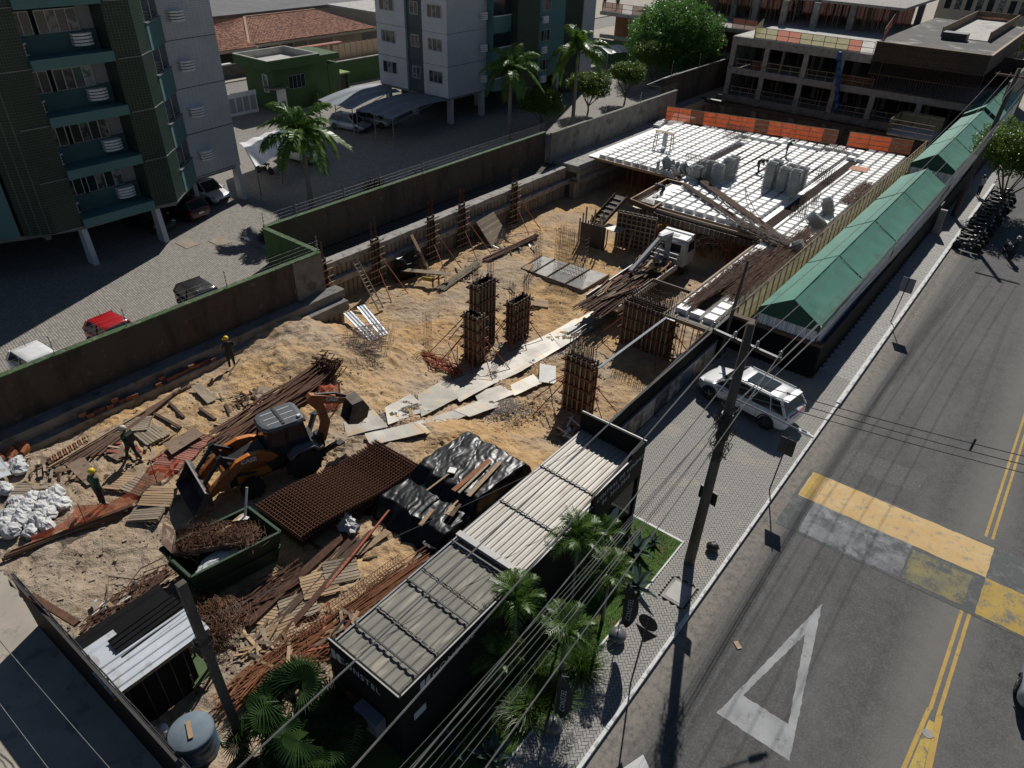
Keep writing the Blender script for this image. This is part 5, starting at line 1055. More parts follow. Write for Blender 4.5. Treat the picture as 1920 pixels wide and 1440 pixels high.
# ---------------------------------------------------------------- steel track plates on the sand
rp = thing('plate_track', 'two curving lanes of overlapping steel plates laid on the sand', 'steel plates', tuple(T(860, 750)))
def plate(cnr, mat=SHEETM, lift=.05):
    P = [T(*c) for c in cnr]; cx_ = sum((p for p in P), Vector()) / 4; zc = [terr(p.x, p.y, False) for p in P]
    def f(u, v):
        q = (P[0].lerp(P[1], u)).lerp(P[3].lerp(P[2], u), v); z = (zc[0] * (1 - u) + zc[1] * u) * (1 - v) + (zc[3] * (1 - u) + zc[2] * u) * v
        return (q.x, q.y, z + .1 + lift + .05 * nz(q.x, q.y, .9))
    b = MB(); b.grid(f, 6, 6); n = len(b.v); top = list(b.v); b.add([(x, y, z - .03) for x, y, z in top], [tuple(reversed(q)) for q in b.f[:36]])
    ring = [i for i in range(7)] + [7 * j + 6 for j in range(1, 7)] + [42 + i for i in range(5, -1, -1)] + [7 * j for j in range(5, 0, -1)]
    b.f += [(ring[k], ring[(k + 1) % len(ring)], n + ring[(k + 1) % len(ring)], n + ring[k]) for k in range(len(ring))]; b.mi += [0] * len(ring)
    return b
upper = [(645, 795), (700, 770), (722, 768), (770, 742), (783, 742), (832, 715), (835, 722), (893, 695), (885, 695), (940, 672), (935, 675), (988, 645), (975, 652), (1035, 625), (1030, 628), (1080, 600), (1075, 605), (1118, 582)]
loww = [(650, 822), (722, 806), (728, 800), (800, 775), (790, 785), (860, 748), (862, 756), (925, 722), (915, 728), (975, 700), (965, 705), (1018, 675), (1010, 680), (1058, 650), (1052, 655), (1100, 625), (1098, 628), (1135, 605)]
for k in range(0, 18, 2): part('steel_plate', plate([upper[k], upper[k + 1], (loww[k + 1][0] + 6, loww[k + 1][1] - 3), loww[k]], lift=.012 * (k % 3)), SHEETM, rp, True)
for k, c in enumerate([[(684, 818), (780, 795), (800, 815), (695, 840)], [(775, 797), (858, 770), (880, 780), (800, 818)], [(850, 772), (925, 745), (950, 760), (880, 785)], [(888, 740), (950, 722), (965, 742), (902, 768)], [(930, 738), (1000, 705), (1016, 722), (965, 745)], [(1012, 685), (1042, 690), (1042, 724), (1010, 720)], [(1060, 618), (1088, 612), (1078, 638), (1048, 634)]]):
    part('steel_plate', plate(c, lift=.03 + .03 * (k == 5)), SHEETM if k < 5 else M('bright dusty plate', (.55, .54, .51), (.42, .41, .38), 1.5, .6), rp, True)
# ---------------------------------------------------------------- pallets, planks, pipes
slat = MB(); slat.box((0, 0, 0), (1.2, .1, .022)); slatm = slat.mesh('slat', WOODG); slat_red = slat.mesh('slat', M('reddish plank', (.33, .13, .09), (.22, .09, .065), 3, .85, var=.3)); slatn = slat.mesh('slat', WOODN)
brr = MB(); brr.box((0, 0, 0), (.09, 1.0, .09)); brrm = brr.mesh('bearer', WOODG)
def pallet(label, p, rz, sm__=None, tilt=(0, 0), sc=1.0, n=8, group='wooden pallets scattered on the sand'):
    t = thing('pallet', label, 'pallet', tuple(p), rz, group); t.rotation_euler = (tilt[0], tilt[1], rz); t.scale = (sc, sc, sc)
    for s_ in (-.55, 0, .55): place('bearer', brrm, t, (s_, 0, .06))
    for k in range(n): place('slat', sm__ or slatm, t, (rng.normal(0, .012), -.45 + .9 * k / (n - 1), .117), (0, 0, rng.normal(0, .02)))
    for k in range(3): place('slat', sm__ or slatm, t, (0, -.45 + .45 * k, .01))
    return t
for (px, py, rz, l, m_) in ((435, 790, .1, 'upright lying pale pallet between the bar pile and the loader arms', slatn), (285, 818, -.35, 'weathered pallet on the sand just right of the walking worker', slatm), (255, 800, .5, 'broken pallet behind the walking worker', slatm),
    (1012, 570, .25, 'small white pallet on the sand right of the column forms', slatn), (55, 925, .45, 'greenish old pallet above the white sacks', slatm), (27, 858, .9, 'narrow pallet beside the clay pipes', slatm), (228, 905, .3, 'pallet next to the yellow helmet worker', slatn), (265, 915, -.1, 'pallet under the orange netting', slatm),
    (365, 828, .2, 'reddish pallet just behind the loader bucket', slat_red), (320, 868, .25, 'red stained pallet left of the loader bucket', slat_red), (345, 850, .1, 'red stained pallet under the loader arm', slat_red),
    (600, 1100, .75, 'pallet below the long timber beams, upper one', slatn), (560, 1140, .8, 'pallet below the long timber beams, middle one', slatm), (520, 1190, .7, 'pallet below the long timber beams, lower one', slatn), (640, 1075, .7, 'pallet tucked against the sand under the beams', slatm), (300, 940, .35, 'pale pallet in front of the bucket', slatn), (280, 965, .35, 'dusty pallet lying on the lane in front of the bucket', slatm), (500, 1150, .2, 'pallet half hidden by the rusty tangle', slatn)):
    pallet(l, T(px, py, .03), rz + R(20), m_, (rng.normal(0, .05), rng.normal(0, .05)))
def boards(label, cnr, mat, th=.03, lift=.08, name='plywood_sheet', cat='plywood'):
    P = [T(*c) for c in cnr]; z = max(p.z for p in P) + lift; vs = [(p.x, p.y, z - (0 if i % 2 else .04)) for i, p in enumerate(P)]; b = MB(); b.add(vs + [(x, y, z_ - th) for x, y, z_ in vs], [(0, 1, 2, 3), (7, 6, 5, 4), (0, 4, 5, 1), (1, 5, 6, 2), (2, 6, 7, 3), (3, 7, 4, 0)]); return solo(name, b, mat, label, cat)
boards('narrow grey board lying on the sand below the edge worker', [(359, 730), (378, 724), (408, 752), (391, 762)], WOODG)
boards('big stained plywood sheet beside the reddish pallets', [(308, 840), (368, 812), (385, 822), (325, 862)], PLY, lift=.25)
boards('worn plywood sheet under the walking worker', [(195, 852), (232, 838), (238, 860), (222, 868)], PLY)
boards('plywood sheet left of the walking worker', [(165, 832), (215, 815), (232, 828), (180, 850)], PLY)
boards('long plywood sheet behind the yellow helmet worker', [(122, 873), (160, 862), (192, 905), (165, 915)], PLY)
boards('plywood sheet near the clay pipes', [(72, 865), (105, 862), (125, 880), (92, 892)], PLY)
boards('small square concrete slab beside the container roof', [(788, 1050), (815, 1040), (835, 1060), (800, 1075)], CONCD, .12, .14, 'concrete_slab', 'slab')
boards('board lying by the rebar pile above the loader', [(468, 735), (500, 728), (520, 738), (485, 752)], WOODG)
def beamz(label, p, q, w_, h_, mat, name='timber_beam', cat='timber', group=None, z=.08):
    A, B = T(*p), T(*q); A.z += z; B.z += z; b = MB(); b.beam(A, B, w_, h_, .1); return solo(name, b, mat, label, cat, group)
for k, (a, c, l) in enumerate([((318, 758), (345, 783), 'short dark timber on the sand, upper of three parallel ones'), ((290, 778), (340, 805), 'short dark timber on the sand, middle one with a white rag'), ((375, 770), (405, 790), 'short dark timber nearest the pale pallet')]): beamz(l, a, c, .12, .1, WOODD)
for k in range(9):
    A = T(395 - 3 * k, 712 + 4.5 * k); B = T(60 + 3 * k, 880 + 2.2 * k); A = Vector((-29.7 + .11 * k, 13.2 - .2 * k, terr(-29.6 + .1 * k, 12) + .12 + .05 * (k % 2))); B = Vector((-28.2 + .12 * k, 5.4 + .25 * k, terr(-28.2, 5.5) + .1)); b = MB(); b.beam(A, B, .12, .1)
    solo('timber_beam', b, (WOODD, RUST, WOODD)[k % 3], 'long dark timber in the bundle laid along the foot of the near cap beam', 'timber', 'timbers along the foot of the near wall')
tk = thing('steel_rack', 'rusty slotted steel rack lying beside the long timbers', 'steel rack', tuple(T(130, 850)))
A, B = T(92, 868, .15), T(165, 822, .15); 
for s_ in (0, .3): b = MB(); b.beam(A + Vector((s_, -s_ * .2, 0)), B + Vector((s_, -s_ * .2, 0)), .06, .09); part('rail', b, RUST, tk, True)
for k in range(16): q = A.lerp(B, (k + .5) / 16); b = MB(); b.beam(q + Vector((-.05, 0, .05)), q + Vector((.4, -.1, .05)), .05, .03); part('rung', b, WOODN if k % 2 else RUSTO, tk, True)
b = MB(); b.beam(T(95, 885, .2), T(275, 775, .2), .06, .06); solo('pale_batten', b, WOODN, 'long pale batten along the foot of the wall behind the walking worker', 'batten')
# clay pipes stack at the left edge
cp = thing('clay_pipes', 'stack of brown clay roof tiles at the left frame edge', 'tile stack', tuple(T(10, 860))); pm = MB(); 
for k in range(6): a0, a1 = math.pi * k / 6, math.pi * (k + 1) / 6; pm.add([(math.cos(a0) * .1, -.22, math.sin(a0) * .08), (math.cos(a1) * .1, -.22, math.sin(a1) * .08), (math.cos(a1) * .12, .22, math.sin(a1) * .09), (math.cos(a0) * .12, .22, math.sin(a0) * .09)], [(0, 1, 2, 3)])
pmm = pm.mesh('tile', ORNGB)
for k in range(60): place('tile', pmm, cp, (.25 * (k % 5) - .5, .5 * ((k // 5) % 4) - .8, .1 + .11 * (k // 20) + rng.uniform(0, .03)), (R(15), 0, .5 + rng.normal(0, .1)))
# white sacks
def blob(b, c, sx, sy, sz, seed, n=9, m=7, rough_=.22):
    vs = []
    for j in range(m + 1):
        ph = math.pi * j / m
        for i in range(n):
            th = 2 * math.pi * i / n; d = Vector((math.sin(ph) * math.cos(th), math.sin(ph) * math.sin(th), math.cos(ph))); k = 1 + rough_ * mnoise.noise(d * 2.2 + Vector((seed * 3.7, seed, 0))) + rough_ * .6 * mnoise.noise(d * 6 + Vector((0, seed, seed)))
            z = d.z * sz * k; vs.append((c[0] + d.x * sx * k, c[1] + d.y * sy * k, c[2] + (z if z > 0 else z * .6)))
    b.add(vs, [(j * n + i, j * n + (i + 1) % n, (j + 1) * n + (i + 1) % n, (j + 1) * n + i) for j in range(m) for i in range(n)])
sk = [(35, 945), (62, 935), (88, 935), (20, 968), (48, 965), (78, 955), (105, 945), (12, 985), (42, 985), (70, 978), (95, 965), (118, 950), (25, 1005), (60, 1000), (88, 990), (12, 920), (40, 885), (8, 882), (33, 872), (108, 925), (55, 955), (30, 958)]
SACKL = ['white woven sack ' + q for q in ('lowest of the heap on the netting side', 'in the middle of the heap with a knotted top', 'right of the heap middle against the beams', 'at the left frame edge halfway down the heap', 'at the heart of the heap, brightest one', 'right of the heap centre, sagging open', 'at the right end of the heap nearest the stake', 'at the left frame edge in the lower heap', 'low in the heap left of centre', 'low in the heap right of centre', 'on the right flank of the heap', 'farthest right, touching the long beams', 'at the bottom left of the heap', 'at the bottom of the heap by the netting end', 'at the bottom right beside the orange netting', 'at the top left of the heap under the pale sheet', 'above the green pallet, right one', 'above the green pallet, left at the frame edge', 'above the green pallet, farthest from the camera', '', 'stacked on top in the heap middle', 'stacked on top left of the heap middle')]
for k, (px, py) in enumerate(sk):
    p = T(px, py, .12 + (.12 if k % 4 == 0 else 0)); b = MB(); blob(b, p, .34 + .1 * rng.random(), .26 + .08 * rng.random(), .2 + .08 * rng.random(), k + 1, 14, 10, .34)
    solo('rubble_sack', b, BAGW, SACKL[k] if k != 19 else 'single round white sack a little apart from the heap', 'sack', 'white rubble sacks at the left edge', smooth=False)
boards('pale sheet lying by the sacks at the left frame edge', [(0, 880), (8, 875), (28, 902), (0, 912)], ZINC, lift=.4, name='zinc_sheet', cat='sheet')
# orange netting strung between stakes
nt_ = thing('safety_net', 'sagging torn orange netting strung between iron stakes in front of the worker', 'netting', tuple(T(200, 970)))
pts = [(62, 1022, 1000), (110, 1000, 985), (165, 985, 928), (205, 965, 935), (255, 945, 915), (290, 912, 862), (325, 893, 860), (335, 868, 845)]
top = []; bot = []
for (px, yb, yt) in pts: q = T(px, yb, .03); bot.append(q); h_ = max(.15, (yb - yt) / 52.0); top.append(q + Vector((0.05, 0.0, h_)))
def nf(u, v):
    s_ = u * (len(bot) - 1); k = min(int(s_), len(bot) - 2); f_ = s_ - k; a = bot[k].lerp(bot[k + 1], f_); c = top[k].lerp(top[k + 1], f_); q = a.lerp(c, v); return (q.x + .12 * nz(u * 9, v * 2, 1), q.y + .16 * nz(u * 7, v * 3, 1, 5), q.z - .1 * math.sin(v * 3.1) * abs(math.sin(u * 20)) + .02)
b = MB(); b.grid(nf, 60, 10); part('net', b, NETG, nt_, True, True)
for (px, yb) in ((165, 990), (297, 912)): q = T(px, yb); b = MB(); b.tube(q, q + Vector((.02, 0, 1.3)), .016, 5); part('stake', b, RUST, nt_, True)
b = MB(); b.grid(lambda u, v: tuple(T(600 + 40 * u, 770 - 30 * v, .1 + .5 * v + .25 * nz(u * 5, v * 4, 1))), 12, 10); solo('safety_net', b, NETG, 'crumpled orange netting on a stake behind the digging arm', 'netting', smooth=True)
q = T(640, 757); b = MB(); b.beam(q, q + Vector((0, 0, 1.1)), .07, .04); b.box(q + Vector((0, -.02, 1.15)), (.22, .03, .16)); solo('marker_post', b, WOODG, 'short wooden marker post by the crumpled orange netting', 'post')
for k in range(7): 
    b = MB(); b.beam(T(5 + 4 * k, 1052 - 2 * k, .1 + .07 * (k % 3)), T(262 - 5 * k, 950 + 3 * k, .1 + .06 * (k % 3)), .11, .09, .2 * k); solo('timber_beam', b, (WOODD, WOODG, RUST)[k % 3], 'long rusty brown beam in the bundle lying along the orange netting', 'timber', 'beams along the orange netting')
# rebar and timber piles
def pile(label, p, q, n, w_, r, mat, **k): return bars(label, T(*p, .1), T(*q, .1), n, w_, r, mat=mat, **k)
pile('big brown pile of reinforcing bars above the loader, bent at the far end', (430, 830), (598, 712), 80, .75, .035, RUST, wild=.08, h=.22, curl=1.0, jit=.8)
pile('dark bar pile running down behind the loader cab', (400, 868), (500, 790), 40, .45, .04, WOODD, wild=.05, h=.15)
pile('long bundle of brown bars from the footing to the pile wall', (912, 490), (1005, 448), 26, .25, .035, RUST, wild=.04, h=.05)
pile('bundle of planks lying before the tallest column form', (828, 545), (895, 498), 26, .35, .04, WOODG, wild=.06, h=.06, name='plank_bundle')
pile('heap of red steel props on the sand at the end of the plates', (800, 670), (855, 705), 22, .25, .03, REDST, wild=.25, h=.12, name='prop_heap', jit=.5)
pile('three long rusty beams reaching down from the mesh stack, left one', (470, 1170), (640, 1010), 9, .16, .055, RUST, wild=.02, h=.04, name='long_beams')
pile('dark beams between the mesh stack and the pallets, middle bundle', (520, 1170), (665, 1018), 10, .2, .05, WOODD, wild=.05, h=.06, name='long_beams')
pile('single long rusty square beam lying across the pallets', (505, 1228), (690, 1005), 2, .06, .09, RUST, wild=.01, h=.0, name='long_beams')
pile('orange rusty bar bundle along the container, main one', (475, 1290), (770, 1080), 90, .4, .018, RUSTO, wild=.1, h=.12, jit=1.2)
pile('loose tangle of orange rusty bars at the lower end of the bundle', (470, 1300), (610, 1205), 60, .55, .018, RUSTO, wild=.3, h=.2, jit=.9)
pile('dark bars on the shaded side next to the skip', (450, 1150), (560, 1080), 34, .4, .03, RUST, wild=.1, h=.1)
pile('scrap pipes and bars left of the little shed roof', (190, 1165), (295, 1090), 26, .35, .025, RUST, wild=.3, h=.08, jit=.7, name='scrap_heap')
b = MB()
for k in range(900):
    q = T(rng.normal(395, 26), rng.normal(1175, 17)); a = rng.uniform(0, 6.28); r_ = rng.uniform(.1, .5); z = .1 + rng.uniform(0, .55); pts_ = [q + Vector((math.cos(a + t_) * r_ * (1 + .2 * t_), math.sin(a + t_) * r_ * .8, z + .12 * math.sin(t_ * 2 + k))) for t_ in (0, .8, 1.6, 2.4)]; b.path(pts_, .008, 3)
tw = solo('wire_tangle', b, M('brown tie wire', (.2, .1, .05), (.12, .06, .035), 4, .8), 'shaggy brown tangle of tie wire between the skip and the concrete pole', 'wire', smooth=False); tw['kind'] = 'stuff'; del tw['category']; del tw['label']
pr_ = thing('lattice_cage', 'long rusty lattice girder cage lying along the container', 'rebar', tuple(T(640, 1180))); A, B = T(520, 1235, .2), T(755, 1060, .2); d = (B - A); n = 44; s_ = Vector((-d.y, d.x, 0)).normalized() * .16; b = MB()
for o_ in (s_, -s_, s_ + Vector((0, 0, .28)), -s_ + Vector((0, 0, .28))): b.tube(A + o_, B + o_, .013, 4)
part('long_bars', b, RUSTO, pr_, True); b = MB()
for k in range(n): q = A + d * (k + .5) / n; L_ = [q + s_, q - s_, q - s_ + Vector((0, 0, .28)), q + s_ + Vector((0, 0, .28))]; [b.tube(L_[i], L_[(i + 1) % 4], .009, 3, cap=False) for i in range(4)]
part('stirrups', b, RUSTO, pr_, True)
def offcuts(label, px, py, n, sx, sy, mats_, L=(.3, .9), h=.3, name='offcut_heap'):
    t = thing(name, label, 'offcuts', tuple(T(px, py)))
    for k in range(n):
        q = T(rng.normal(px, sx), rng.normal(py, sy), .05 + rng.uniform(0, h)); a = rng.uniform(0, 3.14) if k % 3 else R(-35) + rng.normal(0, .25); l_ = rng.uniform(*L); dv = Vector((math.cos(a), math.sin(a), rng.uniform(-.25, .25))) * l_ / 2; b = MB(); b.beam(q - dv, q + dv, rng.uniform(.06, .14), .03, rng.uniform(-.5, .5)); part('offcut', b, mats_[k % len(mats_)], t, True)
offcuts('heap of pale and red timber offcuts jammed beside the container wall', 660, 1195, 70, 28, 16, [WOODN, REDST, WOODG, BLKTARP], (.5, 1.5), .35)
offcuts('heap of pale timber offcuts at the container corner', 565, 1268, 60, 22, 10, [WOODN, WOODG, WOODN], (.4, 1.3), .3)
offcuts('loose offcuts between the pallets and the rusty bars', 500, 1215, 46, 24, 14, [WOODN, WOODG], (.3, 1.0), .15)
offcuts('pile of broken offcuts at the far end of the container', 1085, 815, 60, 14, 10, [WOODN, WOODG, PLASW, WOODD], (.4, 1.2), .4)
offcuts('scrap and rags left of the little shed roof', 235, 1135, 50, 28, 14, [WOODG, WOODD, BLK, WOODN, BAGW], (.15, .7), .12)
offcuts('broken boards lying on the sand above the loader', 470, 750, 24, 22, 10, [WOODD, WOODG, RUST], (.4, 1.1), .1)
offcuts('scattered sticks before the near cap beam', 100, 900, 40, 40, 18, [WOODG, WOODN, WOODD], (.2, .8), .1)
offcuts('loose sticks around the big red pallets', 265, 865, 40, 34, 20, [WOODG, WOODN, REDST], (.2, .9), .08)
offcuts('boards and blocks at the foot of the pile wall', 870, 525, 26, 40, 10, [WOODG, WOODD], (.5, 1.6), .12)
offcuts('boards strewn by the far wall forms', 960, 462, 24, 30, 8, [WOODG, SHEETM, WOODD], (.5, 1.5), .12)
offcuts('scraps by the foot of the shaft form', 1180, 495, 18, 25, 6, [WOODG, SHEETM], (.4, 1.3), .08)
b = MB()
for k in range(1700):
    px, py = (rng.uniform(20, 700), rng.uniform(700, 1300)) if k % 3 else (rng.uniform(640, 1180), rng.uniform(470, 800)); q = T(px, py, .015)
    if not (-31 < q.x < -11.2 and 2.5 < q.y < 48): continue
    s_ = rng.uniform(.02, .07); a = rng.uniform(0, 3.1); b.box(q, (s_ * rng.uniform(.6, 3), s_, s_ * .6), a)
o = struct('debris', b, M('small site debris', (.38, .31, .24), (.16, .12, .09), .8, .9, hard=True), kind='stuff')
b = MB()
for k in range(5200):
    u = rng.uniform(0, 1); q = T(690 + 400 * u + rng.normal(0, 12), 795 - 160 * u + rng.normal(0, 9), .015) if k % 3 else T(rng.normal(950, 30), rng.normal(770, 12), .01); s_ = rng.uniform(.02, .045); b.box(q, (s_ * 1.5, s_ * 1.4, s_ * .6), rng.uniform(0, 3))
struct('gravel', b, M('dark gravel', (.15, .15, .15), (.09, .09, .09), 9, .9), kind='stuff')
# saw bench, trestle, net hole
q = T(802, 530); t = thing('saw_bench', 'cluttered work trestle with yellow parts before the pile wall', 'bench', tuple(q)); b = MB()
for (a, c) in ((-.8, -.3), (.8, -.3), (-.8, .3), (.8, .3)): b.beam(q + Vector((a, c, 0)), q + Vector((a, c, .75)), .08, .08)
part('leg', b, WOODD, t, True); b = MB(); b.beam(q + Vector((-1.7, -.9, .8)), q + Vector((1.4, .9, .8)), .5, .05); part('top', b, WOODG, t, True); b = MB(); b.box(q + Vector((.3, -.2, .5)), (.8, .3, .3), .4); part('yellow_machine', b, M('machine yellow', (.4, .28, .04), None, 3, .6), t, True)
b = MB(); C_ = T(678, 660)
for k in range(260):
    a = rng.uniform(0, 6.28); r_ = rng.uniform(.2, 1.5); z0_ = rng.uniform(-.1, .9); p = C_ + Vector((math.cos(a) * r_ - .5, math.sin(a) * r_ * .9 + .3, z0_)); b.path([p, p + Vector((.25, .1, .1)), p + Vector((.4, .45, .0)), p + Vector((.2, .7, .15))], .012, 3)
o = struct('discarded_mesh', b, REBAR, kind='stuff')
b = MB(); C_ = T(770, 470, .1); C_.x = -34.4; C_.y = 32.5; C_.z = -2.7; blob(b, C_, .5, 1.6, 1.3, 5, 14, 10, .4); solo('black_film', b, BLKTARP, 'heap of black plastic film behind the leaning plank at the pile wall', 'tarpaulin')
b = MB(); blob(b, T(652, 992, .2), .55, .3, .3, 9, 16, 12, .7); solo('white_cloth', b, BAGW, 'crumpled white cloth beside the mesh stack', 'cloth')
b = MB(); q = T(735, 1040); A = G(780, 895, .6); B = T(612, 1108, .15); b.beam(A, B, .07, .07); solo('square_pipe', b, REDST, 'long thin red pipe leaning on the tarpaulin stack corner', 'pipe')
b = MB(); b.beam(T(668, 1040, .06), T(728, 1000, .06), .3, .03); solo('plank', b, WOODN, 'pale plank on the sand by the black tarpaulin', 'plank'); b = MB(); b.beam(T(770, 1060, .06), T(812, 1020, .06), .22, .04); solo('plank', b, WOODG, 'grey plank on the sand at the foot of the tarpaulin', 'plank'); b = MB(); b.beam(T(680, 1048, .05), T(708, 1044, .05), .08, .04); solo('plank', b, WOODD, 'short dark stick alone on the clean sand', 'plank')
# ---------------------------------------------------------------- vehicles
PAINTS = {}
def paint(name, c, rough=0.3, metal=0.0, spec=0.6):
    if name not in PAINTS:
        m, nt, b = base(name); b.inputs['Base Color'].default_value = c4(c); b.inputs['Roughness'].default_value = rough; b.inputs['Metallic'].default_value = metal; b.inputs['Coat Weight'].default_value = 0.5; b.inputs['Coat Roughness'].default_value = 0.08
        n = noi(nt, coords(nt), 3, 4); nt.links.new(ramp(nt, n, [(0.2, tuple(x * .86 for x in c)), (0.8, c)]), b.inputs['Base Color']); PAINTS[name] = m
    return PAINTS[name]
WM = {}
def wheelmesh(r, w_):
    k = (r, w_)
    if k not in WM:
        a = MB(); prof = [(r * .62, -w_ / 2), (r * .95, -w_ / 2), (r, -w_ * .35), (r, w_ * .35), (r * .95, w_ / 2), (r * .62, w_ / 2)]; a.lathe(prof, n=20); a.v = [(x, z, y) for x, y, z in a.v]
        h = MB(); h.lathe([(r * .6, -w_ * .4), (r * .64, -w_ * .42), (r * .64, w_ * .42), (r * .6, w_ * .4)], n=20); h.v = [(x, z, y) for x, y, z in h.v]; sp = MB()
        for i in range(5):
            t_ = i * 1.2566; d = Vector((math.cos(t_), 0, math.sin(t_)))
            for s_ in (-1, 1): h.beam(Vector((0, s_ * w_ * .44, 0)), d * r * .62 + Vector((0, s_ * w_ * .44, 0)), r * .16, .02)
        WM[k] = (a.mesh('tyre', RUBBER, True), h.mesh('rim', CHROME, False))
    return WM[k]
def wheel(t, x, y, r, w_=.2):
    a, h = wheelmesh(r, w_); o = place('wheel', a, t, (x, y, r)); h_ = place('rim', h, o, (0, 0, 0)); return o
def loft(b, secs):
    n = len(secs[0]); base_ = len(b.v); vs = [p for s_ in secs for p in s_]
    fs = [(k * n + i, k * n + (i + 1) % n, (k + 1) * n + (i + 1) % n, (k + 1) * n + i) for k in range(len(secs) - 1) for i in range(n)] + [tuple(reversed(range(n))), tuple(range((len(secs) - 1) * n, len(secs) * n))]
    b.add(vs, fs)
def body_sec(x, w, zb, zs, zt):
    hp = [(w * .84, zb), (w * .97, zb + .1), (w, zb + (zs - zb) * .45), (w * .985, zs), (w * .93, zt - .015), (w * .72, zt + .012), (w * .3, zt + .03)]
    return [(x, a, z) for a, z in hp] + [(x, -a, z) for a, z in reversed(hp)]
def car(label, loc, rz, col, kind='hatch', L=4.0, group=None, name='parked_car', cat='car'):
    t = thing(name, label, cat, loc, rz, group); W = .88 if kind != 'suv' else 1.0; H_ = {'hatch': 1.5, 'sedan': 1.46, 'suv': 1.69}[kind]; g = .2 if kind != 'suv' else .24; hb = .93 if kind != 'suv' else 1.08; h = L / 2; r = .31 if kind != 'suv' else .37; wb = L * .31
    P = [(-h, W * .78, g + .22, .62, hb - .12), (-h + .06, W * .9, g + .1, .68, hb - .03), (-h + .3, W * .97, g + .02, .7, hb + .02), (-h + .9, W, g, .7, hb), (0, W, g, .7, hb - .02), (h - 1.25, W, g, .7, hb - .04), (h - .95, W * .985, g, .68, hb - .1), (h - .5, W * .95, g + .03, .64, hb - .19), (h - .15, W * .84, g + .08, .58, hb - .3), (h, W * .66, g + .18, .5, hb - .42)]
    b = MB(); loft(b, [body_sec(*s_) for s_ in P]); part('body', b, col, t, smooth=True)
    if kind == 'sedan': x0b, x0t, x1t, x1b = -h + .55, -h + 1.25, h - 2.0, h - 1.15
    else: x0b, x0t, x1t, x1b = -h + .12, -h + .55, h - 1.85 if kind == 'suv' else h - 1.75, h - 1.0
    wt = W * .74; zb = hb - .05; zt = H_ - .03; b = MB()
    b.add([(x0b, W * .9, zb), (x1b, W * .88, zb), (x1b, -W * .88, zb), (x0b, -W * .9, zb), (x0t, wt, zt), (x1t, wt, zt), (x1t, -wt, zt), (x0t, -wt, zt)], [(0, 1, 5, 4), (2, 3, 7, 6), (1, 2, 6, 5), (3, 0, 4, 7), (4, 5, 6, 7)]); part('windows', b, GLS, t)
    b = MB(); n = 12; rs = []
    for k in range(7): u = k / 6; x = x0t - .08 + (x1t - x0t + .12) * u; cr = .05 * math.sin(math.pi * u); rs.append([(x, wt * 1.03 * a, zt + cr * (1 - abs(a) ** 3) - (.035 if abs(a) > .99 else 0) + .0) for a in (-1, -.92, -.5, 0, .5, .92, 1)] + [(x, wt * .98 * a, zt - .05) for a in (1, 0, -1)])
    loft(b, rs); ro = part('roof', b, col, t, smooth=True)
    xm = (x0t + x1t) / 2 + .1; pl = [((x1b + .02, .885 * W, zb), (x1t, wt, zt), .05, .06), ((x0b, .9 * W, zb), (x0t, wt, zt), .07, .12), ((xm, .905 * W, zb), (xm - .03, wt * 1.01, zt), .02, .07)]
    if kind == 'suv': pl.append(((x0b + .75, .9 * W, zb), (x0t + .55, wt, zt), .02, .1))
    for p, q, e1, e2 in pl:
        for s_ in (-1, 1): b = MB(); b.beam((p[0], s_ * p[1], p[2]), (q[0], s_ * q[1], q[2]), e1, e2); part('pillar', b, col, t)
    for s_ in (-1, 1):
        for x in (-wb, wb): 
            wheel(t, x, s_ * (W - .1), r); b = MB(); pts = [(x + math.cos(a) * (r + .05), s_ * (W - .0), r + math.sin(a) * (r + .05)) for a in np.linspace(0, math.pi, 9)]; b.path(pts, .035, 5); part('wheel_arch', b, BLK, t)
        b = MB(); b.box((h - .35, s_ * W * .7, hb - .3), (.3, .34, .12), s_ * -.35); part('headlight', b, M('lamp glass', (.6, .6, .6), None, 5, .15), t)
        b = MB(); b.box((-h + .1, s_ * W * .74, hb - .1), (.1, .26, .1)); part('tail_light', b, M('red lamp', (.3, .012, .012), None, 5, .2), t)
        b = MB(); b.box((x1b - .1, s_ * (W + .06), zb + .05), (.12, .18, .12)); part('mirror', b, col, t)
    b = MB(); b.box((-h + .0, 0, hb - .3), (.04, .42, .13)); part('number_plate', b, WHITEP, t); b = MB(); b.box((h - .03, 0, .42), (.08, 1.0, .16)); part('grille', b, BLK, t)
    if kind == 'suv':
        for s_ in (-1, 1):
            b = MB(); b.beam((-h + .5, s_ * W * .99, .36), (h - .5, s_ * W * .985, .36), .05, .17); part('sill_cladding', b, BLK, t)
            b = MB()
            for x in (-.95, .1, 1.12): b.beam((x, s_ * (W + .004), .48), (x - .03, s_ * W * .975, hb - .08), .012, .018)
            b.beam((.85, s_ * (W + .01), .86), (1.0, s_ * (W + .01), .86), .02, .03); b.beam((-.2, s_ * (W + .01), .86), (-.05, s_ * (W + .01), .86), .02, .03); part('door_seam', b, BLK, t, stuff=True)
        b = MB(); b.box(((x0t + x1t) / 2 + .1, 0, zt + .055), (1.25, 1.0, .012)); part('glass_roof', b, GLS, t); b = MB()
        for s_ in (-1, 1): b.tube((x0t + .1, s_ * wt * .95, zt + .07), (x1t - .1, s_ * wt * .95, zt + .07), .022, 5)
        part('roof_rail', b, GREYM, t); b = MB(); b.box((-h + .02, 0, hb - .06), (.06, 1.3, .06)); part('light_bar', b, M('red lamp', (.3, .012, .012)), t)
        b = MB(); b.box((x0t - .1, 0, zt + .02), (.3, 1.3, .04)); part('spoiler', b, col, t); b = MB(); b.box((x0t + .1, 0, zt + .08), (.16, .05, .06)); part('antenna', b, BLK, t)
    else: b = MB(); b.tube((x0t + .2, 0, zt + .04), (x0t, 0, zt + .3), .012, 4); part('antenna', b, BLK, t)
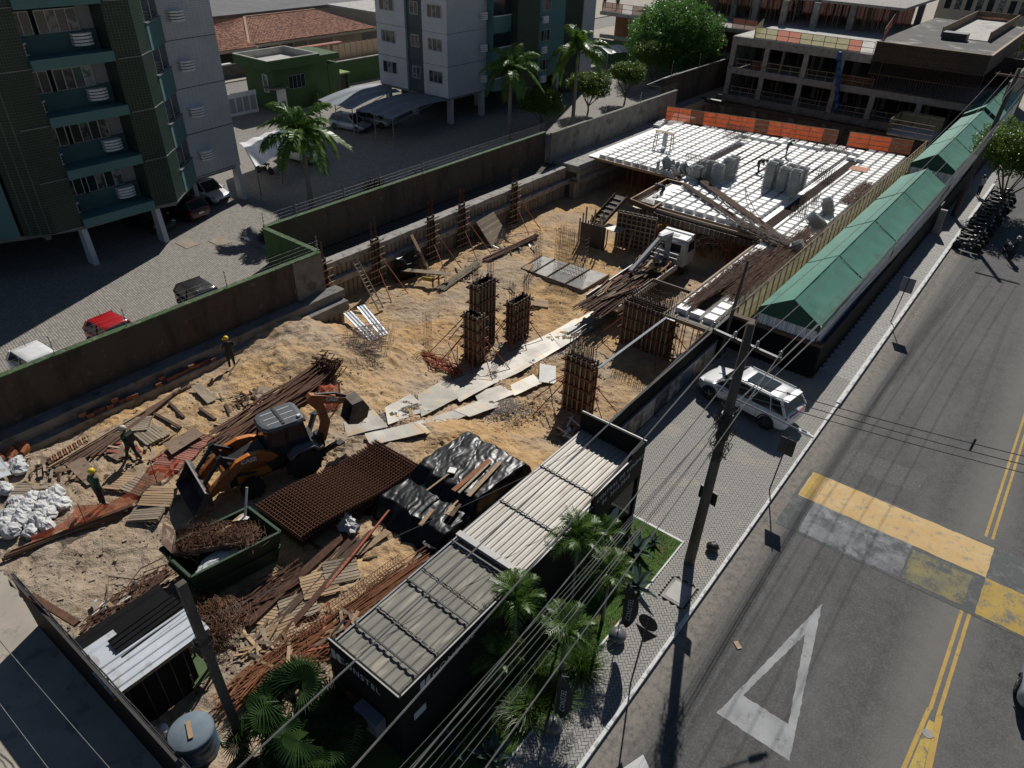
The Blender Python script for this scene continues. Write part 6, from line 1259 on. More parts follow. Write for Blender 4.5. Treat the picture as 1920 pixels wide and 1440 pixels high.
    return t
WHITEC = paint('white car paint', (.80, .80, .79)); BLACKP = paint('black car paint', (.015, .016, .018)); GREYC = paint('graphite car paint', (.045, .042, .045), metal=.3); SILV = paint('silver blue car paint', (.38, .42, .46), metal=.3); REDC = paint('red car paint', (.42, .015, .02)); WINE = paint('wine car paint', (.075, .018, .02))
# the white SUV: front towards the hoarding
A, B = G(1340, 762), G(1455, 806); ctr = Vector((-7.45, 28.95, -.02))
car('white SUV with a dark glass roof parked on the forecourt behind the utility pole', (-7.75, 28.85, 0), R(171), WHITEC, 'suv', 4.85, cat='SUV')
car('light blue car entering at the right edge of the photo', (5.7, 21.6, -.13), R(90), SILV, 'sedan', 4.5)
car('white car roof showing over the near wall at the left edge', (-34.5, 8.6, 0), R(4), WHITEC, 'hatch', 3.9)
car('bright red car almost hidden behind the near wall', (-34.75, 12.3, 0), R(4), REDC, 'hatch', 3.8)
car('graphite hatchback parked nose to the near wall', (-34.9, 17.3, 0), R(-3), GREYC, 'hatch', 4.1)
car('black car with bright headlights under the first apartment tower', (-48.6, 21.5, 0), R(10), BLACKP, 'hatch', 4.0)
car('wine red car between two white cars at the tower pilotis, tail out', (-48.9, 24.2, 0), R(190), WINE, 'hatch', 4.0)
car('white hatchback nose out at the end of the tower pilotis', (-50.6, 27.2, 0), R(8), WHITEC, 'hatch', 4.0)
car('white sedan parked under the pale carport beside the palm', (-53.0, 38.0, 0), R(10), WHITEC, 'sedan', 4.3)
car('white car parked under the first large shade-toned carport', (-57.4, 47.4, 0), R(12), SILV, 'hatch', 4.2)
car('pale car half hidden behind it under the second carport', (-56.8, 50.2, 0), R(12), SILV, 'hatch', 4.2)
car('white car driving on the back street behind the gate', (-79.5, 41.6, 0), R(90), WHITEC, 'hatch', 4.0)
car('white car under the small bright far carport', (-56.5, 78, 0), R(20), WHITEC, 'hatch', 4.0)
# car under a tarpaulin
t = thing('covered_car', 'car wrapped in a rumpled camouflage tarpaulin behind the middle wall', 'car', (-40.2, 40.2, 0)); b = MB()
def cf(u, v):
    x = -2.1 + 4.2 * u; s_ = -1 + 2 * v; y = s_ * .95; zz = (1.45 if -1.2 < x < .9 else .98) * (1 - abs(s_) ** 5 * .85) * (1 - abs(x / 2.15) ** 8 * .8); return (y + .05 * nz(u * 9, v * 9), x, zz + .05 * nz(u * 14, v * 14, 1, 3))
b.grid(cf, 26, 14); part('tarpaulin', b, M('camouflage tarpaulin', (.17, .13, .09), (.03, .03, .03), 5, .6, hard=True, c3=(.3, .3, .3), ns3=4), t, smooth=True)
for s_ in (-1, 1):
    for y in (-1.3, 1.3): a, h_ = wheelmesh(.31, .2); o = place('wheel', a, t, (s_ * .8, y, .31), (0, 0, R(90))); place('rim', h_, o, (0, 0, 0))
# motorcycles
def moto():
    t = thing('motorcycle', 'black motorcycle nearest the camera in the row parked at the kerb', 'motorcycle', (0, 0, 0), 0, 'motorcycles parked along the kerb')
    for x in (-.65, .65):
        b = MB(); b.lathe([(.24, -.05), (.3, -.05), (.31, 0), (.3, .05), (.24, .05)], n=18); b.v = [(a, c, z) for a, z, c in b.v]; o = place('wheel', b.mesh('tyre', RUBBER, True), t, (x, 0, .31)); b = MB(); b.lathe([(.2, -.02), (.245, -.03), (.245, .03), (.2, .02)], n=14); b.v = [(a, c, z) for a, z, c in b.v]
        for k in range(6): b.beam((0, 0, 0), (.22 * math.cos(k * 1.05), 0, .22 * math.sin(k * 1.05)), .02, .015)
        place('rim', b.mesh('rim', CHROME), o, (0, 0, 0))
    b = MB(); b.box((-.05, 0, .42), (.5, .26, .3)); b.tube((-.2, -.12, .3), (-.75, -.14, .36), .045, 6); part('engine', b, DARKM, t); b = MB(); b.path([(-.65, 0, .31), (-.3, 0, .5), (.3, 0, .7), (.5, 0, .95)], .04, 6); b.path([(.45, 0, 1.0), (.65, 0, .31)], .03, 6); part('frame', b, BLK, t)
    b = MB(); blob(b, (.18, 0, .83), .28, .14, .13, 3, 10, 6, .05); part('tank', b, BLACKP, t, smooth=True); b = MB(); b.box((-.35, 0, .82), (.62, .24, .09)); b.box((-.72, 0, .88), (.2, .14, .05)); part('seat', b, BLK, t)
    b = MB(); b.tube((.42, -.36, 1.05), (.42, .36, 1.05), .016, 5); b.tube((.4, -.3, 1.05), (.38, -.36, 1.25), .01, 4); b.tube((.4, .3, 1.05), (.38, .36, 1.25), .01, 4); part('handlebar', b, DARKM, t); b = MB(); b.tube((.5, 0, .92), (.62, 0, .9), .08, 10); part('headlight', b, CHROME, t)
    b = MB(); b.box((.66, 0, .66), (.3, .1, .03)); b.box((-.68, 0, .68), (.34, .12, .03)); part('mudguard', b, BLK, t); return freeze(t)
mo = moto(); mo.location = (-3.35, 57.2, -.13); mo.rotation_euler = (0, R(-4), R(-8)); cols = ['near', 'second', 'third']
mlab = ['second motorcycle of the kerb row, just past the nearest', 'third motorcycle of the kerb row with a bright tank', 'fourth motorcycle of the kerb row', 'fifth motorcycle of the kerb row', 'sixth motorcycle of the kerb row', 'seventh motorcycle, middle of the kerb row', 'eighth motorcycle, middle of the kerb row', 'ninth motorcycle of the kerb row in tree shade', 'tenth motorcycle of the kerb row in tree shade', 'eleventh motorcycle of the kerb row in tree shade', 'twelfth motorcycle of the kerb row in tree shade', 'thirteenth motorcycle of the kerb row', 'farthest but one motorcycle of the kerb row', 'farthest motorcycle of the kerb row with its wheel turned out']
for k, l in enumerate(mlab): dup(mo, (-3.35 + .12 * math.sin(k * 2.3) + .02 * k, 58.3 + k * 1.02, -.13), R(-8 + 6 * math.sin(k * 1.7)), l)
dup(mo, (-.95, 58.3, -.13), R(-68), 'motorcycle parked alone in the road with a helmeted rider beside it')
dup(mo, (-52.3, 33.6, 0), R(15), 'motorcycle standing under the pale carport in the yard')
# ---------------------------------------------------------------- backhoe loader
def backhoe():
    t = thing('backhoe_loader', 'orange and black backhoe loader with a raised digging arm standing in the site', 'backhoe', (-20.85, 11.45, 0.02), R(-104))
    def wh(x, y, r, w_, lugs):
        a = MB(); a.lathe([(r * .5, -w_ / 2), (r * .93, -w_ / 2), (r * .97, -w_ * .3), (r * .97, w_ * .3), (r * .93, w_ / 2), (r * .5, w_ / 2)], n=24); a.v = [(p, q, s_) for p, s_, q in a.v]
        for k in range(lugs):
            for s_ in (-1, 1): th = 2 * math.pi * (k + (.5 if s_ > 0 else 0)) / lugs; c, s2_ = math.cos(th), math.sin(th); c2, s3 = math.cos(th + .16), math.sin(th + .16); a.beam((c * r, 0, s2_ * r), (c2 * r, s_ * w_ * .48, s3 * r), .07, .07)
        o = place('wheel', a.mesh('tyre', RUBBER), t, (x, y, r)); h = MB(); h.lathe([(r * .1, -w_ * .3), (r * .5, -w_ * .36), (r * .5, w_ * .36), (r * .1, w_ * .3)], n=18); h.v = [(p, q, s_) for p, s_, q in h.v]; place('rim', h.mesh('rim', DARKM), o, (0, 0, 0))
    for s_ in (-1, 1): wh(-1.05, s_ * .85, .7, .45, 13); wh(1.12, s_ * .82, .44, .32, 11)
    b = MB(); b.bx(-1.7, 1.85, -.38, .38, .45, 1.0); part('chassis', b, DARKM, t); b = MB(); b.bx(.2, 1.55, .3, .52, .62, 1.0); b.bx(.2, 1.55, -.52, -.3, .62, 1.0); part('fuel_tank', b, CASEO, t)
    b = MB(); b.xprism([(.25, 1.0), (1.9, .95), (1.95, 1.35), (1.7, 1.5), (.25, 1.72)], -.42, .42); part('bonnet', b, CASED, t); b = MB(); b.add([(.25, -.36, 1.73), (1.68, -.34, 1.512), (1.68, .34, 1.512), (.25, .36, 1.73)], [(0, 1, 2, 3)]); part('bonnet_top', b, DARKM, t); b = MB(); b.box((1.95, 0, 1.15), (.04, .6, .35)); part('grille', b, BLK, t)
    # cab
    b = MB(); b.bx(-1.55, .3, -.7, .7, .95, 1.25); part('cab_floor', b, BLK, t); b = MB(); b.add([(-1.5, -.68, 1.25), (.3, -.6, 1.25), (.3, .6, 1.25), (-1.5, .68, 1.25), (-1.3, -.62, 2.55), (.0, -.56, 2.55), (.0, .56, 2.55), (-1.3, .62, 2.55)], [(0, 1, 5, 4), (1, 2, 6, 5), (2, 3, 7, 6), (3, 0, 4, 7)]); part('cab_glass', b, GLS, t)
    b = MB()
    for (p, q) in (((-1.5, .69, 1.2), (-1.3, .63, 2.55)), ((.3, .61, 1.2), (0, .57, 2.55)), ((-.6, .67, 1.2), (-.62, .61, 2.55))):
        b.beam(p, q, .07, .07); b.beam((p[0], -p[1], p[2]), (q[0], -q[1], q[2]), .07, .07)
    part('cab_frame', b, BLK, t)
    ol = [(-1.5, .5), (-1.42, .68), (-1.1, .74), (-.2, .7), (.1, .62), (.25, .4), (.3, 0), (.25, -.4), (.1, -.62), (-.2, -.7), (-1.1, -.74), (-1.42, -.68), (-1.5, -.5)]
    b = MB(); loft(b, [[(x * s_ - (1 - s_) * .6, y * s_, z) for x, y in ol] for s_, z in ((.94, 2.5), (1.0, 2.56), (1.0, 2.62), (.93, 2.7), (.8, 2.72))]); rf = part('cab_roof', b, M('dark grey roof', (.11, .115, .125), (.08, .085, .092), 3, .4), t)
    b = MB()
    for y in (-.36, 0, .36):
        for (x0, x1) in ((-1.2, -.68), (-.5, -.02)): b.bx(x0, x1, y - .012, y + .012, 2.72, 2.735)
    part('roof_strip', b, WHITEP, rf); b = MB(); b.bx(-.64, -.54, -.6, .6, 2.72, 2.75); part('roof_bar', b, BLK, rf); b = MB(); b.box((-1.25, .5, 2.76), (.12, .12, .1)); part('beacon', b, WHITEP, rf); b = MB(); b.box((-1.46, .45, 2.45), (.06, .2, .09)); b.box((.16, .5, 2.45), (.1, .2, .1)); part('work_lamp', b, M('amber lamp', (.4, .12, .03)), t)
    for s_ in (-1, 1): b = MB(); b.xprism([(-1.75, 1.2), (-1.5, 1.48), (-.75, 1.48), (-.45, 1.25), (-.45, 1.18), (-.8, 1.4), (-1.45, 1.4), (-1.65, 1.15)], s_ * .85 - .22, s_ * .85 + .22); part('mudguard', b, M('dusty grey guard', (.16, .16, .17), (.1, .1, .1)), t)
    # loader arms: humped orange plates
    for s_ in (-1, 1):
        y0, y1 = s_ * .6 - .07, s_ * .6 + .07
        b = MB(); top = [(-.1, 1.35), (.1, 1.62), (.5, 1.83), (1.0, 1.9), (1.5, 1.78), (2.0, 1.45), (2.45, 1.1), (2.75, .8)]; bot = [(2.65, .6), (2.3, .75), (1.85, 1.0), (1.4, 1.38), (.95, 1.5), (.5, 1.42), (.2, 1.2)]; b.xprism(top + bot, y0, y1); a_ = part('loader_arm', b, CASED, t)
        b = MB(); pts = [Vector((x, s_ * .6, z + .012)) for x, z in top]
        for i in range(len(pts) - 1): b.beam(pts[i], pts[i + 1], .2, .035)
        part('arm_top_plate', b, CASEO, a_)
        b = MB(); b.beam((1.25, s_ * .46, 1.6), (2.0, s_ * .46, 2.15), .12, .14); b.beam((2.0, s_ * .46, 2.2), (1.7, s_ * .46, 1.35), .16, .22); b.tube((1.95, s_ * .46, 2.1), (2.75, s_ * .46, 1.2), .085, 8); b.tube((.8, s_ * .5, .9), (1.9, s_ * .5, 1.1), .055, 8); part('tilt_linkage', b, BLK, t)
        tx = txt('CASE', .26, WHITEP, .006, bold=.008); o = place('lettering', tx, a_, (1.02, s_ * .6 + s_ * .078, 1.68), (R(90), R(6) * s_, 0 if s_ < 0 else R(180)))
    b = MB(); b.tube((2.55, -.6, .72), (2.55, .6, .72), .07, 8); part('cross_tube', b, CASEO, t)
    b = MB(); pr = [(2.7, .55), (2.7, 1.25), (2.85, 1.35), (2.88, 1.32), (2.76, 1.22), (2.76, .59), (2.95, .48), (3.5, .45), (3.5, .41), (2.93, .42)]; b.xprism(pr, -1.15, 1.15)
    for s_ in (-1, 1): b.xprism([(2.73, .57), (2.73, 1.25), (2.85, 1.33), (3.47, .45), (2.95, .44)], s_ * 1.15 - .02, s_ * 1.15 + .02)
    bk = part('front_bucket', b, M('worn black bucket', (.045, .042, .04), (.025, .024, .022), 3, .7, c3=(.12, .1, .08), ns3=3), t); b = MB(); b.beam((2.87, -1.17, 1.35), (2.87, 1.17, 1.35), .06, .05); part('bucket_lip', b, M('worn steel lip', (.36, .33, .29), (.2, .18, .16), 4, .6), bk)
    # rear hoe
    b = MB(); b.bx(-2.0, -1.7, -.85, .85, .55, 1.0); b.box((-2.1, 0, .85), (.3, .4, .7)); part('hoe_frame', b, BLK, t)
    for s_ in (-1, 1): b = MB(); b.beam((-1.95, s_ * .75, .75), (-2.45, s_ * 1.15, 1.25), .16, .2); b.box((-2.5, s_ * 1.2, 1.25), (.3, .28, .08), .3); part('stabiliser', b, BLK, t)
    b = MB(); b.xprism([(-2.0, .7), (-2.35, .75), (-2.65, 1.6), (-2.5, 2.5), (-2.0, 3.0), (-1.85, 2.85), (-2.2, 2.3), (-2.3, 1.6)], -.13, .13); part('boom', b, CASED, t)
    b = MB(); b.xprism([(-1.85, 3.08), (-2.3, 2.65), (-3.3, 2.25), (-3.5, 2.45), (-2.5, 2.98), (-2.0, 3.2)], -.12, .12); st = part('dipper', b, CASED, t); b = MB(); b.tube((-2.5, 0, 1.9), (-2.1, 0, 2.8), .06, 8); b.tube((-2.2, 0, 3.1), (-3.1, 0, 2.8), .055, 8); b.beam((-3.1, 0, 2.75), (-3.5, 0, 2.5), .1, .1); part('cylinder', b, BLK, t)
    for s_ in (-1, 1): o = place('lettering', txt('CASE', .24, WHITEP, .005, bold=.008), st, (-2.85, s_ * .128, 2.66), (R(90), R(-25) * s_ * -1 if s_ > 0 else R(-25), R(180) if s_ > 0 else 0))
    b = MB(); pr = [(-3.6, 2.2), (-4.1, 2.25), (-4.35, 1.75), (-4.2, 1.3), (-3.75, 1.12), (-3.3, 1.3), (-3.32, 1.36), (-3.75, 1.22), (-4.1, 1.38), (-4.22, 1.75), (-4.0, 2.1), (-3.6, 2.12)]; b.xprism(pr, -.38, .38)
    for s_ in (-1, 1): b.xprism([(-3.6, 2.15), (-4.05, 2.15), (-4.3, 1.72), (-4.15, 1.33), (-3.75, 1.16), (-3.35, 1.34)], s_ * .38 - .015, s_ * .38 + .015)
    part('rear_bucket', b, M('muddy bucket steel', (.19, .155, .12), (.07, .06, .05), 3, .8), t)
    return t
backhoe()
# ---------------------------------------------------------------- crane truck
def truck():
    t = thing('crane_truck', 'flatbed lorry with a folded crane and white cab loaded with bars in the pit', 'truck', (-20.3, 41.2, -3.0), R(91))
    for x in (-2.6, -1.5, 4.6):
        for s_ in (-1, 1): a, h = wheelmesh(.5, .3); o = place('wheel', a, t, (x, s_ * .95, .5)); place('rim', h, o, (0, 0, 0))
    b = MB(); b.bx(-5.0, 5.4, -.45, .45, .55, .9); part('chassis', b, DARKM, t); b = MB(); b.bx(-5.3, 3.0, -1.2, 1.2, .95, 1.08); part('bed', b, WOODD, t)
    b = MB(); b.bx(-5.3, 3.0, 1.18, 1.24, 1.08, 1.5); part('side_board', b, GREYM, t); b = MB(); b.bx(-5.3, 3.0, -1.24, -1.18, 1.08, 1.5); part('side_board', b, M('pale side board', (.45, .45, .44), (.3, .29, .28), 3, .6), t)
    b = MB()
    for z in (1.4, 1.75, 2.1): b.bx(3.0, 3.08, -1.2, 1.2, z - .05, z + .05)
    for y in (-1.15, -.4, .4, 1.15): b.bx(3.0, 3.08, y - .05, y + .05, 1.08, 2.15)
    part('headboard', b, M('white headboard', (.55, .56, .56), (.4, .4, .4), 3, .6), t)
    b = MB(); prof = [(4.1, .8), (4.1, 2.55), (4.3, 2.75), (5.3, 2.75), (5.75, 2.1), (5.95, 1.7), (6.0, .7), (5.2, .7)]; b.xprism(prof, -1.15, 1.15); part('cab', b, paint('white cab paint', (.62, .63, .64)), t)
    b = MB(); b.bx(4.15, 5.35, -1.08, 1.08, 2.75, 2.84); b.bx(5.2, 5.5, -1.1, 1.1, 2.7, 2.92); part('cab_roof', b, WHITEC, t); b = MB(); b.bx(4.35, 4.8, -.35, .35, 2.842, 2.86); part('roof_hatch', b, BLK, t)
    for s_ in (-1, 1): b = MB(); b.add([(4.6, s_ * 1.16, 1.75), (5.75, s_ * 1.16, 1.75), (5.45, s_ * 1.16, 2.5), (4.6, s_ * 1.16, 2.5)], [(0, 1, 2, 3)]); part('side_window', b, GLS, t); b = MB(); b.beam((5.8, s_ * 1.2, 2.3), (5.8, s_ * 1.4, 2.2), .05, .3); part('mirror', b, BLK, t)
    b = MB(); b.bx(4.06, 4.09, -.8, .8, 1.8, 2.4); part('rear_window', b, GLS, t)
    b = MB(); b.bx(3.35, 3.9, -.5, .5, .9, 1.9); b.tube((3.6, 0, 1.2), (3.6, 0, 3.1), .22, 10); b.box((3.5, .5, 1.5), (.4, .4, .8)); part('crane_base', b, M('crane grey paint', (.3, .31, .33), (.2, .21, .22), 3, .5), t)
    b = MB(); b.beam((3.9, .0, 3.15), (2.2, .1, 3.35), .3, .35); b.beam((2.3, .1, 3.35), (-.8, .5, 1.75), .22, .28); part('crane_boom', b, M('pale crane boom', (.5, .51, .52), (.38, .39, .4), 3, .45), t); b = MB(); b.tube((3.2, .25, 2.6), (1.5, .3, 2.95), .07, 8); b.tube((2.1, -.1, 3.1), (-.6, .3, 1.6), .05, 6); b.tube((2.0, .4, 3.2), (-.5, .7, 1.7), .04, 6); part('crane_cylinder', b, DARKM, t)
    b = MB(); b.bx(-5.3, -5.2, -1.2, 1.2, .5, .95); part('rear_bumper', b, DARKM, t)
    ld = thing('bar_load', 'load of rusty bars and timber overhanging the truck bed', 'load', (-20.3, 41.2, -1.9)); b = MB()
    for k in range(90): x = rng.uniform(-1.05, 1.0); y0 = -5.9 - rng.uniform(0, 1.3); y1 = rng.uniform(.5, 2.8); z = rng.uniform(0, .45) * (1 - abs(x) * .4); b.beam((x + rng.normal(0, .1), y0, z), (x * .9 + rng.normal(0, .12), y1, z), rng.uniform(.03, .08), rng.uniform(.03, .06), rng.uniform(-.5, .5))
    part('bars', b, RUST, ld)
    for k in range(28): b = MB(); x = rng.uniform(-1, 1); y = rng.uniform(-6, 1); a = rng.normal(0, .15); l_ = rng.uniform(.8, 3); b.beam((x, y, .5), (x + math.sin(a) * l_, y + l_, .5), rng.uniform(.08, .18), .04); part('plank', b, (WOODD, WOODG, RUSTO, WOODD)[k % 4], ld)
    for k in range(4): b = MB(); b.path([(.1 + .3 * k, .8, .55), (.3 + .3 * k, 1.1, .72), (.5 + .3 * k, .7, .6), (.3 + .3 * k, .5, .58)], .04, 5); part('strap', b, M('ochre strap', (.35, .26, .1)), ld)
truck()
# ---------------------------------------------------------------- mesh stack, skip, tarpaulin stack
def meshstack():
    t = thing('mesh_stack', 'thick stack of rusty welded mesh sheets bowed over the ground by the loader', 'mesh stack', (-17.5, 12.2, 0))
    x0, x1, y0, y1 = -18.9, -16.4, 9.45, 15.1
    def zz(x, y, k): u = (y - y0) / (y1 - y0); return .2 + .16 * math.sin(u * math.pi * 1.6 + .9) + .05 * k + .1 * (1 - u)
    def skew(x, y): u = (y - y0) / (y1 - y0); return x + .25 * u, y + (x - x0) * .02
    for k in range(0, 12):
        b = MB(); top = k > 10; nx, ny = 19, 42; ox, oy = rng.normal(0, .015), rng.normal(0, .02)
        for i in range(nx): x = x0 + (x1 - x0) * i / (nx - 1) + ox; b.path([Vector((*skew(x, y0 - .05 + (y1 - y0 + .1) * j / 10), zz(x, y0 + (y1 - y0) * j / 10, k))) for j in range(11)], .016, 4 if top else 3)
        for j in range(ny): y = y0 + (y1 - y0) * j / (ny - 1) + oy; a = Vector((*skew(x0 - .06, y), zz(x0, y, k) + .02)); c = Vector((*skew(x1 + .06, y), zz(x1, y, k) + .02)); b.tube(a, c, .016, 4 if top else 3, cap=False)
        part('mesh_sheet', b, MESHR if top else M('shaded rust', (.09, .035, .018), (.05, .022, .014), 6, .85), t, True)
    b = MB()
    for y in (10, 12, 14): b.beam((-18.9, y, .05), (-16.2, y, .05), .12, .1)
    part('bearer', b, WOODD, t, True)
meshstack()
def skip():
    t = thing('waste_skip', 'dark green steel skip filled with wire scrap and a rusty bin', 'skip', (-17.9, 7.4, 0)); a_, b_, c_ = G(300, 1030, 1.4), G(358, 1083, 1.4), G(526, 998, 1.4); C_ = [(p.x, p.y) for p in (a_, b_, c_, a_ + c_ - b_)]; mx_, my_ = sum(p[0] for p in C_) / 4, sum(p[1] for p in C_) / 4; B_ = [(mx_ + (p[0] - mx_) * .86, my_ + (p[1] - my_) * .86) for p in C_]
    for k in range(4):
        a, c = C_[k], C_[(k + 1) % 4]; d, e = B_[k], B_[(k + 1) % 4]; b = MB(); b.add([(d[0], d[1], .1), (e[0], e[1], .1), (c[0], c[1], 1.4), (a[0], a[1], 1.4)], [(0, 1, 2, 3)]); n = Vector((a[1] - c[1], c[0] - a[0], 0)).normalized() * .06; b.add([(d[0] + n.x, d[1] + n.y, .1), (e[0] + n.x, e[1] + n.y, .1), (c[0] + n.x, c[1] + n.y, 1.4), (a[0] + n.x, a[1] + n.y, 1.4)], [(3, 2, 1, 0)]); part('side_panel', b, SKIPG, t, True)
        b = MB(); b.beam((a[0], a[1], 1.42), (c[0], c[1], 1.42), .09, .06); part('rim_bar', b, SKIPG, t, True); b = MB(); m0, m1 = ((a[0] + d[0]) / 2 - n.x * .5, (a[1] + d[1]) / 2 - n.y * .5, .68), ((c[0] + e[0]) / 2 - n.x * .5, (c[1] + e[1]) / 2 - n.y * .5, .68); b.beam(m0, m1, .08, .09); part('rib', b, SKIPG, t, True)
    b = MB(); b.prism(B_, .05, .12); part('base_plate', b, SKIPG, t, True)
    s = thing('scrap_bin', 'open rusty half drum bin sitting in the skip', 'bin', (-18.3, 7.1, .9)); b = MB(); n = 14; R0 = .55; A, B = Vector((-18.95, 6.3, 1.6)), Vector((-17.6, 8.2, 1.5)); d = (B - A).normalized(); s_ = Vector((-d.y, d.x, 0)); vs = []
    for e in (A, B):
        for i in range(n + 1): th = math.pi + math.pi * i / n; vs.append(e + s_ * math.cos(th) * R0 + Vector((0, 0, math.sin(th) * R0)))
    b.add(vs, [(i, i + 1, n + 2 + i, n + 1 + i) for i in range(n)]); part('shell', b, M('rusty brown plate', (.2, .12, .08), (.1, .065, .05), 2, .8, c3=(.32, .26, .2), ns3=2), s, True)
    b = MB(); b.add([A + s_ * math.cos(math.pi + math.pi * i / n) * R0 + Vector((0, 0, math.sin(math.pi + math.pi * i / n) * R0)) for i in range(n + 1)] , [tuple(range(n + 1))]); b.add([A + s_ * -R0 - d * .02, A + s_ * R0 - d * .02, A + s_ * R0 * .7 + Vector((0, 0, .55)) - d * .25, A + s_ * -R0 * .8 + Vector((0, 0, .45)) - d * .25], [(0, 1, 2, 3)]); part('end_plate', b, M('rusty brown plate', (.2, .12, .08)), s, True)
    b = MB()
    for (c0, w_, n_, zc) in ((Vector((-18.35, 7.35, 1.45)), .6, 430, .25), (Vector((-17.5, 8.0, 1.4)), .4, 260, .3), (Vector((-18.6, 6.6, 1.4)), .4, 120, .2)):
        for k in range(n_):
            q = c0 + d * rng.normal(0, w_ * .6) + s_ * rng.normal(0, .22) + Vector((0, 0, rng.uniform(-.1, zc))); a = rng.uniform(0, 6.28); r_ = rng.uniform(.06, .3); b.path([q + Vector((math.cos(a + u) * r_, math.sin(a + u) * r_, .08 * math.sin(u * 3 + k))) for u in (0, 1, 2, 3.2)], .006, 3)
    o = solo('wire_scrap', b, M('brown tie wire', (.2, .1, .05)), '', ''); o['kind'] = 'stuff'; del o['label']; del o['category']
    b = MB(); blob(b, (-17.6, 7.0, 1.05), .35, .8, .18, 4, 12, 9, .4); solo('paper_bag', b, BAGW, 'torn pale bag lying in the skip', 'bag')
    b = MB(); b.beam((-18.6, 8.9, 1.3), (-18.15, 7.4, 1.5), .12, .04); solo('plank', b, WOODN, 'plank sticking out of the skip scrap', 'plank'); b = MB(); b.beam((-18.55, 9.05, 2.35), (-18.3, 8.6, 1.4), .07, .05); b.box((-18.25, 8.5, 1.4), (.3, .3, .03), .3); solo('marker_post', b, M('white stake', (.68, .66, .6), None, 4, .7), 'white stake with a square plate stuck in the skip scrap', 'stake')
skip()
def tarp():
    t = thing('tarpaulin_stack', 'material stack wrapped in glossy black plastic film weighed down with boards', 'tarpaulin', (-14.2, 15, 0)); 
    def hh(u, v):
        x = -16.2 + 4.0 * u; y = 12.3 + 5.9 * v; e = min(1, 7 * u) * min(1, 7 * (1 - u)); e2 = min(1, 6 * v) * min(1, 6 * (1 - v)); z = .72 * min(1, e * 1.5) * min(1, e2 * 1.5); z += .48 * sm(.34, .42, v) * (1 - sm(.93, .97, v)) * (1 - sm(.88, .93, u)) * sm(.05, .1, u)
        if u < .02 or u > .98 or v < .02 or v > .98: z = .03
        a = .3 if .03 < u < .97 and .03 < v < .97 else .1
        z += a * (.16 * nz(u * 5, v * 7, 1) + .13 * abs(nz(u * 14 + v * 7, v * 5, 1, 2)) + .05 * nz(u * 30, v * 30 + u * 20, 1, 3)); bulge = .12 * nz(u * 10, v * 10, 1, 8)
        return (x + bulge + .35 * (v - .5) * 1.0, y + bulge * 1.4, max(z, .01) + .02)
    b = MB(); b.grid(hh, 110, 150); part('film', b, BLKTARP, t, True, True)
    for (px, py, qx, qy, w_, m_, l) in ((850, 920, 918, 862, .2, RUSTO, 'reddish wide board across the top of the black tarpaulin'), (878, 930, 938, 866, .18, WOODN, 'pale board on the black tarpaulin nearest the container'), (860, 924, 920, 866, .1, WOODG, 'narrow board between the two wide ones on the black tarpaulin'), (800, 920, 850, 882, .07, WOODN, 'thin stick ending at the white plate on the black tarpaulin')): 
        A, B = G(px, py, 1.33), G(qx, qy, 1.3); b = MB(); b.beam(A, B, w_, .04); solo('plank', b, m_, l, 'plank', 'boards weighing down the black tarpaulin')
    A = G(848, 882, 1.35); b = MB(); b.box(A, (.3, .3, .04), .4); solo('square_plate', b, WHITEP, 'small white square plate on top of the black tarpaulin', 'plate')
    for (px, py, qx, qy, m_, l) in ((788, 985, 812, 955, WOODN, 'curved pale offcut on the lower tarpaulin step, left one'), (838, 965, 858, 938, WOODN, 'short boards pair on the lower tarpaulin step, right one'), (846, 968, 862, 945, WOODD, 'dark short board tucked beside the pale one on the lower step'), (803, 882, 830, 880, WOODG, 'small stick on the upper left of the black tarpaulin')): A, B = G(px, py, .95), G(qx, qy, .98); b = MB(); b.beam(A, B, .16, .05); solo('offcut', b, m_, l, 'board', 'short boards on the lower tarpaulin step')
    b = MB()
    for k in range(14): blob(b, (-12.9 + rng.normal(0, .25), 12.4 + rng.uniform(0, .9) + (k % 2) * 3.5, .12), .45, .3, .22, 30 + k, 12, 9, .9)
    solo('plastic_film', b, BLKTARP, 'crumpled black film gathered at the foot of the tarpaulin stack', 'plastic')
tarp()
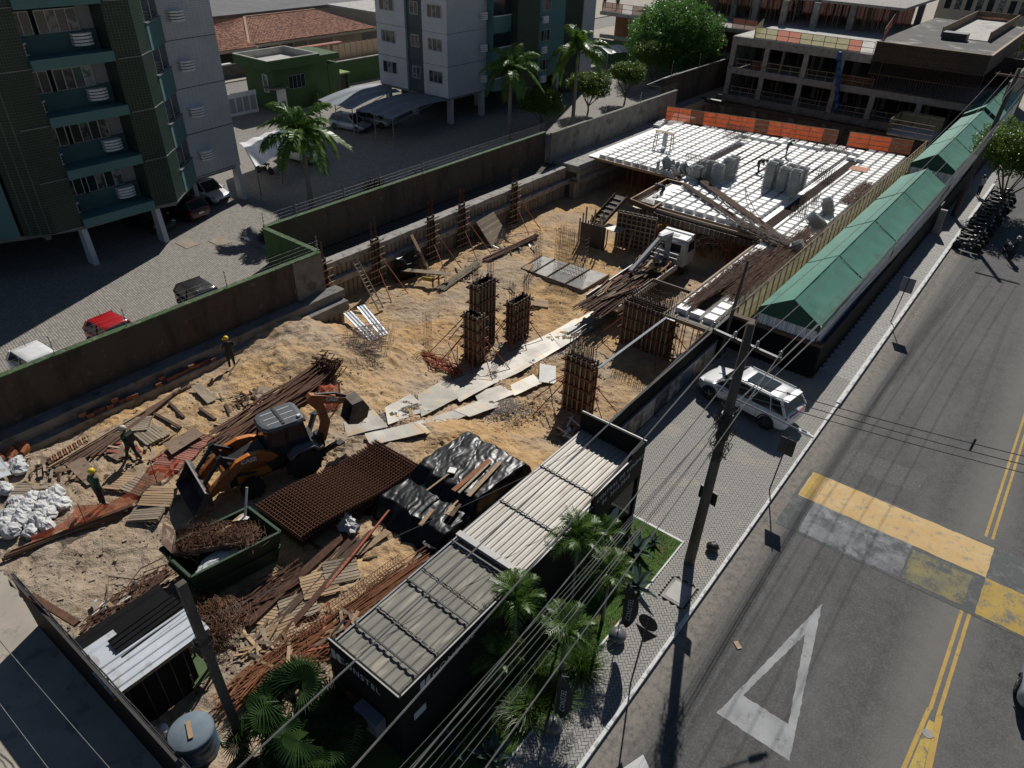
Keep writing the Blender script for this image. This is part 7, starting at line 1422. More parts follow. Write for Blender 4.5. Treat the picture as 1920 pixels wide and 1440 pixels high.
# ---------------------------------------------------------------- sales container
def container():
    t = thing('sales_container', 'long black sales container with weathered sheet roof and white lettering', 'container', (-9.7, 12.8, 0)); X0, X1, Y0, Y1 = -11.0, -8.25, 6.55, 19.0; ZR = 2.75
    b = MB(); b.bx(X0, X1, Y0, Y0 + .1, 0, 3.1); b.bx(X1 - .1, X1, Y0 + .1, 11.9, 0, 3.05); part('wall', b, BLACKC, t, True); b = MB(); b.bx(X1 - .1, X1 + .02, 11.9, 15.6, 0, 3.0); b.bx(X0, X0 + .1, Y0 + .1, Y1, 0, 2.72); part('wall', b, BLACKC, t, True)
    b = MB(); b.bx(X1 - .1, X1 + .04, 15.6, 19.0, 2.2, 3.5); b.bx(X1 - .1, X1 + .04, 18.8, 19.0, 0, 2.2); b.bx(X1 - .1, X1 + .04, 15.6, 16.2, 0, 2.2); b.bx(X0, X1 + .04, Y1 - .1, Y1, 0, 3.75); part('fascia', b, BLACKC, t, True)
    b = MB(); b.bx(X1 - .1, X1 + .04, 18.0, 19.0, 3.5, 3.75); part('fascia', b, BLACKC, t, True)
    tr = M('pale metal trim', (.42, .4, .37), (.3, .29, .27), 3, .5)
    b = MB(); b.bx(X0, X1 + .05, Y1 - .03, Y1 + .02, 3.75, 3.77); b.bx(X1, X1 + .05, 15.6, 17.99, 3.5, 3.52); b.bx(X1 - .02, X1 + .03, 11.9, 15.59, 3.0, 3.02); b.bx(X1 - .03, X1 + .01, Y0, 11.89, 3.05, 3.07); b.bx(X0, X1, Y0 - .01, Y0 + .03, 3.1, 3.12); part('trim', b, tr, t, True)
    # corrugated roof sheets: each a part
    def sheet(y0, y1, z0_, z1_, mat, nr=14):
        b = MB(); xs = []
        W_ = X1 - X0 - .22; n = nr * 6
        def f(u, v): x = X0 + .1 + W_ * u; ph = (u * nr) % 1.0; r_ = .034 * max(0, min(1, (min(abs(ph - .2) , .5) - .22) / -.09)); return (x, y0 + (y1 - y0) * v, z0_ + (z1_ - z0_) * v + r_ - .06 * u)
        b.grid(f, n, 2); part('roof_sheet', b, mat, t, True)
    sheet(6.62, 8.25, 2.80, 2.78, ROOFM, 9); sheet(8.2, 10.1, 2.83, 2.80, ROOFM, 9); sheet(10.05, 11.75, 2.82, 2.78, ROOFM, 9); sheet(11.65, 13.9, 2.93, 2.90, ROOFL, 12); sheet(13.85, 16.2, 2.95, 2.92, ROOFL, 12); sheet(16.15, 18.9, 2.97, 2.93, ROOFL, 12)
    b = MB()
    for y in (7.45, 9.5, 11.5): b.beam((X0 + .05, y, 2.89), (X1 - .12, y, 2.87), .05, .05)
    part('clamp_bar', b, DARKM, t, True); b = MB(); b.beam((X0 + .05, 11.8, 3.0), (X1 - .1, 11.8, 2.97), .22, .05); part('flashing', b, tr, t, True)
    b = MB()
    for (y, z) in ((8.25, 2.87), (10.1, 2.87), (13.9, 2.99), (16.2, 3.0)): b.path([(X0 + .1 + 2.5 * k / 28, y + .02 * (k % 2), z - .02 + .02 * math.sin(k * 2.1) - .05 * k / 28) for k in range(29)], .012, 4)
    part('lap_cable', b, BLK, t, True); b = MB(); b.bx(X0 - .02, X0 + .03, Y0, Y1, 2.72, 2.78); part('gutter', b, M('pale blue gutter', (.32, .35, .38)), t, True)
    # showroom end: glass, table disc, timber slats inside
    b = MB(); b.bx(X1 - .04, X1 - .02, 16.2, 18.8, .1, 2.2); part('shop_glass', b, mat_net('shop window glass', (.02, .025, .025), open_=.55, rough=.05), t, True)
    b = MB(); b.bx(X0 + .3, X1 - .4, 16.2, 18.8, .05, .1); part('shop_floor', b, CREAM, t, True); b = MB(); b.bx(X0 + .3, X1 - .6, 18.6, 18.7, .1, 2.2); part('shop_panel', b, M('pale slatted panel', (.3, .27, .23), (.2, .18, .15), 2, .8), t, True)
    b = MB(); b.tube((X1 + .01, 17.2, 1.25), (X1 + .03, 17.2, 1.25), .42, 24); part('round_sticker', b, M('pale round sticker', (.25, .29, .28)), t, True)
    b = MB(); b.bx(X1 + .021, X1 + .03, 14.9, 15.5, 1.9, 2.6); part('poster_board', b, M('grey poster', (.22, .25, .27), (.12, .14, .15), 6, .5), t, True)
    b = MB(); b.bx(X1 + .002, X1 + .012, 7.0, 7.45, 1.45, 1.75); part('notice', b, M('pale notice', (.4, .5, .52)), t, True)
    LET = M('white lettering', (.5, .54, .57), None, 3, .5)
    def sign_side(y, z, s, txt_, X=X1 + .006, sp=1.25): return place('lettering', txt(txt_, s, LET, .004, 'LEFT', sp), t, (X + 9.7, y - 12.8, z), (R(90), 0, R(90)))
    sign_side(7.75, 2.62, .34, 'CONSTEL'); sign_side(15.75, 3.12, .27, 'CENTRAL DE VENDAS', X1 + .046, 1.22); sign_side(16.15, 2.76, .27, '84  3012.3010', X1 + .046, 1.2)
    place('lettering', txt('CONSTEL', .34, LET, .004, 'LEFT', 1.15), t, (-10.62 + 9.7, Y0 - .006 - 12.8, 2.55), (R(90), 0, 0))
    def logo(mx, loc, rot):
        b = MB(); b.add([(0, -.2, 0), (.17, -.2, 0), (.17, .2, 0), (0, .2, 0)], [(0, 1, 2, 3)]); b.add([(.24, .2, .0)] + [(.32 - .12 * math.sin(a), .2 * math.cos(a) - 0, 0) for a in np.linspace(0, 3.14, 10)] + [(.38, -.2, 0), (.38, .2, 0)], [tuple(range(13))]); return place('logo', b.mesh('logo', LET), t, loc, rot)
    logo(0, (X1 + .008 + 9.7, 7.3 - 12.8, 2.62), (R(90), 0, R(90))); logo(0, (-10.95 + 9.7 + .02, Y0 - .008 - 12.8, 2.55), (R(90), 0, 0))
    ac = thing('air_conditioner', 'outdoor air conditioner unit hung on the end wall of the black container', 'air conditioner', (-9.3, 6.3, 1.0)); b = MB(); b.bx(-9.75, -8.85, 6.18, 6.5, .95, 1.6); part('casing', b, M('blue grey casing', (.16, .18, .21)), ac, True); b = MB(); b.tube((-9.45, 6.17, 1.27), (-9.45, 6.14, 1.27), .25, 16); part('fan_grille', b, BLK, ac, True)
    b = MB(); b.bx(-11.35, -11.02, 6.7, 7.2, 0, 1.8); solo('meter_box', b, BLACKC, 'dark meter box beside the container end', 'box')
container()
# ---------------------------------------------------------------- hoardings, shed, near fence
def hoard(label, p, q, h, mat=BLACKH, n=8, z=-.05, posters=False):
    p, q = Vector((*p, z)), Vector((*q, z)); t = thing('site_hoarding', label, 'hoarding', tuple((p + q) / 2)); d = (q - p) / n
    for k in range(n): b = MB(); A, B = p + d * k + d * .004, p + d * (k + 1) - d * .004; b.beam(A + Vector((0, 0, h / 2)), B + Vector((0, 0, h / 2)), .06, h); part('sheet_panel', b, mat, t, True)
    b = MB(); nn = Vector((-d.y, d.x, 0)).normalized()
    for k in range(n + 1): A = p + d * k + nn * .1; b.beam(A, A + Vector((0, 0, h - .1)), .06, .06)
    part('post', b, DARKM, t, True); b = MB(); b.beam(p + Vector((0, 0, h + .015)), q + Vector((0, 0, h + .015)), .1, .03); part('top_rail', b, M('dull top rail', (.06, .058, .055)), t, True); return t
h1 = hoard('black sheet hoarding between the forecourt and the pit', (-10.85, 19.05), (-10.85, 33.3), 2.15, n=12)
ps = thing('poster_strip', 'row of printed posters on a pale panel along the foot of the black hoarding', 'posters', (-10.7, 26, 0))
for k in range(9):
    y = 20.0 + k * 1.28; b = MB(); b.bx(-10.78, -10.73, y, y + 1.22, .15, 1.25 + .02 * (k % 2)); c = [(.32, .3, .28), (.12, .16, .22), (.3, .26, .2), (.4, .38, .35), (.08, .09, .1)][k % 5]; part('poster', b, M('poster %d' % (k % 5), c, tuple(x * .35 for x in c), 2.5, .4, hard=(k % 2 == 0)), ps, True)
b = MB(); b.bx(-10.8, -10.68, 19.8, 31.5, 1.28, 1.33); part('top_rail', b, GREYM, ps, True)
b = MB(); b.bx(-10.72, -10.5, 19.1, 33.2, 0, .1); struct('forecourt_kerb', b, CONC)
hoard('black hoarding across the end of the forecourt below the tent front', (-10.85, 33.35), (-6.2, 33.35), 1.85, n=4)
hoard('black hoarding running along the pavement under the green tents', (-6.2, 33.4), (-6.2, 96), 1.7, n=42)
b = MB(); b.bx(-10.9, -6.15, 33.25, 33.6, 1.83, 2.0); solo('scaffold_beam', b, WOODD, 'dark timber beam across the top of the hoarding below the tent front', 'beam')
nf_ = hoard('black metal fence with a capped top closing the lower left of the site', (-20.6, 2.15), (-10.9, 2.3), 2.3, n=9)
ww = MB(); A, B = Vector((-20.5, 2.15, 2.4)), Vector((-11, 2.3, 2.4)); b = MB()
b.path([A.lerp(B, u) + Vector((0, 0, .15 + .03 * math.sin(u * 60))) for u in np.linspace(0, 1, 40)], .015, 4); b.path([A.lerp(B, u) + Vector((0, .05, .1 + .05 * math.sin(u * 35))) for u in np.linspace(0, 1, 30)], .02, 4)
solo('fence_cable', b, BLK, 'cables running along the top of the lower left black fence', 'cable')
b = MB(); b.beam((-19.4, 2.2, 2.35), (-17.4, 2.6, 2.32), .2, .1); solo('rusty_channel', b, RUST, 'rusty steel channel lying over the top of the lower left fence', 'steel channel')
def shed():
    t = thing('lean_to_shed', 'little shed roofed with black and zinc corrugated sheets by the lower left fence', 'shed', (-15.9, 3.6, 0))
    for (x, y) in ((-17.1, 2.4), (-14.75, 2.4), (-17.1, 4.8), (-14.75, 4.8)): b = MB(); b.beam((x, y, 0), (x, y, 1.95), .08, .08); part('post', b, WOODD, t, True)
    b = MB(); b.bx(-14.72, -14.68, 2.4, 4.3, 0, 1.9); part('side_sheet', b, BLACKH, t, True)
    for k in range(5): b = MB(); b.bx(-14.68, -14.66, 2.5 + k * .4, 2.53 + k * .4, 0, 1.9); part('sheet_seam', b, DARKM, t, True)
    def cor(x0, x1, y0, y1, z, mat, n, axis='y', name='roof_sheet', sk=0.0):
        b = MB(); b.grid(lambda u, v: (x0 + (x1 - x0) * u + sk * v, y0 + (y1 - y0) * v, z + .035 * (1 if (u * n) % 1 < .3 else 0) - .03 * u), n * 10, 3); part(name, b, mat, t, True)
    cor(-17.25, -16.35, 2.25, 4.9, 1.98, BLACKH, 1); cor(-16.4, -15.45, 2.9, 4.95, 2.06, BLACKH, 5, sk=-.1); cor(-16.7, -15.7, 2.2, 3.2, 2.0, ZINC, 1); cor(-15.75, -14.6, 2.15, 5.0, 2.06, ZINC, 4)
    b = MB(); b.beam((-14.6, 2.15, 1.98), (-14.6, 5.0, 1.98), .04, .07); part('edge_batten', b, WOODN, t, True)
shed()
def tankb():
    t = thing('water_tank', 'round blue plastic water tank with a dusty lid inside the lower left fence', 'tank', (-12.95, 3.1, .0)); b = MB(); b.lathe([(.52, 0), (.6, .05), (.6, .25), (.57, .3), (.6, .35), (.6, .6), (.57, .65), (.6, .7), (.6, .85), (.55, .92)], n=28); part('shell', b, BLUEP, t, smooth=True); b = MB(); b.lathe([(.6, .9), (.62, .93), (.55, 1.0), (.05, 1.03)], n=28); part('lid', b, M('dusty blue lid', (.16, .2, .23), (.10, .14, .18), 2, .8), t, smooth=True); b = MB(); b.beam((-.25, .1, 1.05), (.25, -.1, 1.06), .12, .03); part('board', b, WOODN, t)
    b = MB(); b.lathe([(.13, 0), (.16, .35)], (-14.05, 2.75, .02), 14); solo('paint_bucket', b, WHITEP, 'white paint bucket beside the blue tank', 'bucket', smooth=True); b = MB(); b.beam((-13.6, 2.6, .6), (-12.9, 2.4, 2.2), .04, .04); b.box((-13.6, 2.7, .55), (.14, .14, .1)); solo('mop', b, BLK, 'black pole leaning beside the blue tank', 'pole')
    b = MB(); pts = [T(360, 1300, .03), T(352, 1325, .03), T(368, 1350, .03), T(385, 1375, .03), T(430, 1398, .03)]; b.path(pts, .02, 5); solo('garden_hose', b, M('green hose', (.06, .25, .1)), 'green hose snaking over the sand beside the blue tank', 'hose')
    q = T(370, 1270); t = thing('green_cart', 'green wheeled frame cart beside the shed', 'cart', tuple(q)); b = MB(); b.bx(-.5, .5, -.35, .35, .4, .44); part('tray', b, M('cart green', (.07, .12, .04)), t); b = MB()
    for (a, c) in ((-.45, -.3), (.45, -.3), (.45, .3), (-.45, .3)): b = MB(); b.beam((a, c, 0), (a * .9, c * .9, .9), .05, .05); part('leg', b, DARKM, t)
tankb()
# ---------------------------------------------------------------- green tents and slab-side fence
def tent(label, y0, y1, zr, nb):
    t = thing('market_tent', label, 'tent', (-8.05, (y0 + y1) / 2, 0)); XL, XR, XC = -9.62, -6.48, -8.05; ZE = zr - .95; n = nb
    for k in range(n):
        a, c = y0 + (y1 - y0) * k / n, y0 + (y1 - y0) * (k + 1) / n
        for (xa, xb) in ((XL, XC), (XR, XC)):
            b = MB(); b.grid(lambda u, v, a=a, c=c, xa=xa, xb=xb: (xa + (xb - xa) * v, a + .01 + (c - a - .02) * u, ZE + (zr - ZE) * v - .04 * math.sin(math.pi * v) - .008 * math.sin(math.pi * u) + .03 * nz(u * 9 + k * 3, v * 2.5, 1, xa) + .012 * nz(u * 30 + k, v * 5, 1, xa)), 22, 10); part('roof_panel', b, TENTG, t, True, True)
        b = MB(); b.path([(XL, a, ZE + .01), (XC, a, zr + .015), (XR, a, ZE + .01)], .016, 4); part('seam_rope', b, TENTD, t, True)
        if k % 2 == 0:
            for x in (XL, XR): b = MB(); b.tube((x, a + .05, 0), (x, a + .05, ZE), .04, 6); part('pole', b, GREYM, t, True)
    for x in (XL, XR): b = MB(); b.grid(lambda u, v, x=x: (x + (.03 if x > -8 else -.03) * v + .02 * math.sin(u * 90), y0 + (y1 - y0) * u, ZE - .02 - .28 * v), 90, 2); part('valance', b, TENTG, t, True, True)
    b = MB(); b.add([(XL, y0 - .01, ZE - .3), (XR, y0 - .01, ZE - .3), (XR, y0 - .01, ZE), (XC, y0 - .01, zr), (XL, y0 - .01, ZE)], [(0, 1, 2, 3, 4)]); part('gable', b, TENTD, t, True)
    b = MB(); b.tube((XC, y0, zr + .02), (XC, y1, zr + .02), .02, 5); part('ridge_rope', b, TENTD, t, True)
    for k in range(6): b = MB(); x = XL + .08 + k * .5; b.grid(lambda u, v, x=x: (x + .48 * u, y0 + .05 + .04 * math.sin(u * 18), .9 + (ZE - 1.2) * v), 10, 1); part('curtain', b, CURT, t, True)
    b = MB(); b.grid(lambda u, v: (XR - .04 + .04 * math.sin(u * 400), y0 + .1 + (y1 - y0 - .2) * u, .9 + (ZE - 1.2) * v), 300, 1); part('side_curtain', b, CURT, t, True)
    b = MB(); b.grid(lambda u, v: (XL + .04 + .04 * math.sin(u * 400), y0 + .1 + (y1 - y0 - .2) * u, .0 + (ZE - .3) * v), 300, 1); part('side_curtain', b, CURT, t, True)
tent('long green gabled tent along the pavement, nearer one', 33.35, 61.2, 3.85, 4)
tent('green gabled tent farther along the street beyond the step in the roof', 63.6, 82.5, 4.35, 3)
tent('farthest pale green gabled tent half hidden by the dark pole', 82.8, 96, 4.6, 3)
fz = thing('debris_fence', 'yellowed netting fence on timber frames between the slab and the green tent', 'fence', (-11.1, 55, 0)); n = 42
for k in range(n):
    a, c = 33.6 + 44.4 * k / n, 33.6 + 44.4 * (k + 1) / n; b = MB(); b.add([(-11.1, a + .03, .1), (-11.1, c - .03, .1), (-11.1, c - .03, 1.75), (-11.1, a + .03, 1.75)], [(0, 1, 2, 3)]); part('net_panel', b, NETY, fz, True); b = MB(); b.beam((-11.06, a, -.3), (-11.06, a, 1.85), .07, .07); part('post', b, WOODG, fz, True); b = MB()
    for h in (.1, .95, 1.8): b.beam((-11.14, a, h), (-11.14, c, h), .03, .08)
    part('rail', b, WOODN, fz, True)
# ---------------------------------------------------------------- poles, lamp, cables, signs, flags
def upole(label, base_, top, r0, r1, name='utility_pole', sq=False, arms=()):
    b0, t0 = Vector(base_), Vector(top); t = thing(name, label, 'pole', base_); b = MB()
    if sq: b.beam(b0, t0, r0, r0 * 1.25)
    else: b.tube(b0, t0, r0, 12, r1)
    part('shaft', b, POLEC, t, True, not sq)
    return t
PB, PT = Vector((-5.42, 18.25, -.02)), Vector((-5.4, 18.35, 10.0))
up = upole('thick leaning concrete utility pole carrying the street lamp and cables', tuple(PB), tuple(PT), .2, .13)
b = MB(); b.tube(PB.lerp(PT, .58), PB.lerp(PT, .68), .21, 8); part('cable_clamp', b, BLK, up, True); b = MB(); c_ = PB.lerp(PT, .93); b.beam(c_ + Vector((-1.1, .15, 0)), c_ + Vector((1.1, -.15, 0)), .1, .12); part('crossarm', b, BLK, up, True)
b = MB()
for k in range(4): q = c_ + Vector((-1.1 + .72 * k, .13 - .09 * k, .08)); b.lathe([(.03, 0), (.06, .05), (.03, .1), (.06, .15), (.02, .2)], q, 8)
part('insulator', b, GREYM, up, True); b = MB()
for k in range(60):
    q = PB.lerp(PT, rng.uniform(.5, .72)); a = rng.uniform(0, 6.28); r_ = rng.uniform(.2, .42); b.path([q + Vector((math.cos(a + u) * r_, math.sin(a + u) * r_, .25 * math.sin(u * 2 + k))) for u in (0, .9, 1.8, 2.7)], .012, 4)
part('cable_coil', b, BLK, up, True); b = MB(); q = PB.lerp(PT, .30); b.prism([(q.x - .35, q.y + .22), (q.x + .35, q.y + .1), (q.x + .3, q.y + .16), (q.x - .3, q.y + .28)], q.z - .1, q.z + .45); part('triangle_plate', b, BLK, up, True)
la = thing('street_lamp', 'white street lamp head on a long arm reaching over the kerb', 'lamp', tuple(PB.lerp(PT, .66))); A = PB.lerp(PT, .74); E_ = G(1497, 806, 6.4); b = MB(); b.path([A, A.lerp(E_, .5) + Vector((0, 0, .03)), E_], .028, 6); part('arm', b, GREYM, la, True); b = MB(); dv = (E_ - A).normalized(); 
b.beam(E_, E_ + dv * .42 + Vector((0, 0, .02)), .17, .07); b.beam(E_ + dv * .4, E_ + dv * .56, .12, .05); part('lamp_head', b, M('lamp white paint', (.62, .64, .64)), la, True); b = MB(); b.beam(E_ + dv * .1 + Vector((0, 0, .045)), E_ + dv * .3 + Vector((0, 0, .045)), .1, .02); part('lamp_fins', b, DARKM, la, True)
PB2, PT2 = Vector((-5.5, 63.8, -.02)), Vector((-5.1, 64.5, 10.8)); up2 = upole('dark utility pole rising between the two green tents', tuple(PB2), tuple(PT2), .2, .14); b = MB(); c2_ = PB2.lerp(PT2, .95); b.beam(c2_ + Vector((-1.3, 0, 0)), c2_ + Vector((1.3, 0, 0)), .12, .14); part('crossarm', b, WOODD, up2, True); b = MB(); b.box(PB2 + Vector((0, -.2, .02)), (.5, .5, .12)); part('base_block', b, CONC, up2, True)
b = MB(); b.box((-5.75, 58.9, .9), (.45, .28, 1.9)); solo('meter_post', b, CONC, 'square concrete meter post beside the pavement under the tent', 'post')
upl = upole('square concrete pole with holes rising in the lower left corner', (-12.0, 3.95, 0), (-12.35, 3.95, 6.75), .17, .2, 'concrete_pole', True); b = MB()
for k in range(22): q = Vector((-12.0, 3.95, 0)).lerp(Vector((-12.35, 3.95, 6.75)), .05 + k * .042); b.box(q + Vector((0, -.11, 0)), (.05, .02, .09))
part('hole', b, BLK, upl, True); b = MB(); q = Vector((-12.0, 3.95, 0)).lerp(Vector((-12.35, 3.95, 6.75)), .68)
for k in range(4): b.path([q + Vector((math.cos(a) * .25, math.sin(a) * .25, .05 * k)) for a in np.linspace(0, 6.3, 9)], .012, 4)
part('wire_binding', b, BLK, upl, True)
up3 = upole('slim dark post standing at the corner of the hoarding and the tray strip', (-10.6, 31.9, 0), (-10.4, 32.3, 5.6), .1, .08)
def cable(label, p, q, sag, r=.012, n=16, mat=CABLE, group='overhead cables above the street'):
    p, q = Vector(p), Vector(q); b = MB(); b.path([p.lerp(q, k / n) + Vector((0, 0, -sag * 4 * (k / n) * (1 - k / n))) for k in range(n + 1)], r, 4); return solo('overhead_cable', b, mat, label, 'cable', group)
far2 = lambda dx, z: (PT2.x + dx, 64.3, z)
def ext(px, z, y=1452, L=2.4):
    e = G(px, y, z); s_ = Vector((-5.4, 18.3, z)); return e + (e - s_) * L * .3
ON = ('first', 'second', 'third', 'fourth', 'fifth', 'sixth', 'seventh')
for k, (dx, px) in enumerate(((-1.1, 500), (-.38, 672), (.34, 742), (1.06, 836))):
    c0 = (c_.x + dx, c_.y, c_.z + .25); cable(ON[k] + ' power line from the left on the crossarm, running on to the far tent pole', c0, far2(dx, 10.5), .9, .013); cable(ON[k] + ' power line from the left running down to the bottom edge of the photo', c0, ext(px, 9.2 - .1 * k), .25, .019 if k < 2 else .013)
for k in range(7): z = 6.2 + .16 * (k % 4); dx = -.15 + .1 * k; cable(ON[k] + ' telephone line from the left in the bundle towards the tents', (-5.65 + dx * .5, 18.2, z), (-5.2 + dx, 64.2, 6.6 + .15 * k), 1.0 + .12 * k, .01 + .003 * (k % 3)); cable(ON[k] + ' telephone line from the left in the bundle over the garden palms', (-5.65 + dx * .5, 18.2, z), ext(752 + 15 * k, z - .3), .2 + .04 * k, .007 + .003 * (k % 3))
for k in range(3): cable(ON[k] + ' of three lines crossing the road to the right edge', (-5.9, 18.1, 8.2 - .25 * k), (14.0, 24.5, 8.0 - .3 * k), .5, .014)
q = Vector((-5.9, 18.1, 8.0)).lerp(Vector((14, 24.5, 7.8)), .34); b = MB(); b.beam(q + Vector((0, -.05, -.45)), q + Vector((0, .05, -.1)), .06, .1); solo('cable_coupler', b, BLK, 'small dark coupler hanging on the lines over the road', 'coupler')
for (p, q_, l) in ((G(-60, 1130, 5), G(240, 1480, 5), 'thin pale line over the shaded yard in the lower left corner'), (G(-60, 1240, 5), G(120, 1480, 5), 'second line in the very lower left corner'), ((-12.3, 3.95, 5.4), (-9.2, 16.5, 4.6), 'thin wire from the square pole over the container roof')): cable(l, p, q_, .2, .01, group=None)
b = MB(); b.beam(G(1122, 690, .55), G(1250, 595, .15), .14, .05); solo('steel_channel', b, M('pale blue channel', (.25, .28, .31)), 'long pale steel channel laid from the nearest column form to the wide form box', 'steel channel')
def sign(label, x, y, h, shape, facing='back'):
    t = thing('road_sign', label, 'road sign', (x, y, -.05)); b = MB(); b.tube((0, 0, 0), (.12, 0, h), .028, 8); part('post', b, M('dark sign post', (.1, .09, .085)), t)
    for (kind, z, s_) in shape:
        b = MB()
        if kind == 'plate': b.box((.12, .04, z), (s_, .02, s_ * 1.25))
        elif kind == 'disc': b.tube((.12, .03, z), (.12, .05, z), s_, 24)
        elif kind == 'tri': b.add([(.12 + a, yy, z + c) for yy in (.03, .05) for a, c in ((-s_, s_ * .8), (s_, s_ * .8), (0, -s_ * .9))], [(0, 1, 2), (5, 4, 3), (0, 2, 5, 3), (2, 1, 4, 5), (1, 0, 3, 4)])
        part('sign_plate', b, M('sign back', (.035, .032, .03), (.02, .02, .02), 3, .6), t)
    return t
sign('square backed road sign at the kerb beside the speed hump', -4.62, 23.9, 2.9, [('plate', 2.4, .62)])
sign('tall road sign post with disc and triangle backs near the bottom of the photo', -4.6, 12.65, 3.3, [('disc', 3.05, .3), ('tri', 2.45, .36)])
sg_ = sign('grey backed rectangular sign under the tent side of the pavement', -4.62, 42.4, 2.9, [('plate', 2.45, .7)]); 
for o in sg_.children:
    if o.name.startswith('sign_plate'): o.data = o.data.copy(); o.data.materials[0] = M('pale sign back', (.3, .31, .32))
def flag(label, p, h, rz):
    t = thing('feather_flag', label, 'flag', tuple(p), rz); b = MB(); b.tube((0, 0, 0), (0, 0, h * .35), .02, 6); b.path([(0, 0, h * .3), (.02, 0, h * .7), (.12, 0, h * .97), (.3, 0, h)], .012, 5); part('pole', b, GREYM, t); b = MB(); b.grid(lambda u, v: (.02 + .48 * u * math.sin(math.pi * (.08 + .9 * v)) ** .6, .05 * math.sin(u * 4 + v * 6), h * (.28 + .7 * v)), 8, 20); part('banner', b, M('black banner', (.02, .02, .022), (.014, .014, .015), 3, .7), t, smooth=True)
    place('lettering', txt('CONSTEL', .22, M('white lettering', (.3, .33, .35)), .004, 'CENTER', 1.1), t, (.25, -.06, h * .62), (R(90), R(-90), 0)); b = MB(); blob(b, (0, 0, .2), .3, .3, .24, 2, 16, 10, .06); part('weight_bag', b, M('grey water bag', (.13, .135, .14), (.08, .085, .09), 3, .35), t, smooth=True)
flag('black feather flag with white letters on the lawn edge, farther one', (-5.75, 13.7, 0), 2.8, R(10)); flag('black feather flag with white letters by the pavement, nearer one', (-5.62, 9.9, 0), 2.8, R(10))
b = MB(); blob(b, (-5.02, 19.3, .16), .24, .22, .2, 6, 14, 10, .3); solo('rubbish_bag', b, BLK, 'small dark rubbish bag standing on the pavers right of the utility pole', 'bag', smooth=True)
b = MB(); b.box(G(1383, 1210, -.12), (.16, .28, .05), .9); solo('brick', b, M('pale brick', (.5, .36, .25)), 'single pale brick lying on the asphalt', 'brick')
# carports
def carport(label, P, n=3, mat=None, h0=2.45):
    t = thing('carport', label, 'carport', tuple(sum((Vector(p) for p in P), Vector()) / 4)); P = [Vector(p) for p in P]
    b = MB(); b.grid(lambda u, v: tuple(P[0].lerp(P[1], u).lerp(P[3].lerp(P[2], u), v) + Vector((0, 0, .35 * math.sin(math.pi * v) - .12 * math.sin(math.pi * 3 * u) ** 2))), 18, 10); part('canopy', b, mat or M('shade toned carport membrane', (.17, .19, .215), (.13, .15, .17), .6, .6), t, True, True)  # default canopy grey carries the tower's shade in its colour
    for k in range(n):
        q = P[0].lerp(P[1], k / (n - 1)); r_ = P[3].lerp(P[2], k / (n - 1)); b = MB(); b.tube((q.x, q.y, 0), q, .05, 6); b.tube((q.x, q.y, 2.0), q.lerp(r_, .6) + Vector((0, 0, .3)), .035, 5); part('post', b, GREYM, t, True)
    return t
WM_ = M('white carport membrane', (.62, .62, .6), (.55, .55, .54), .6, .6)
carport('pale curved carport canopy at the foot of the first apartment tower', [G(480, 312, 2.3), G(560, 268, 2.5), G(520, 240, 2.5), G(448, 268, 2.3)], 3, WM_)
carport('shade-toned carport canopy farther from the camera near the gatehouse', [G(597, 187, 2.5), G(660, 205, 2.5), G(758, 172, 2.5), G(712, 156, 2.5)])
carport('shade-toned carport canopy in front of the second apartment tower', [G(668, 205, 2.5), G(736, 223, 2.5), G(856, 186, 2.5), G(790, 171, 2.5)])
carport('small bright white carport canopy at the far end of the yard', [G(1140, 100, 2.3), G(1182, 96, 2.3), G(1150, 84, 2.4), G(1110, 86, 2.4)], 2, WM_)
b = MB(); b.bx(-42.0, -38, 24.5, 37.5, .004, .1); struct('planting_bed', b, M('bed concrete', (.3, .32, .32), (.24, .25, .25)))
for (px, py) in ((352, 457), (413, 453), (160, 470)): q = G(px, py); b = MB(); b.bx(q.x - .7, q.x + .7, q.y - .5, q.y + .5, .005, .03); struct('manhole_cover', b, M('tan cover', (.3, .25, .19)))
b = MB()
for k in range(7): x0 = -60 + 0; b.add([(-49.5 - 3.2 * (k % 2) - 0, 31 + 2.6 * k, .006), (-49.5, 31.1 + 2.6 * k, .006), (-49.5, 31.2 + 2.6 * k, .006), (-56, 31.1 + 2.6 * k, .006)], [(0, 1, 2, 3)])
struct('bay_lines', b, M('faded yellow line', (.3, .24, .12)))
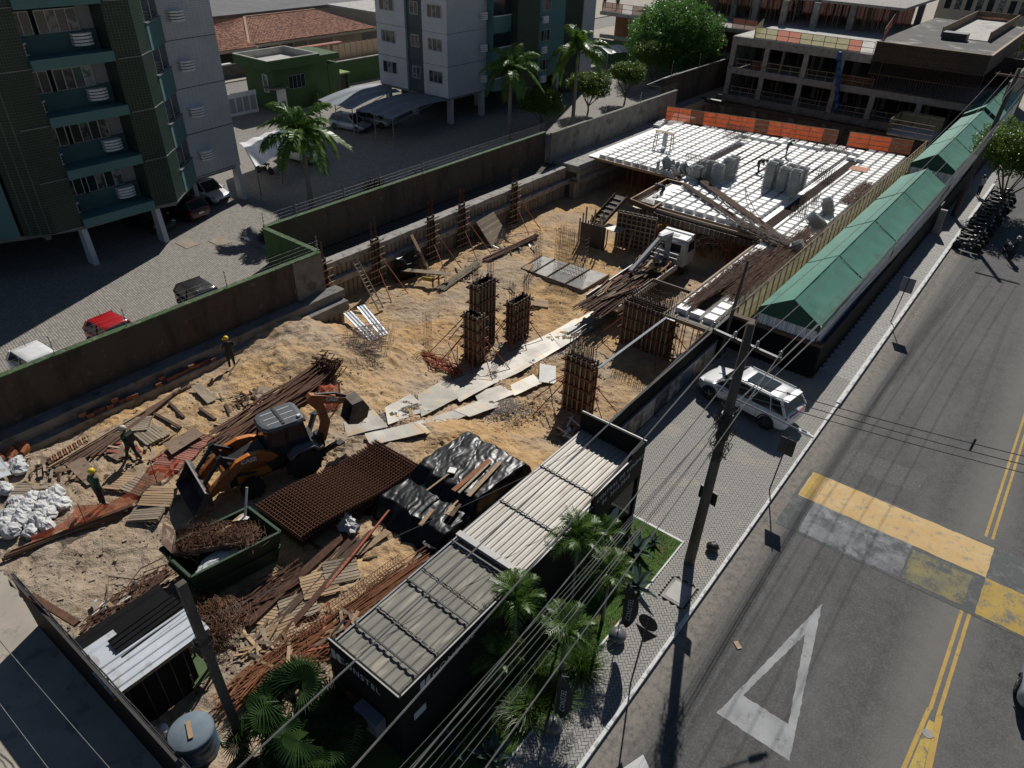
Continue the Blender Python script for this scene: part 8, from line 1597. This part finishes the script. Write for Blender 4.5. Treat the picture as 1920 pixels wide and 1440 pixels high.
# ---------------------------------------------------------------- plants
def arr_mesh(name, V, nper, mat):
    """V: (n, nper, 3) faces of nper corners"""
    n = V.shape[0]; me = bpy.data.meshes.new(name); me.vertices.add(n * nper); me.vertices.foreach_set('co', V.reshape(-1).astype(np.float32)); me.loops.add(n * nper); me.loops.foreach_set('vertex_index', np.arange(n * nper, dtype=np.int32)); me.polygons.add(n); me.polygons.foreach_set('loop_start', (np.arange(n) * nper).astype(np.int32)); me.update(calc_edges=True); me.materials.append(mat); return me
def frond_mesh(L=2.6, droop=1.0, nl=56, ll=.7, up=.9, mat=PALML, seed=0, name='frond', lw=.05):
    r = np.random.default_rng(seed); F = []; pts = []
    for k in range(13):
        u = k / 12; pts.append(np.array([L * (u * .95) * math.cos(.2), 0, L * (up * u - droop * u ** 2.1)]))
    pts = np.array(pts)
    def at(u): s_ = u * 12; k = min(int(s_), 11); f_ = s_ - k; return pts[k] * (1 - f_) + pts[k + 1] * f_, (pts[k + 1] - pts[k]) / np.linalg.norm(pts[k + 1] - pts[k])
    for i in range(nl):
        u = .14 + .86 * i / (nl - 1); p, d = at(min(u, .999)); ln_ = ll * (math.sin(math.pi * (.12 + .8 * u)) ** .6) * r.uniform(.85, 1.1)
        for s_ in (-1, 1):
            side = np.array([0, s_, 0]); dr = d * (.55 + .3 * u) + side * .85 + np.array([0, 0, r.uniform(-.15, .4)]); dr /= np.linalg.norm(dr); a = p; m = p + dr * ln_ * .55; e = p + dr * ln_ + np.array([0, 0, -ln_ * r.uniform(.25, .6)]); w_ = d * lw
            F.append([a - w_ * .4, a + w_ * .4, m + w_, m - w_]); F.append([m - w_, m + w_, e + w_ * .15, e - w_ * .15])
    for k in range(12):
        a, c = pts[k], pts[k + 1]; w_ = np.array([0, .028 * (1 - k / 14), 0]); F.append([a - w_, a + w_, c + w_ * .9, c - w_ * .9])
    return arr_mesh(name, np.array(F), 4, mat)
FR = [frond_mesh(2.3, 1.15, seed=1), frond_mesh(2.4, .75, up=1.0, seed=2), frond_mesh(2.1, 1.6, up=.8, seed=3)]
def royal(label, x, y, hz, hang, s=1.0, lean=(-.0, 0)):
    t = thing('royal_palm', label, 'palm tree', (x, y, 0)); b = MB(); zs = np.linspace(0, hz, 9); b.path([(lean[0] * z / hz, lean[1] * z / hz, z) for z in zs], .2, 12, [.24, .2, .19, .19, .18, .17, .16, .15, .14]); part('trunk', b, TRUNK, t, smooth=True); b = MB(); b.path([(lean[0], lean[1], hz - .1), (lean[0], lean[1], hz + .5), (lean[0], lean[1], hz + 1.0)], .1, 10, [.17, .15, .07]); part('crown_shaft', b, GSHAFT, t, smooth=True)
    for k in range(17): a = k * 2.4 + hang; place('frond', FR[k % 3], t, (lean[0], lean[1], hz + .85), (0, R(-34 + (k % 4) * 17) if k > 2 else R(-62), a), (s, s, s) if k > 2 else (s * .7,) * 3)
    return t
royal('royal palm nearest the camera, growing by the red shrubs in the yard', -42.6, 30.8, 4.4, .3, 1.3, (-.2, .1)); royal('middle royal palm in front of the second apartment tower', -43.75, 55.7, 5.2, 1.2, 1.3); royal('farthest and tallest royal palm among the small round trees', -42.0, 64.1, 6.1, 2.0, 1.35)
def leaves(cs, n, size, seed, flat=0.5, shell=.55):
    """leaf quads spread through lumpy ellipsoids cs = [(c, r)]"""
    r = np.random.default_rng(seed); out = []
    for (c, rad) in cs:
        m = int(n * (rad[0] * rad[1]) / sum(q[1][0] * q[1][1] for q in cs)); d = r.normal(size=(m, 3)); d /= np.linalg.norm(d, axis=1)[:, None]; rr = shell + (1 - shell) * r.uniform(0, 1, m) ** .5; lump = 1 + .18 * np.sin(d[:, 0] * 7 + seed) * np.cos(d[:, 1] * 6 + c[0]) + .12 * np.sin(d[:, 2] * 11 + c[1] * 3); P = np.array(c) + d * np.array(rad) * (rr * lump)[:, None]
        P = P[(P[:, 2] > c[2] - rad[2] * .55)]; m = len(P); A = r.normal(size=(m, 3)); A[:, 2] *= flat; A /= np.linalg.norm(A, axis=1)[:, None]; B = np.cross(A, r.normal(size=(m, 3))); B /= np.linalg.norm(B, axis=1)[:, None]; s_ = size * r.uniform(.6, 1.25, m)[:, None]
        out.append(np.stack([P - A * s_, P + B * s_ * .45, P + A * s_, P - B * s_ * .45], 1))
    return np.concatenate(out)
def tree(label, x, y, h, cs, n, size, seed, mat=TREEL, z=0, tr=.12, forks=4, name='shade_tree', flat=.5):
    t = thing(name, label, 'tree', (x, y, z)); b = MB(); r = np.random.default_rng(seed); ft = h * .3; b.path([(0, 0, 0), (.06, .03, ft * .5), (.02, .0, ft)], tr, 8, [tr * 1.15, tr, tr * .85])
    for k in range(forks):
        c, rad = cs[k % len(cs)]; a = k * 6.28 / forks + r.uniform(-.3, .3); e = Vector(c) + Vector((math.cos(a) * rad[0] * .5, math.sin(a) * rad[1] * .5, -rad[2] * .1)); m = Vector((.02, 0, ft)).lerp(e, .5) + Vector((math.cos(a) * .15, math.sin(a) * .15, -.05)); b.path([(.02, 0, ft * .95), m, e], .05, 6, [tr * .6, tr * .42, tr * .2])
        for j in range(2): e2 = m + Vector((math.cos(a + j * 2 - 1) * rad[0] * .4, math.sin(a + j * 2 - 1) * rad[1] * .4, rad[2] * .5)); b.path([m, m.lerp(e2, .5) + Vector((0, 0, .05)), e2], .03, 5, [tr * .36, tr * .25, tr * .1])
    part('trunk', b, BARK, t, smooth=True); o = part('crown', arr_mesh('crown', leaves(cs, n, size, seed, flat), 4, mat), None, t); return t
def lumps(r0, h0, n, seed, spread=.55, flat=.55):
    r = np.random.default_rng(seed); out = [((0, 0, h0), (r0 * .62, r0 * .62, r0 * flat))]
    for k in range(n): a = k * 6.28 / n + r.uniform(-.3, .3); q = r.uniform(.75, 1.1); out.append(((math.cos(a) * r0 * spread * q, math.sin(a) * r0 * spread * q, h0 + r.uniform(-.25, .2) * r0), (r0 * .5, r0 * .5, r0 * flat * .75)))
    return out
for (x, y, h, r0, l) in ((-43.4, 60.4, 2.9, 1.9, 'small round tree with forked stems right of the middle palm'), (-43.5, 69.2, 3.2, 1.95, 'second small round tree, right of the tallest palm'), (-43.1, 76.4, 3.4, 1.8, 'third small round tree of the row with bare forked stems'), (-45.0, 86.0, 4.0, 2.3, 'fourth small round tree under the big feathery tree')):
    tree(l, x, y, h, lumps(r0 * 1.25, h, 8, int(x * -10)), 19000, .1, int(y), forks=6, tr=.1)
tree('big feathery bright green tree at the top of the photo', -45.5, 92, 6.5, lumps(5.9, 5.6, 12, 5, .55, .8), 70000, .16, 11, TREEB, tr=.3, forks=8, flat=.9)
tree('street tree overhanging the parked motorcycles at the right edge', -3.0, 67.5, 4.0, lumps(3.5, 4.9, 9, 8, .6, .55), 42000, .1, 21, TREEL, z=-.1, tr=.12, forks=7)
for (x, y, s_, l) in ((-8, 108, 2.6, 'street tree beyond the farthest tent'), (-3.5, 118, 3.0, 'rounded tree along the far pavement'), (-12, 138, 3.6, 'dark tree beyond the construction deck'), (-4, 150, 4.0, 'large far tree at the top right corner'), (4, 135, 3.4, 'far tree beyond the road bend')):
    tree(l, x, y, 3.5, lumps(s_, 4, 6, int(y), .6, .6), 9000, .16, int(y), TREEL, tr=.15, forks=5)
def tuft(label, p, n, L, mat, seed, spread=.5, name='shrub', cat='shrub', w_=.012, base_=.15, lean=.7, group=None, leafy=False):
    r = np.random.default_rng(seed); t = thing(name, label, cat, tuple(p), 0, group); F = []
    for k in range(n):
        a = r.uniform(0, 6.28); q = r.uniform(0, base_); b0 = np.array([math.cos(a) * q, math.sin(a) * q, 0]); a2 = a + r.normal(0, .5); l_ = L * r.uniform(.6, 1.1); ln_ = r.uniform(.1, lean); d = np.array([math.cos(a2) * ln_, math.sin(a2) * ln_, 1 - ln_ * .5]); m = b0 + d * l_ * .55; e = b0 + np.array([d[0] * 1.35, d[1] * 1.35, d[2] * .8]) * l_; w2 = np.array([-math.sin(a2), math.cos(a2), 0]) * w_; F.append([b0 - w2, b0 + w2, m + w2, m - w2]); F.append([m - w2, m + w2, e + w2 * .1, e - w2 * .1])
    o = part('blades', arr_mesh('blades', np.array(F), 4, mat), None, t); return t
for k, (x, y, m_, l, L) in enumerate(((-40.6, 25.6, DRY, 'dry reddish grass clump at the bed corner', .9), (-39.8, 26.6, PALML, 'green potted bush at the bed corner', .8), (-41.0, 28.6, DRY, 'dry reddish grass clump left of the palm trunk', .9), (-41.6, 33.3, DRY, 'reddish grass clump right of the palm trunk', .9), (-40.9, 35.0, DRY, 'dark red shrub near the tarpaulin covered car', 1.2), (-39.5, 36.6, PALMD, 'bright green low plant by the bed end', .6), (-42.0, 36.6, DRY, 'tall dark red shrub behind the bright green plant', 1.5), (-40.6, 51.0, TREEL, 'dark bush behind the wall left of the middle palm', 1.1))): tuft(l, (x, y, .05), 420, L, m_, 40 + k, w_=.025, base_=.6, lean=.9)
b = MB(); b.lathe([(.25, 0), (.38, .45), (.36, .5)], (-39.8, 26.6, .1), 14); solo('plant_pot', b, WHITEP, 'white pot holding the green bush in the yard bed', 'pot', smooth=True)
# slender garden palms before the container
GP = [frond_mesh(.85, .95, 22, .34, .95, PALMD, 11, lw=.022), frond_mesh(.9, 1.25, 22, .36, .8, PALMD, 12, lw=.022), frond_mesh(.8, .6, 20, .32, 1.05, PALMD, 13, lw=.022)]
def gpalm(label, x, y, hz, sd, n=11, s=1.0, lean=0.0):
    t = thing('garden_palm', label, 'palm', (x, y, 0), group=None); b = MB(); b.path([(0, 0, 0), (lean * .4, 0, hz * .5), (lean, 0, hz)], .05, 8, [.07, .05, .045]); part('trunk', b, TRUNK, t, smooth=True); b = MB(); b.path([(lean, 0, hz - .05), (lean, 0, hz + .4)], .05, 8, [.055, .03]); part('crown_shaft', b, GSHAFT, t, smooth=True)
    for k in range(n): place('frond', GP[k % 3], t, (lean, 0, hz + .3), (0, R(-38 + 19 * (k % 3)) if k > 1 else R(-66), sd + k * 2.4), (s, s, s))
gpalm('slim garden palm nearest the far end of the container, fronds over its roof edge', -7.7, 13.9, 2.9, .2, 12, 1.1); gpalm('slim garden palm overlapping the middle of the container roof', -8.0, 11.1, 2.4, 1.1, 12, 1.1); gpalm('slim garden palm beside the agaves', -6.5, 14.0, 2.1, .6, 12, 1.0); gpalm('garden palm nearest the pavement with a yellowing frond', -6.4, 11.4, 2.0, 2.2, 12, 1.1); gpalm('short garden palm hidden behind the others near the container wall', -7.6, 15.4, 1.9, 1.9, 9, .9); gpalm('small garden palm by the container wall below the cables', -7.6, 9.9, 1.3, .9, 9, .95)
for k, (x, y, l, L) in enumerate(((-6.1, 12.0, 'long bladed grass clump on the lawn edge behind the far flag', .9), (-6.5, 9.9, 'dark long bladed grass clump behind the near flag', .95), (-6.9, 11.0, 'grass clump between the garden palms', .8), (-7.6, 8.6, 'grass clump in the container shade', .8), (-6.2, 10.6, 'grass clump at the pavement edge', .85))): tuft(l, (x, y, .02), 700, L, PALMD, 60 + k, base_=.35, lean=.95, name='grass_clump', cat='grass clump', w_=.01)
def agave(label, x, y, s, sd, n=15):
    t = thing('agave', label, 'agave', (x, y, .02)); r = np.random.default_rng(sd)
    for k in range(n):
        a = k * 2.4; ln_ = .15 + .75 * (k / n); L = s * r.uniform(.85, 1.1); F = []; W_ = s * .11; pts = []
        for j in range(6): u = j / 5; p = np.array([math.cos(a) * L * u * ln_ * 1.1, math.sin(a) * L * u * ln_ * 1.1, L * (u * (1.15 - ln_ * .75) - .22 * u * u)]); w_ = np.array([-math.sin(a), math.cos(a), 0]) * W_ * math.sin(math.pi * min(.985, .3 + u * .7)); pts.append((p - w_ + np.array([0, 0, W_ * .3]), p, p + w_ + np.array([0, 0, W_ * .3])))
        for j in range(5): F += [[pts[j][0], pts[j][1], pts[j + 1][1], pts[j + 1][0]], [pts[j][1], pts[j][2], pts[j + 1][2], pts[j + 1][1]]]
        part('leaf', arr_mesh('leaf', np.array(F), 4, AGAVE), None, t)
agave('blue grey agave at the lawn edge beside the pavement', -6.35, 15.9, 1.05, 1); agave('agave closest to the container corner by the forecourt', -7.2, 17.4, 1.05, 2); agave('agave at the bottom edge of the lawn strip', -6.4, 8.1, .95, 3); agave('dark agave in the shade by the container wall', -7.6, 7.6, .8, 4); agave('pale leaved agave catching the sun below the cables', -7.3, 8.9, .7, 5); agave('small agave on the corner of the lawn under a yellow fern', -6.9, 18.2, .5, 6)
# fan palms in the lower corner
def fan_leaf(seed, Rr=.62, n=30):
    r = np.random.default_rng(seed); F = []
    for k in range(n):
        a = R(-140 + 280 * k / (n - 1)); a1 = a + R(4.6); a0 = a - R(4.6); r1 = Rr * .55; zf = .09 * math.cos(a * 1.2); e = Rr * r.uniform(.9, 1.08)
        c = np.array([0, 0, 0]); p0 = np.array([r1 * math.cos(a0), r1 * math.sin(a0), zf + .0]); p1 = np.array([r1 * math.cos(a1), r1 * math.sin(a1), zf]); pm = np.array([r1 * math.cos(a), r1 * math.sin(a), zf + .035]); tip = np.array([e * math.cos(a), e * math.sin(a), zf - .13 * r.uniform(.5, 1.6)]); F += [[c, p0, pm, c * 1.0 + 1e-4], [c, pm, p1, c + 1e-4], [p0, tip, pm, (p0 + pm) / 2], [pm, tip, p1, (p1 + pm) / 2]]
    for k in range(2): w_ = np.array([0, .012, 0]); F.append([np.array([0, 0, 0]) - w_, w_, np.array([-.9, 0, -.32]) + w_, np.array([-.9, 0, -.32]) - w_])
    return arr_mesh('fan_leaf', np.array(F), 4, FANL)
FN = [fan_leaf(1), fan_leaf(2), fan_leaf(3, .7)]
def fanpalm(label, x, y, h, s, sd, n=15):
    t = thing('fan_palm', label, 'fan palm', (x, y, 0)); b = MB(); b.path([(0, 0, 0), (.02, 0, h)], .09, 8, [.12, .08]); part('trunk', b, BARK, t, smooth=True); r = np.random.default_rng(sd)
    for k in range(n): a = k * 2.4 + sd; el = R(12 + 62 * ((k * .618) % 1)); L = s * r.uniform(.75, 1.05); place('fan_leaf', FN[k % 3], t, (math.cos(a) * math.cos(el) * L, math.sin(a) * math.cos(el) * L, h + math.sin(el) * L * .9), (r.normal(0, .25), R(25) - el * .5, a), (s * 1.05,) * 3)
fanpalm('fan palm between the black fence and the container end', -11.2, 5.3, 1.1, 1.05, 1, 20); fanpalm('fan palm at the bottom edge in front of the black container', -9.9, 4.9, .9, 1.0, 4, 18); fanpalm('low fan palm left of the others over the dark ground', -11.3, 4.2, .5, .8, 7, 12); fanpalm('second low fan palm at the bottom edge', -9.4, 4.2, .5, .8, 9, 12)
# ---------------------------------------------------------------- people
def person(label, loc, rz, joints, cols, helmet=None, s=1.0, group=None):
    """joints in metres, facing +x"""
    J = {k: Vector(v) for k, v in joints.items()}
    E_ = [('pelvis', 'chest'), ('chest', 'neck'), ('neck', 'head'), ('head', 'crown'), ('chest', 'shL'), ('shL', 'elL'), ('elL', 'haL'), ('chest', 'shR'), ('shR', 'elR'), ('elR', 'haR'), ('pelvis', 'hiL'), ('hiL', 'knL'), ('knL', 'anL'), ('anL', 'toL'), ('pelvis', 'hiR'), ('hiR', 'knR'), ('knR', 'anR'), ('anR', 'toR')]
    Rd = {'pelvis': (.15, .13), 'chest': (.165, .12), 'neck': (.06, .06), 'head': (.095, .095), 'crown': (.07, .07), 'shL': (.07, .07), 'elL': (.05, .05), 'haL': (.035, .04), 'hiL': (.1, .1), 'knL': (.068, .068), 'anL': (.048, .048), 'toL': (.04, .05)}
    ks = list(J); me = bpy.data.meshes.new('p'); me.from_pydata([J[k] for k in ks], [(ks.index(a), ks.index(c)) for a, c in E_], []); o = bpy.data.objects.new('p', me); link(o); md = o.modifiers.new('s', 'SKIN'); md.use_smooth_shade = True; 
    for i, k in enumerate(ks): me.skin_vertices[0].data[i].radius = [q * 1.14 for q in (Rd.get(k) or Rd[k.replace('R', 'L')])]
    me.skin_vertices[0].data[ks.index('pelvis')].use_root = True; sb = o.modifiers.new('u', 'SUBSURF'); sb.levels = 2; sb.render_levels = 2
    dg = bpy.context.evaluated_depsgraph_get(); m2 = bpy.data.meshes.new_from_object(o.evaluated_get(dg)); bpy.data.objects.remove(o); m2.name = 'body'; m2.materials.clear()
    for c in (SKIN, cols[0], cols[1], BLK): m2.materials.append(c)
    seg = {('neck', 'head'): 0, ('head', 'crown'): 0, ('pelvis', 'chest'): 1, ('chest', 'neck'): 1, ('chest', 'shL'): 1, ('shL', 'elL'): 1, ('chest', 'shR'): 1, ('shR', 'elR'): 1, ('elL', 'haL'): 1, ('elR', 'haR'): 1, ('pelvis', 'hiL'): 2, ('pelvis', 'hiR'): 2, ('hiL', 'knL'): 2, ('hiR', 'knR'): 2, ('knL', 'anL'): 2, ('knR', 'anR'): 2, ('anL', 'toL'): 3, ('anR', 'toR'): 3}
    idx = []
    for p in m2.polygons:
        best = (9, 0)
        for (a, c), mi in seg.items():
            d = J[c] - J[a]; u = max(0, min(1, (p.center - J[a]).dot(d) / d.length_squared)); dd = (p.center - J[a] - d * u).length
            if dd < best[0]: best = (dd, mi if not (c.startswith('ha') and u > .8) else 0)
        idx.append(best[1])
    m2.polygons.foreach_set('material_index', idx)
    t = thing('person', label, 'person', loc, rz, group); t.scale = (s, s, s); part('body', m2, None, t)
    hd = J['head']; up = (J['crown'] - J['head']).normalized(); q = up.to_track_quat('Z', 'Y'); fwd = Vector((1, 0, 0)); 
    b = MB(); b.lathe([(.125, -.0), (.13, .03), (.12, .08), (.085, .135), (.03, .155)], (0, 0, 0), 16); b.box((.12, 0, .0), (.12, .18, .02)); M3 = q.to_matrix(); b.v = [tuple(M3 @ Vector(v) + hd + up * .045) for v in b.v]; part('helmet' if helmet else 'hair', b, helmet or BLK, t, smooth=bool(helmet))
    f = MB(); fx = (fwd - up * fwd.dot(up)).normalized(); sd_ = up.cross(fx)
    for s_ in (-1, 1): f.box(hd + fx * .098 + sd_ * .035 * s_ + up * .01, (.015, .022, .014)); f.box(hd + sd_ * .1 * s_, (.03, .02, .05))
    f.box(hd + fx * .112 - up * .02, (.03, .025, .04)); f.box(hd + fx * .1 - up * .055, (.012, .045, .012)); part('face', f, SKIN, t)
    g = MB()
    for hnd, el in (('haL', 'elL'), ('haR', 'elR')):
        d = (J[hnd] - J[el]).normalized(); y = d.cross(Vector((0, 0, 1))); y = (y if y.length > .1 else Vector((0, 1, 0))).normalized()
        for k in range(4): a = J[hnd] + d * .03 + y * (-.03 + .02 * k); g.path([a, a + d * (.045 + .008 * (k in (1, 2))), a + d * .075 + Vector((.015, 0, -.012))], .009, 5)
        a = J[hnd] - y * .035; g.path([a, a - y * .02 + d * .035, a - y * .01 + d * .06], .01, 5)
    part('fingers', g, SKIN, t); return t
def stand(**k):
    J = dict(pelvis=(0, 0, .93), chest=(.02, 0, 1.3), neck=(.03, 0, 1.48), head=(.06, 0, 1.6), crown=(.065, 0, 1.68), shL=(.02, .19, 1.4), elL=(-.02, .25, 1.13), haL=(.08, .26, .9), shR=(.02, -.19, 1.4), elR=(-.02, -.25, 1.13), haR=(.08, -.26, .9), hiL=(0, .1, .86), knL=(.02, .11, .47), anL=(0, .12, .08), toL=(.13, .13, .04), hiR=(0, -.1, .86), knR=(.02, -.11, .47), anR=(0, -.12, .08), toR=(.13, -.13, .04)); J.update(k); return J
GRV = M('dark green shirt', (.012, .075, .03), (.008, .05, .02), 4, .8); NVY = M('navy trousers', (.018, .022, .035), (.012, .014, .022), 4, .85); DKS = M('dark shirt', (.025, .03, .032), (.015, .018, .02), 4, .85); YH = M('yellow helmet', (.72, .55, .03), (.62, .46, .02), 3, .35); WH = M('cream helmet', (.6, .55, .48), (.5, .46, .4), 3, .4); BHL = M('grey helmet', (.3, .32, .33), None, 3, .4)
def upright(label, x, y, rz, J, c, h, **k):
    t = person(label, (x, y, k.pop('z', terr(x, y) if y < 30 else 0)), rz, J, c, h, **k); return t
p1 = upright('stout worker with yellow helmet and green shirt seen from behind next to the orange netting', -24.45, 6.15, R(100), stand(elL=(-.03, .3, 1.15), haL=(.05, .36, .92), elR=(-.03, -.3, 1.15), haR=(.05, -.34, .92)), (GRV, NVY), YH, s=1.02)
p2 = upright('worker with pale helmet and backpack walking between the pallets', -25.95, 8.25, R(195), stand(knL=(.16, .1, .5), anL=(.3, .1, .12), toL=(.42, .1, .1), knR=(-.02, -.1, .47), anR=(-.3, -.1, .14), toR=(-.2, -.1, .06), elL=(-.14, .24, 1.14), haL=(-.2, .22, .93), elR=(.12, -.24, 1.16), haR=(.28, -.22, 1.0)), (GRV, NVY), WH); b = MB(); b.box((-.17, 0, 1.25), (.16, .32, .42)); part('backpack', b, BLK, p2)
p3 = upright('worker with yellow helmet and strap standing on the edge beam by the wall', -29.3, 15.1, R(160), stand(elL=(.1, .26, 1.15), haL=(.3, .2, 1.12), elR=(.1, -.26, 1.18), haR=(.3, -.16, 1.14)), (DKS, NVY), YH)
b = MB(); b.beam((-28.75, 15.3, .45), (-28.6, 14.5, .05), .07, .03); solo('board', b, WOODG, 'short pale board propped by the edge worker', 'board')
bend = stand(pelvis=(-.12, 0, .9), chest=(.22, 0, 1.08), neck=(.38, 0, 1.1), head=(.5, 0, 1.08), crown=(.58, 0, 1.07), shL=(.26, .19, 1.1), elL=(.3, .22, .82), haL=(.42, .18, .62), shR=(.26, -.19, 1.1), elR=(.3, -.22, .82), haR=(.42, -.18, .62), hiL=(-.12, .1, .84), knL=(.0, .11, .46), hiR=(-.12, -.1, .84), knR=(.0, -.11, .46))
q = G(1421, 322, .3); upright('stooping worker in dark clothes between the tray stacks on the slab', q.x, q.y, R(10), bend, (DKS, NVY), None, z=.3); q = G(1473, 292, .3); upright('worker bending forward near the orange net at the back of the slab', q.x, q.y, R(15), stand(chest=(.14, 0, 1.26), neck=(.24, 0, 1.38), head=(.34, 0, 1.42), crown=(.4, 0, 1.45), shL=(.16, .19, 1.32), elL=(.26, .2, 1.1), haL=(.45, .12, 1.05), shR=(.16, -.19, 1.32), elR=(.26, -.2, 1.1), haR=(.45, -.12, 1.05)), (GRV, NVY), None, z=.3)
q = G(1240, 372, -.3); upright('worker kneeling over bars in the open beam form', q.x, q.y, R(200), stand(**{**bend, 'knL': (.15, .12, .5)}), (DKS, NVY), BHL, z=-.3)
for (px, py, z, l) in ((1133, 14, 6.45, 'worker on the upper construction deck left of the feathery tree'), (1157, 18, 6.45, 'second worker on the upper construction deck beside him'), (1484, 28, 6.45, 'worker standing among the props of the tower under construction'), (1497, 28, 6.45, 'another worker standing right beside him among the props')): q = G(px, py, z); upright(l, q.x, q.y, R(-60), stand(), (DKS, NVY), None, z=z)
q = G(1888, 470, -.13); upright('motorcyclist with pale helmet standing by the lone motorcycle in the road', -.6, 57.6, R(150), stand(elL=(.12, .26, 1.16), haL=(.32, .2, 1.1)), (DKS, NVY), WH, z=-.13)
q = G(1850, 300, -.1); upright('person in the tree shade behind the motorcycles', -4.9, 70.5, R(150), stand(), (M('pale shirt', (.5, .5, .48)), NVY), None, z=0)
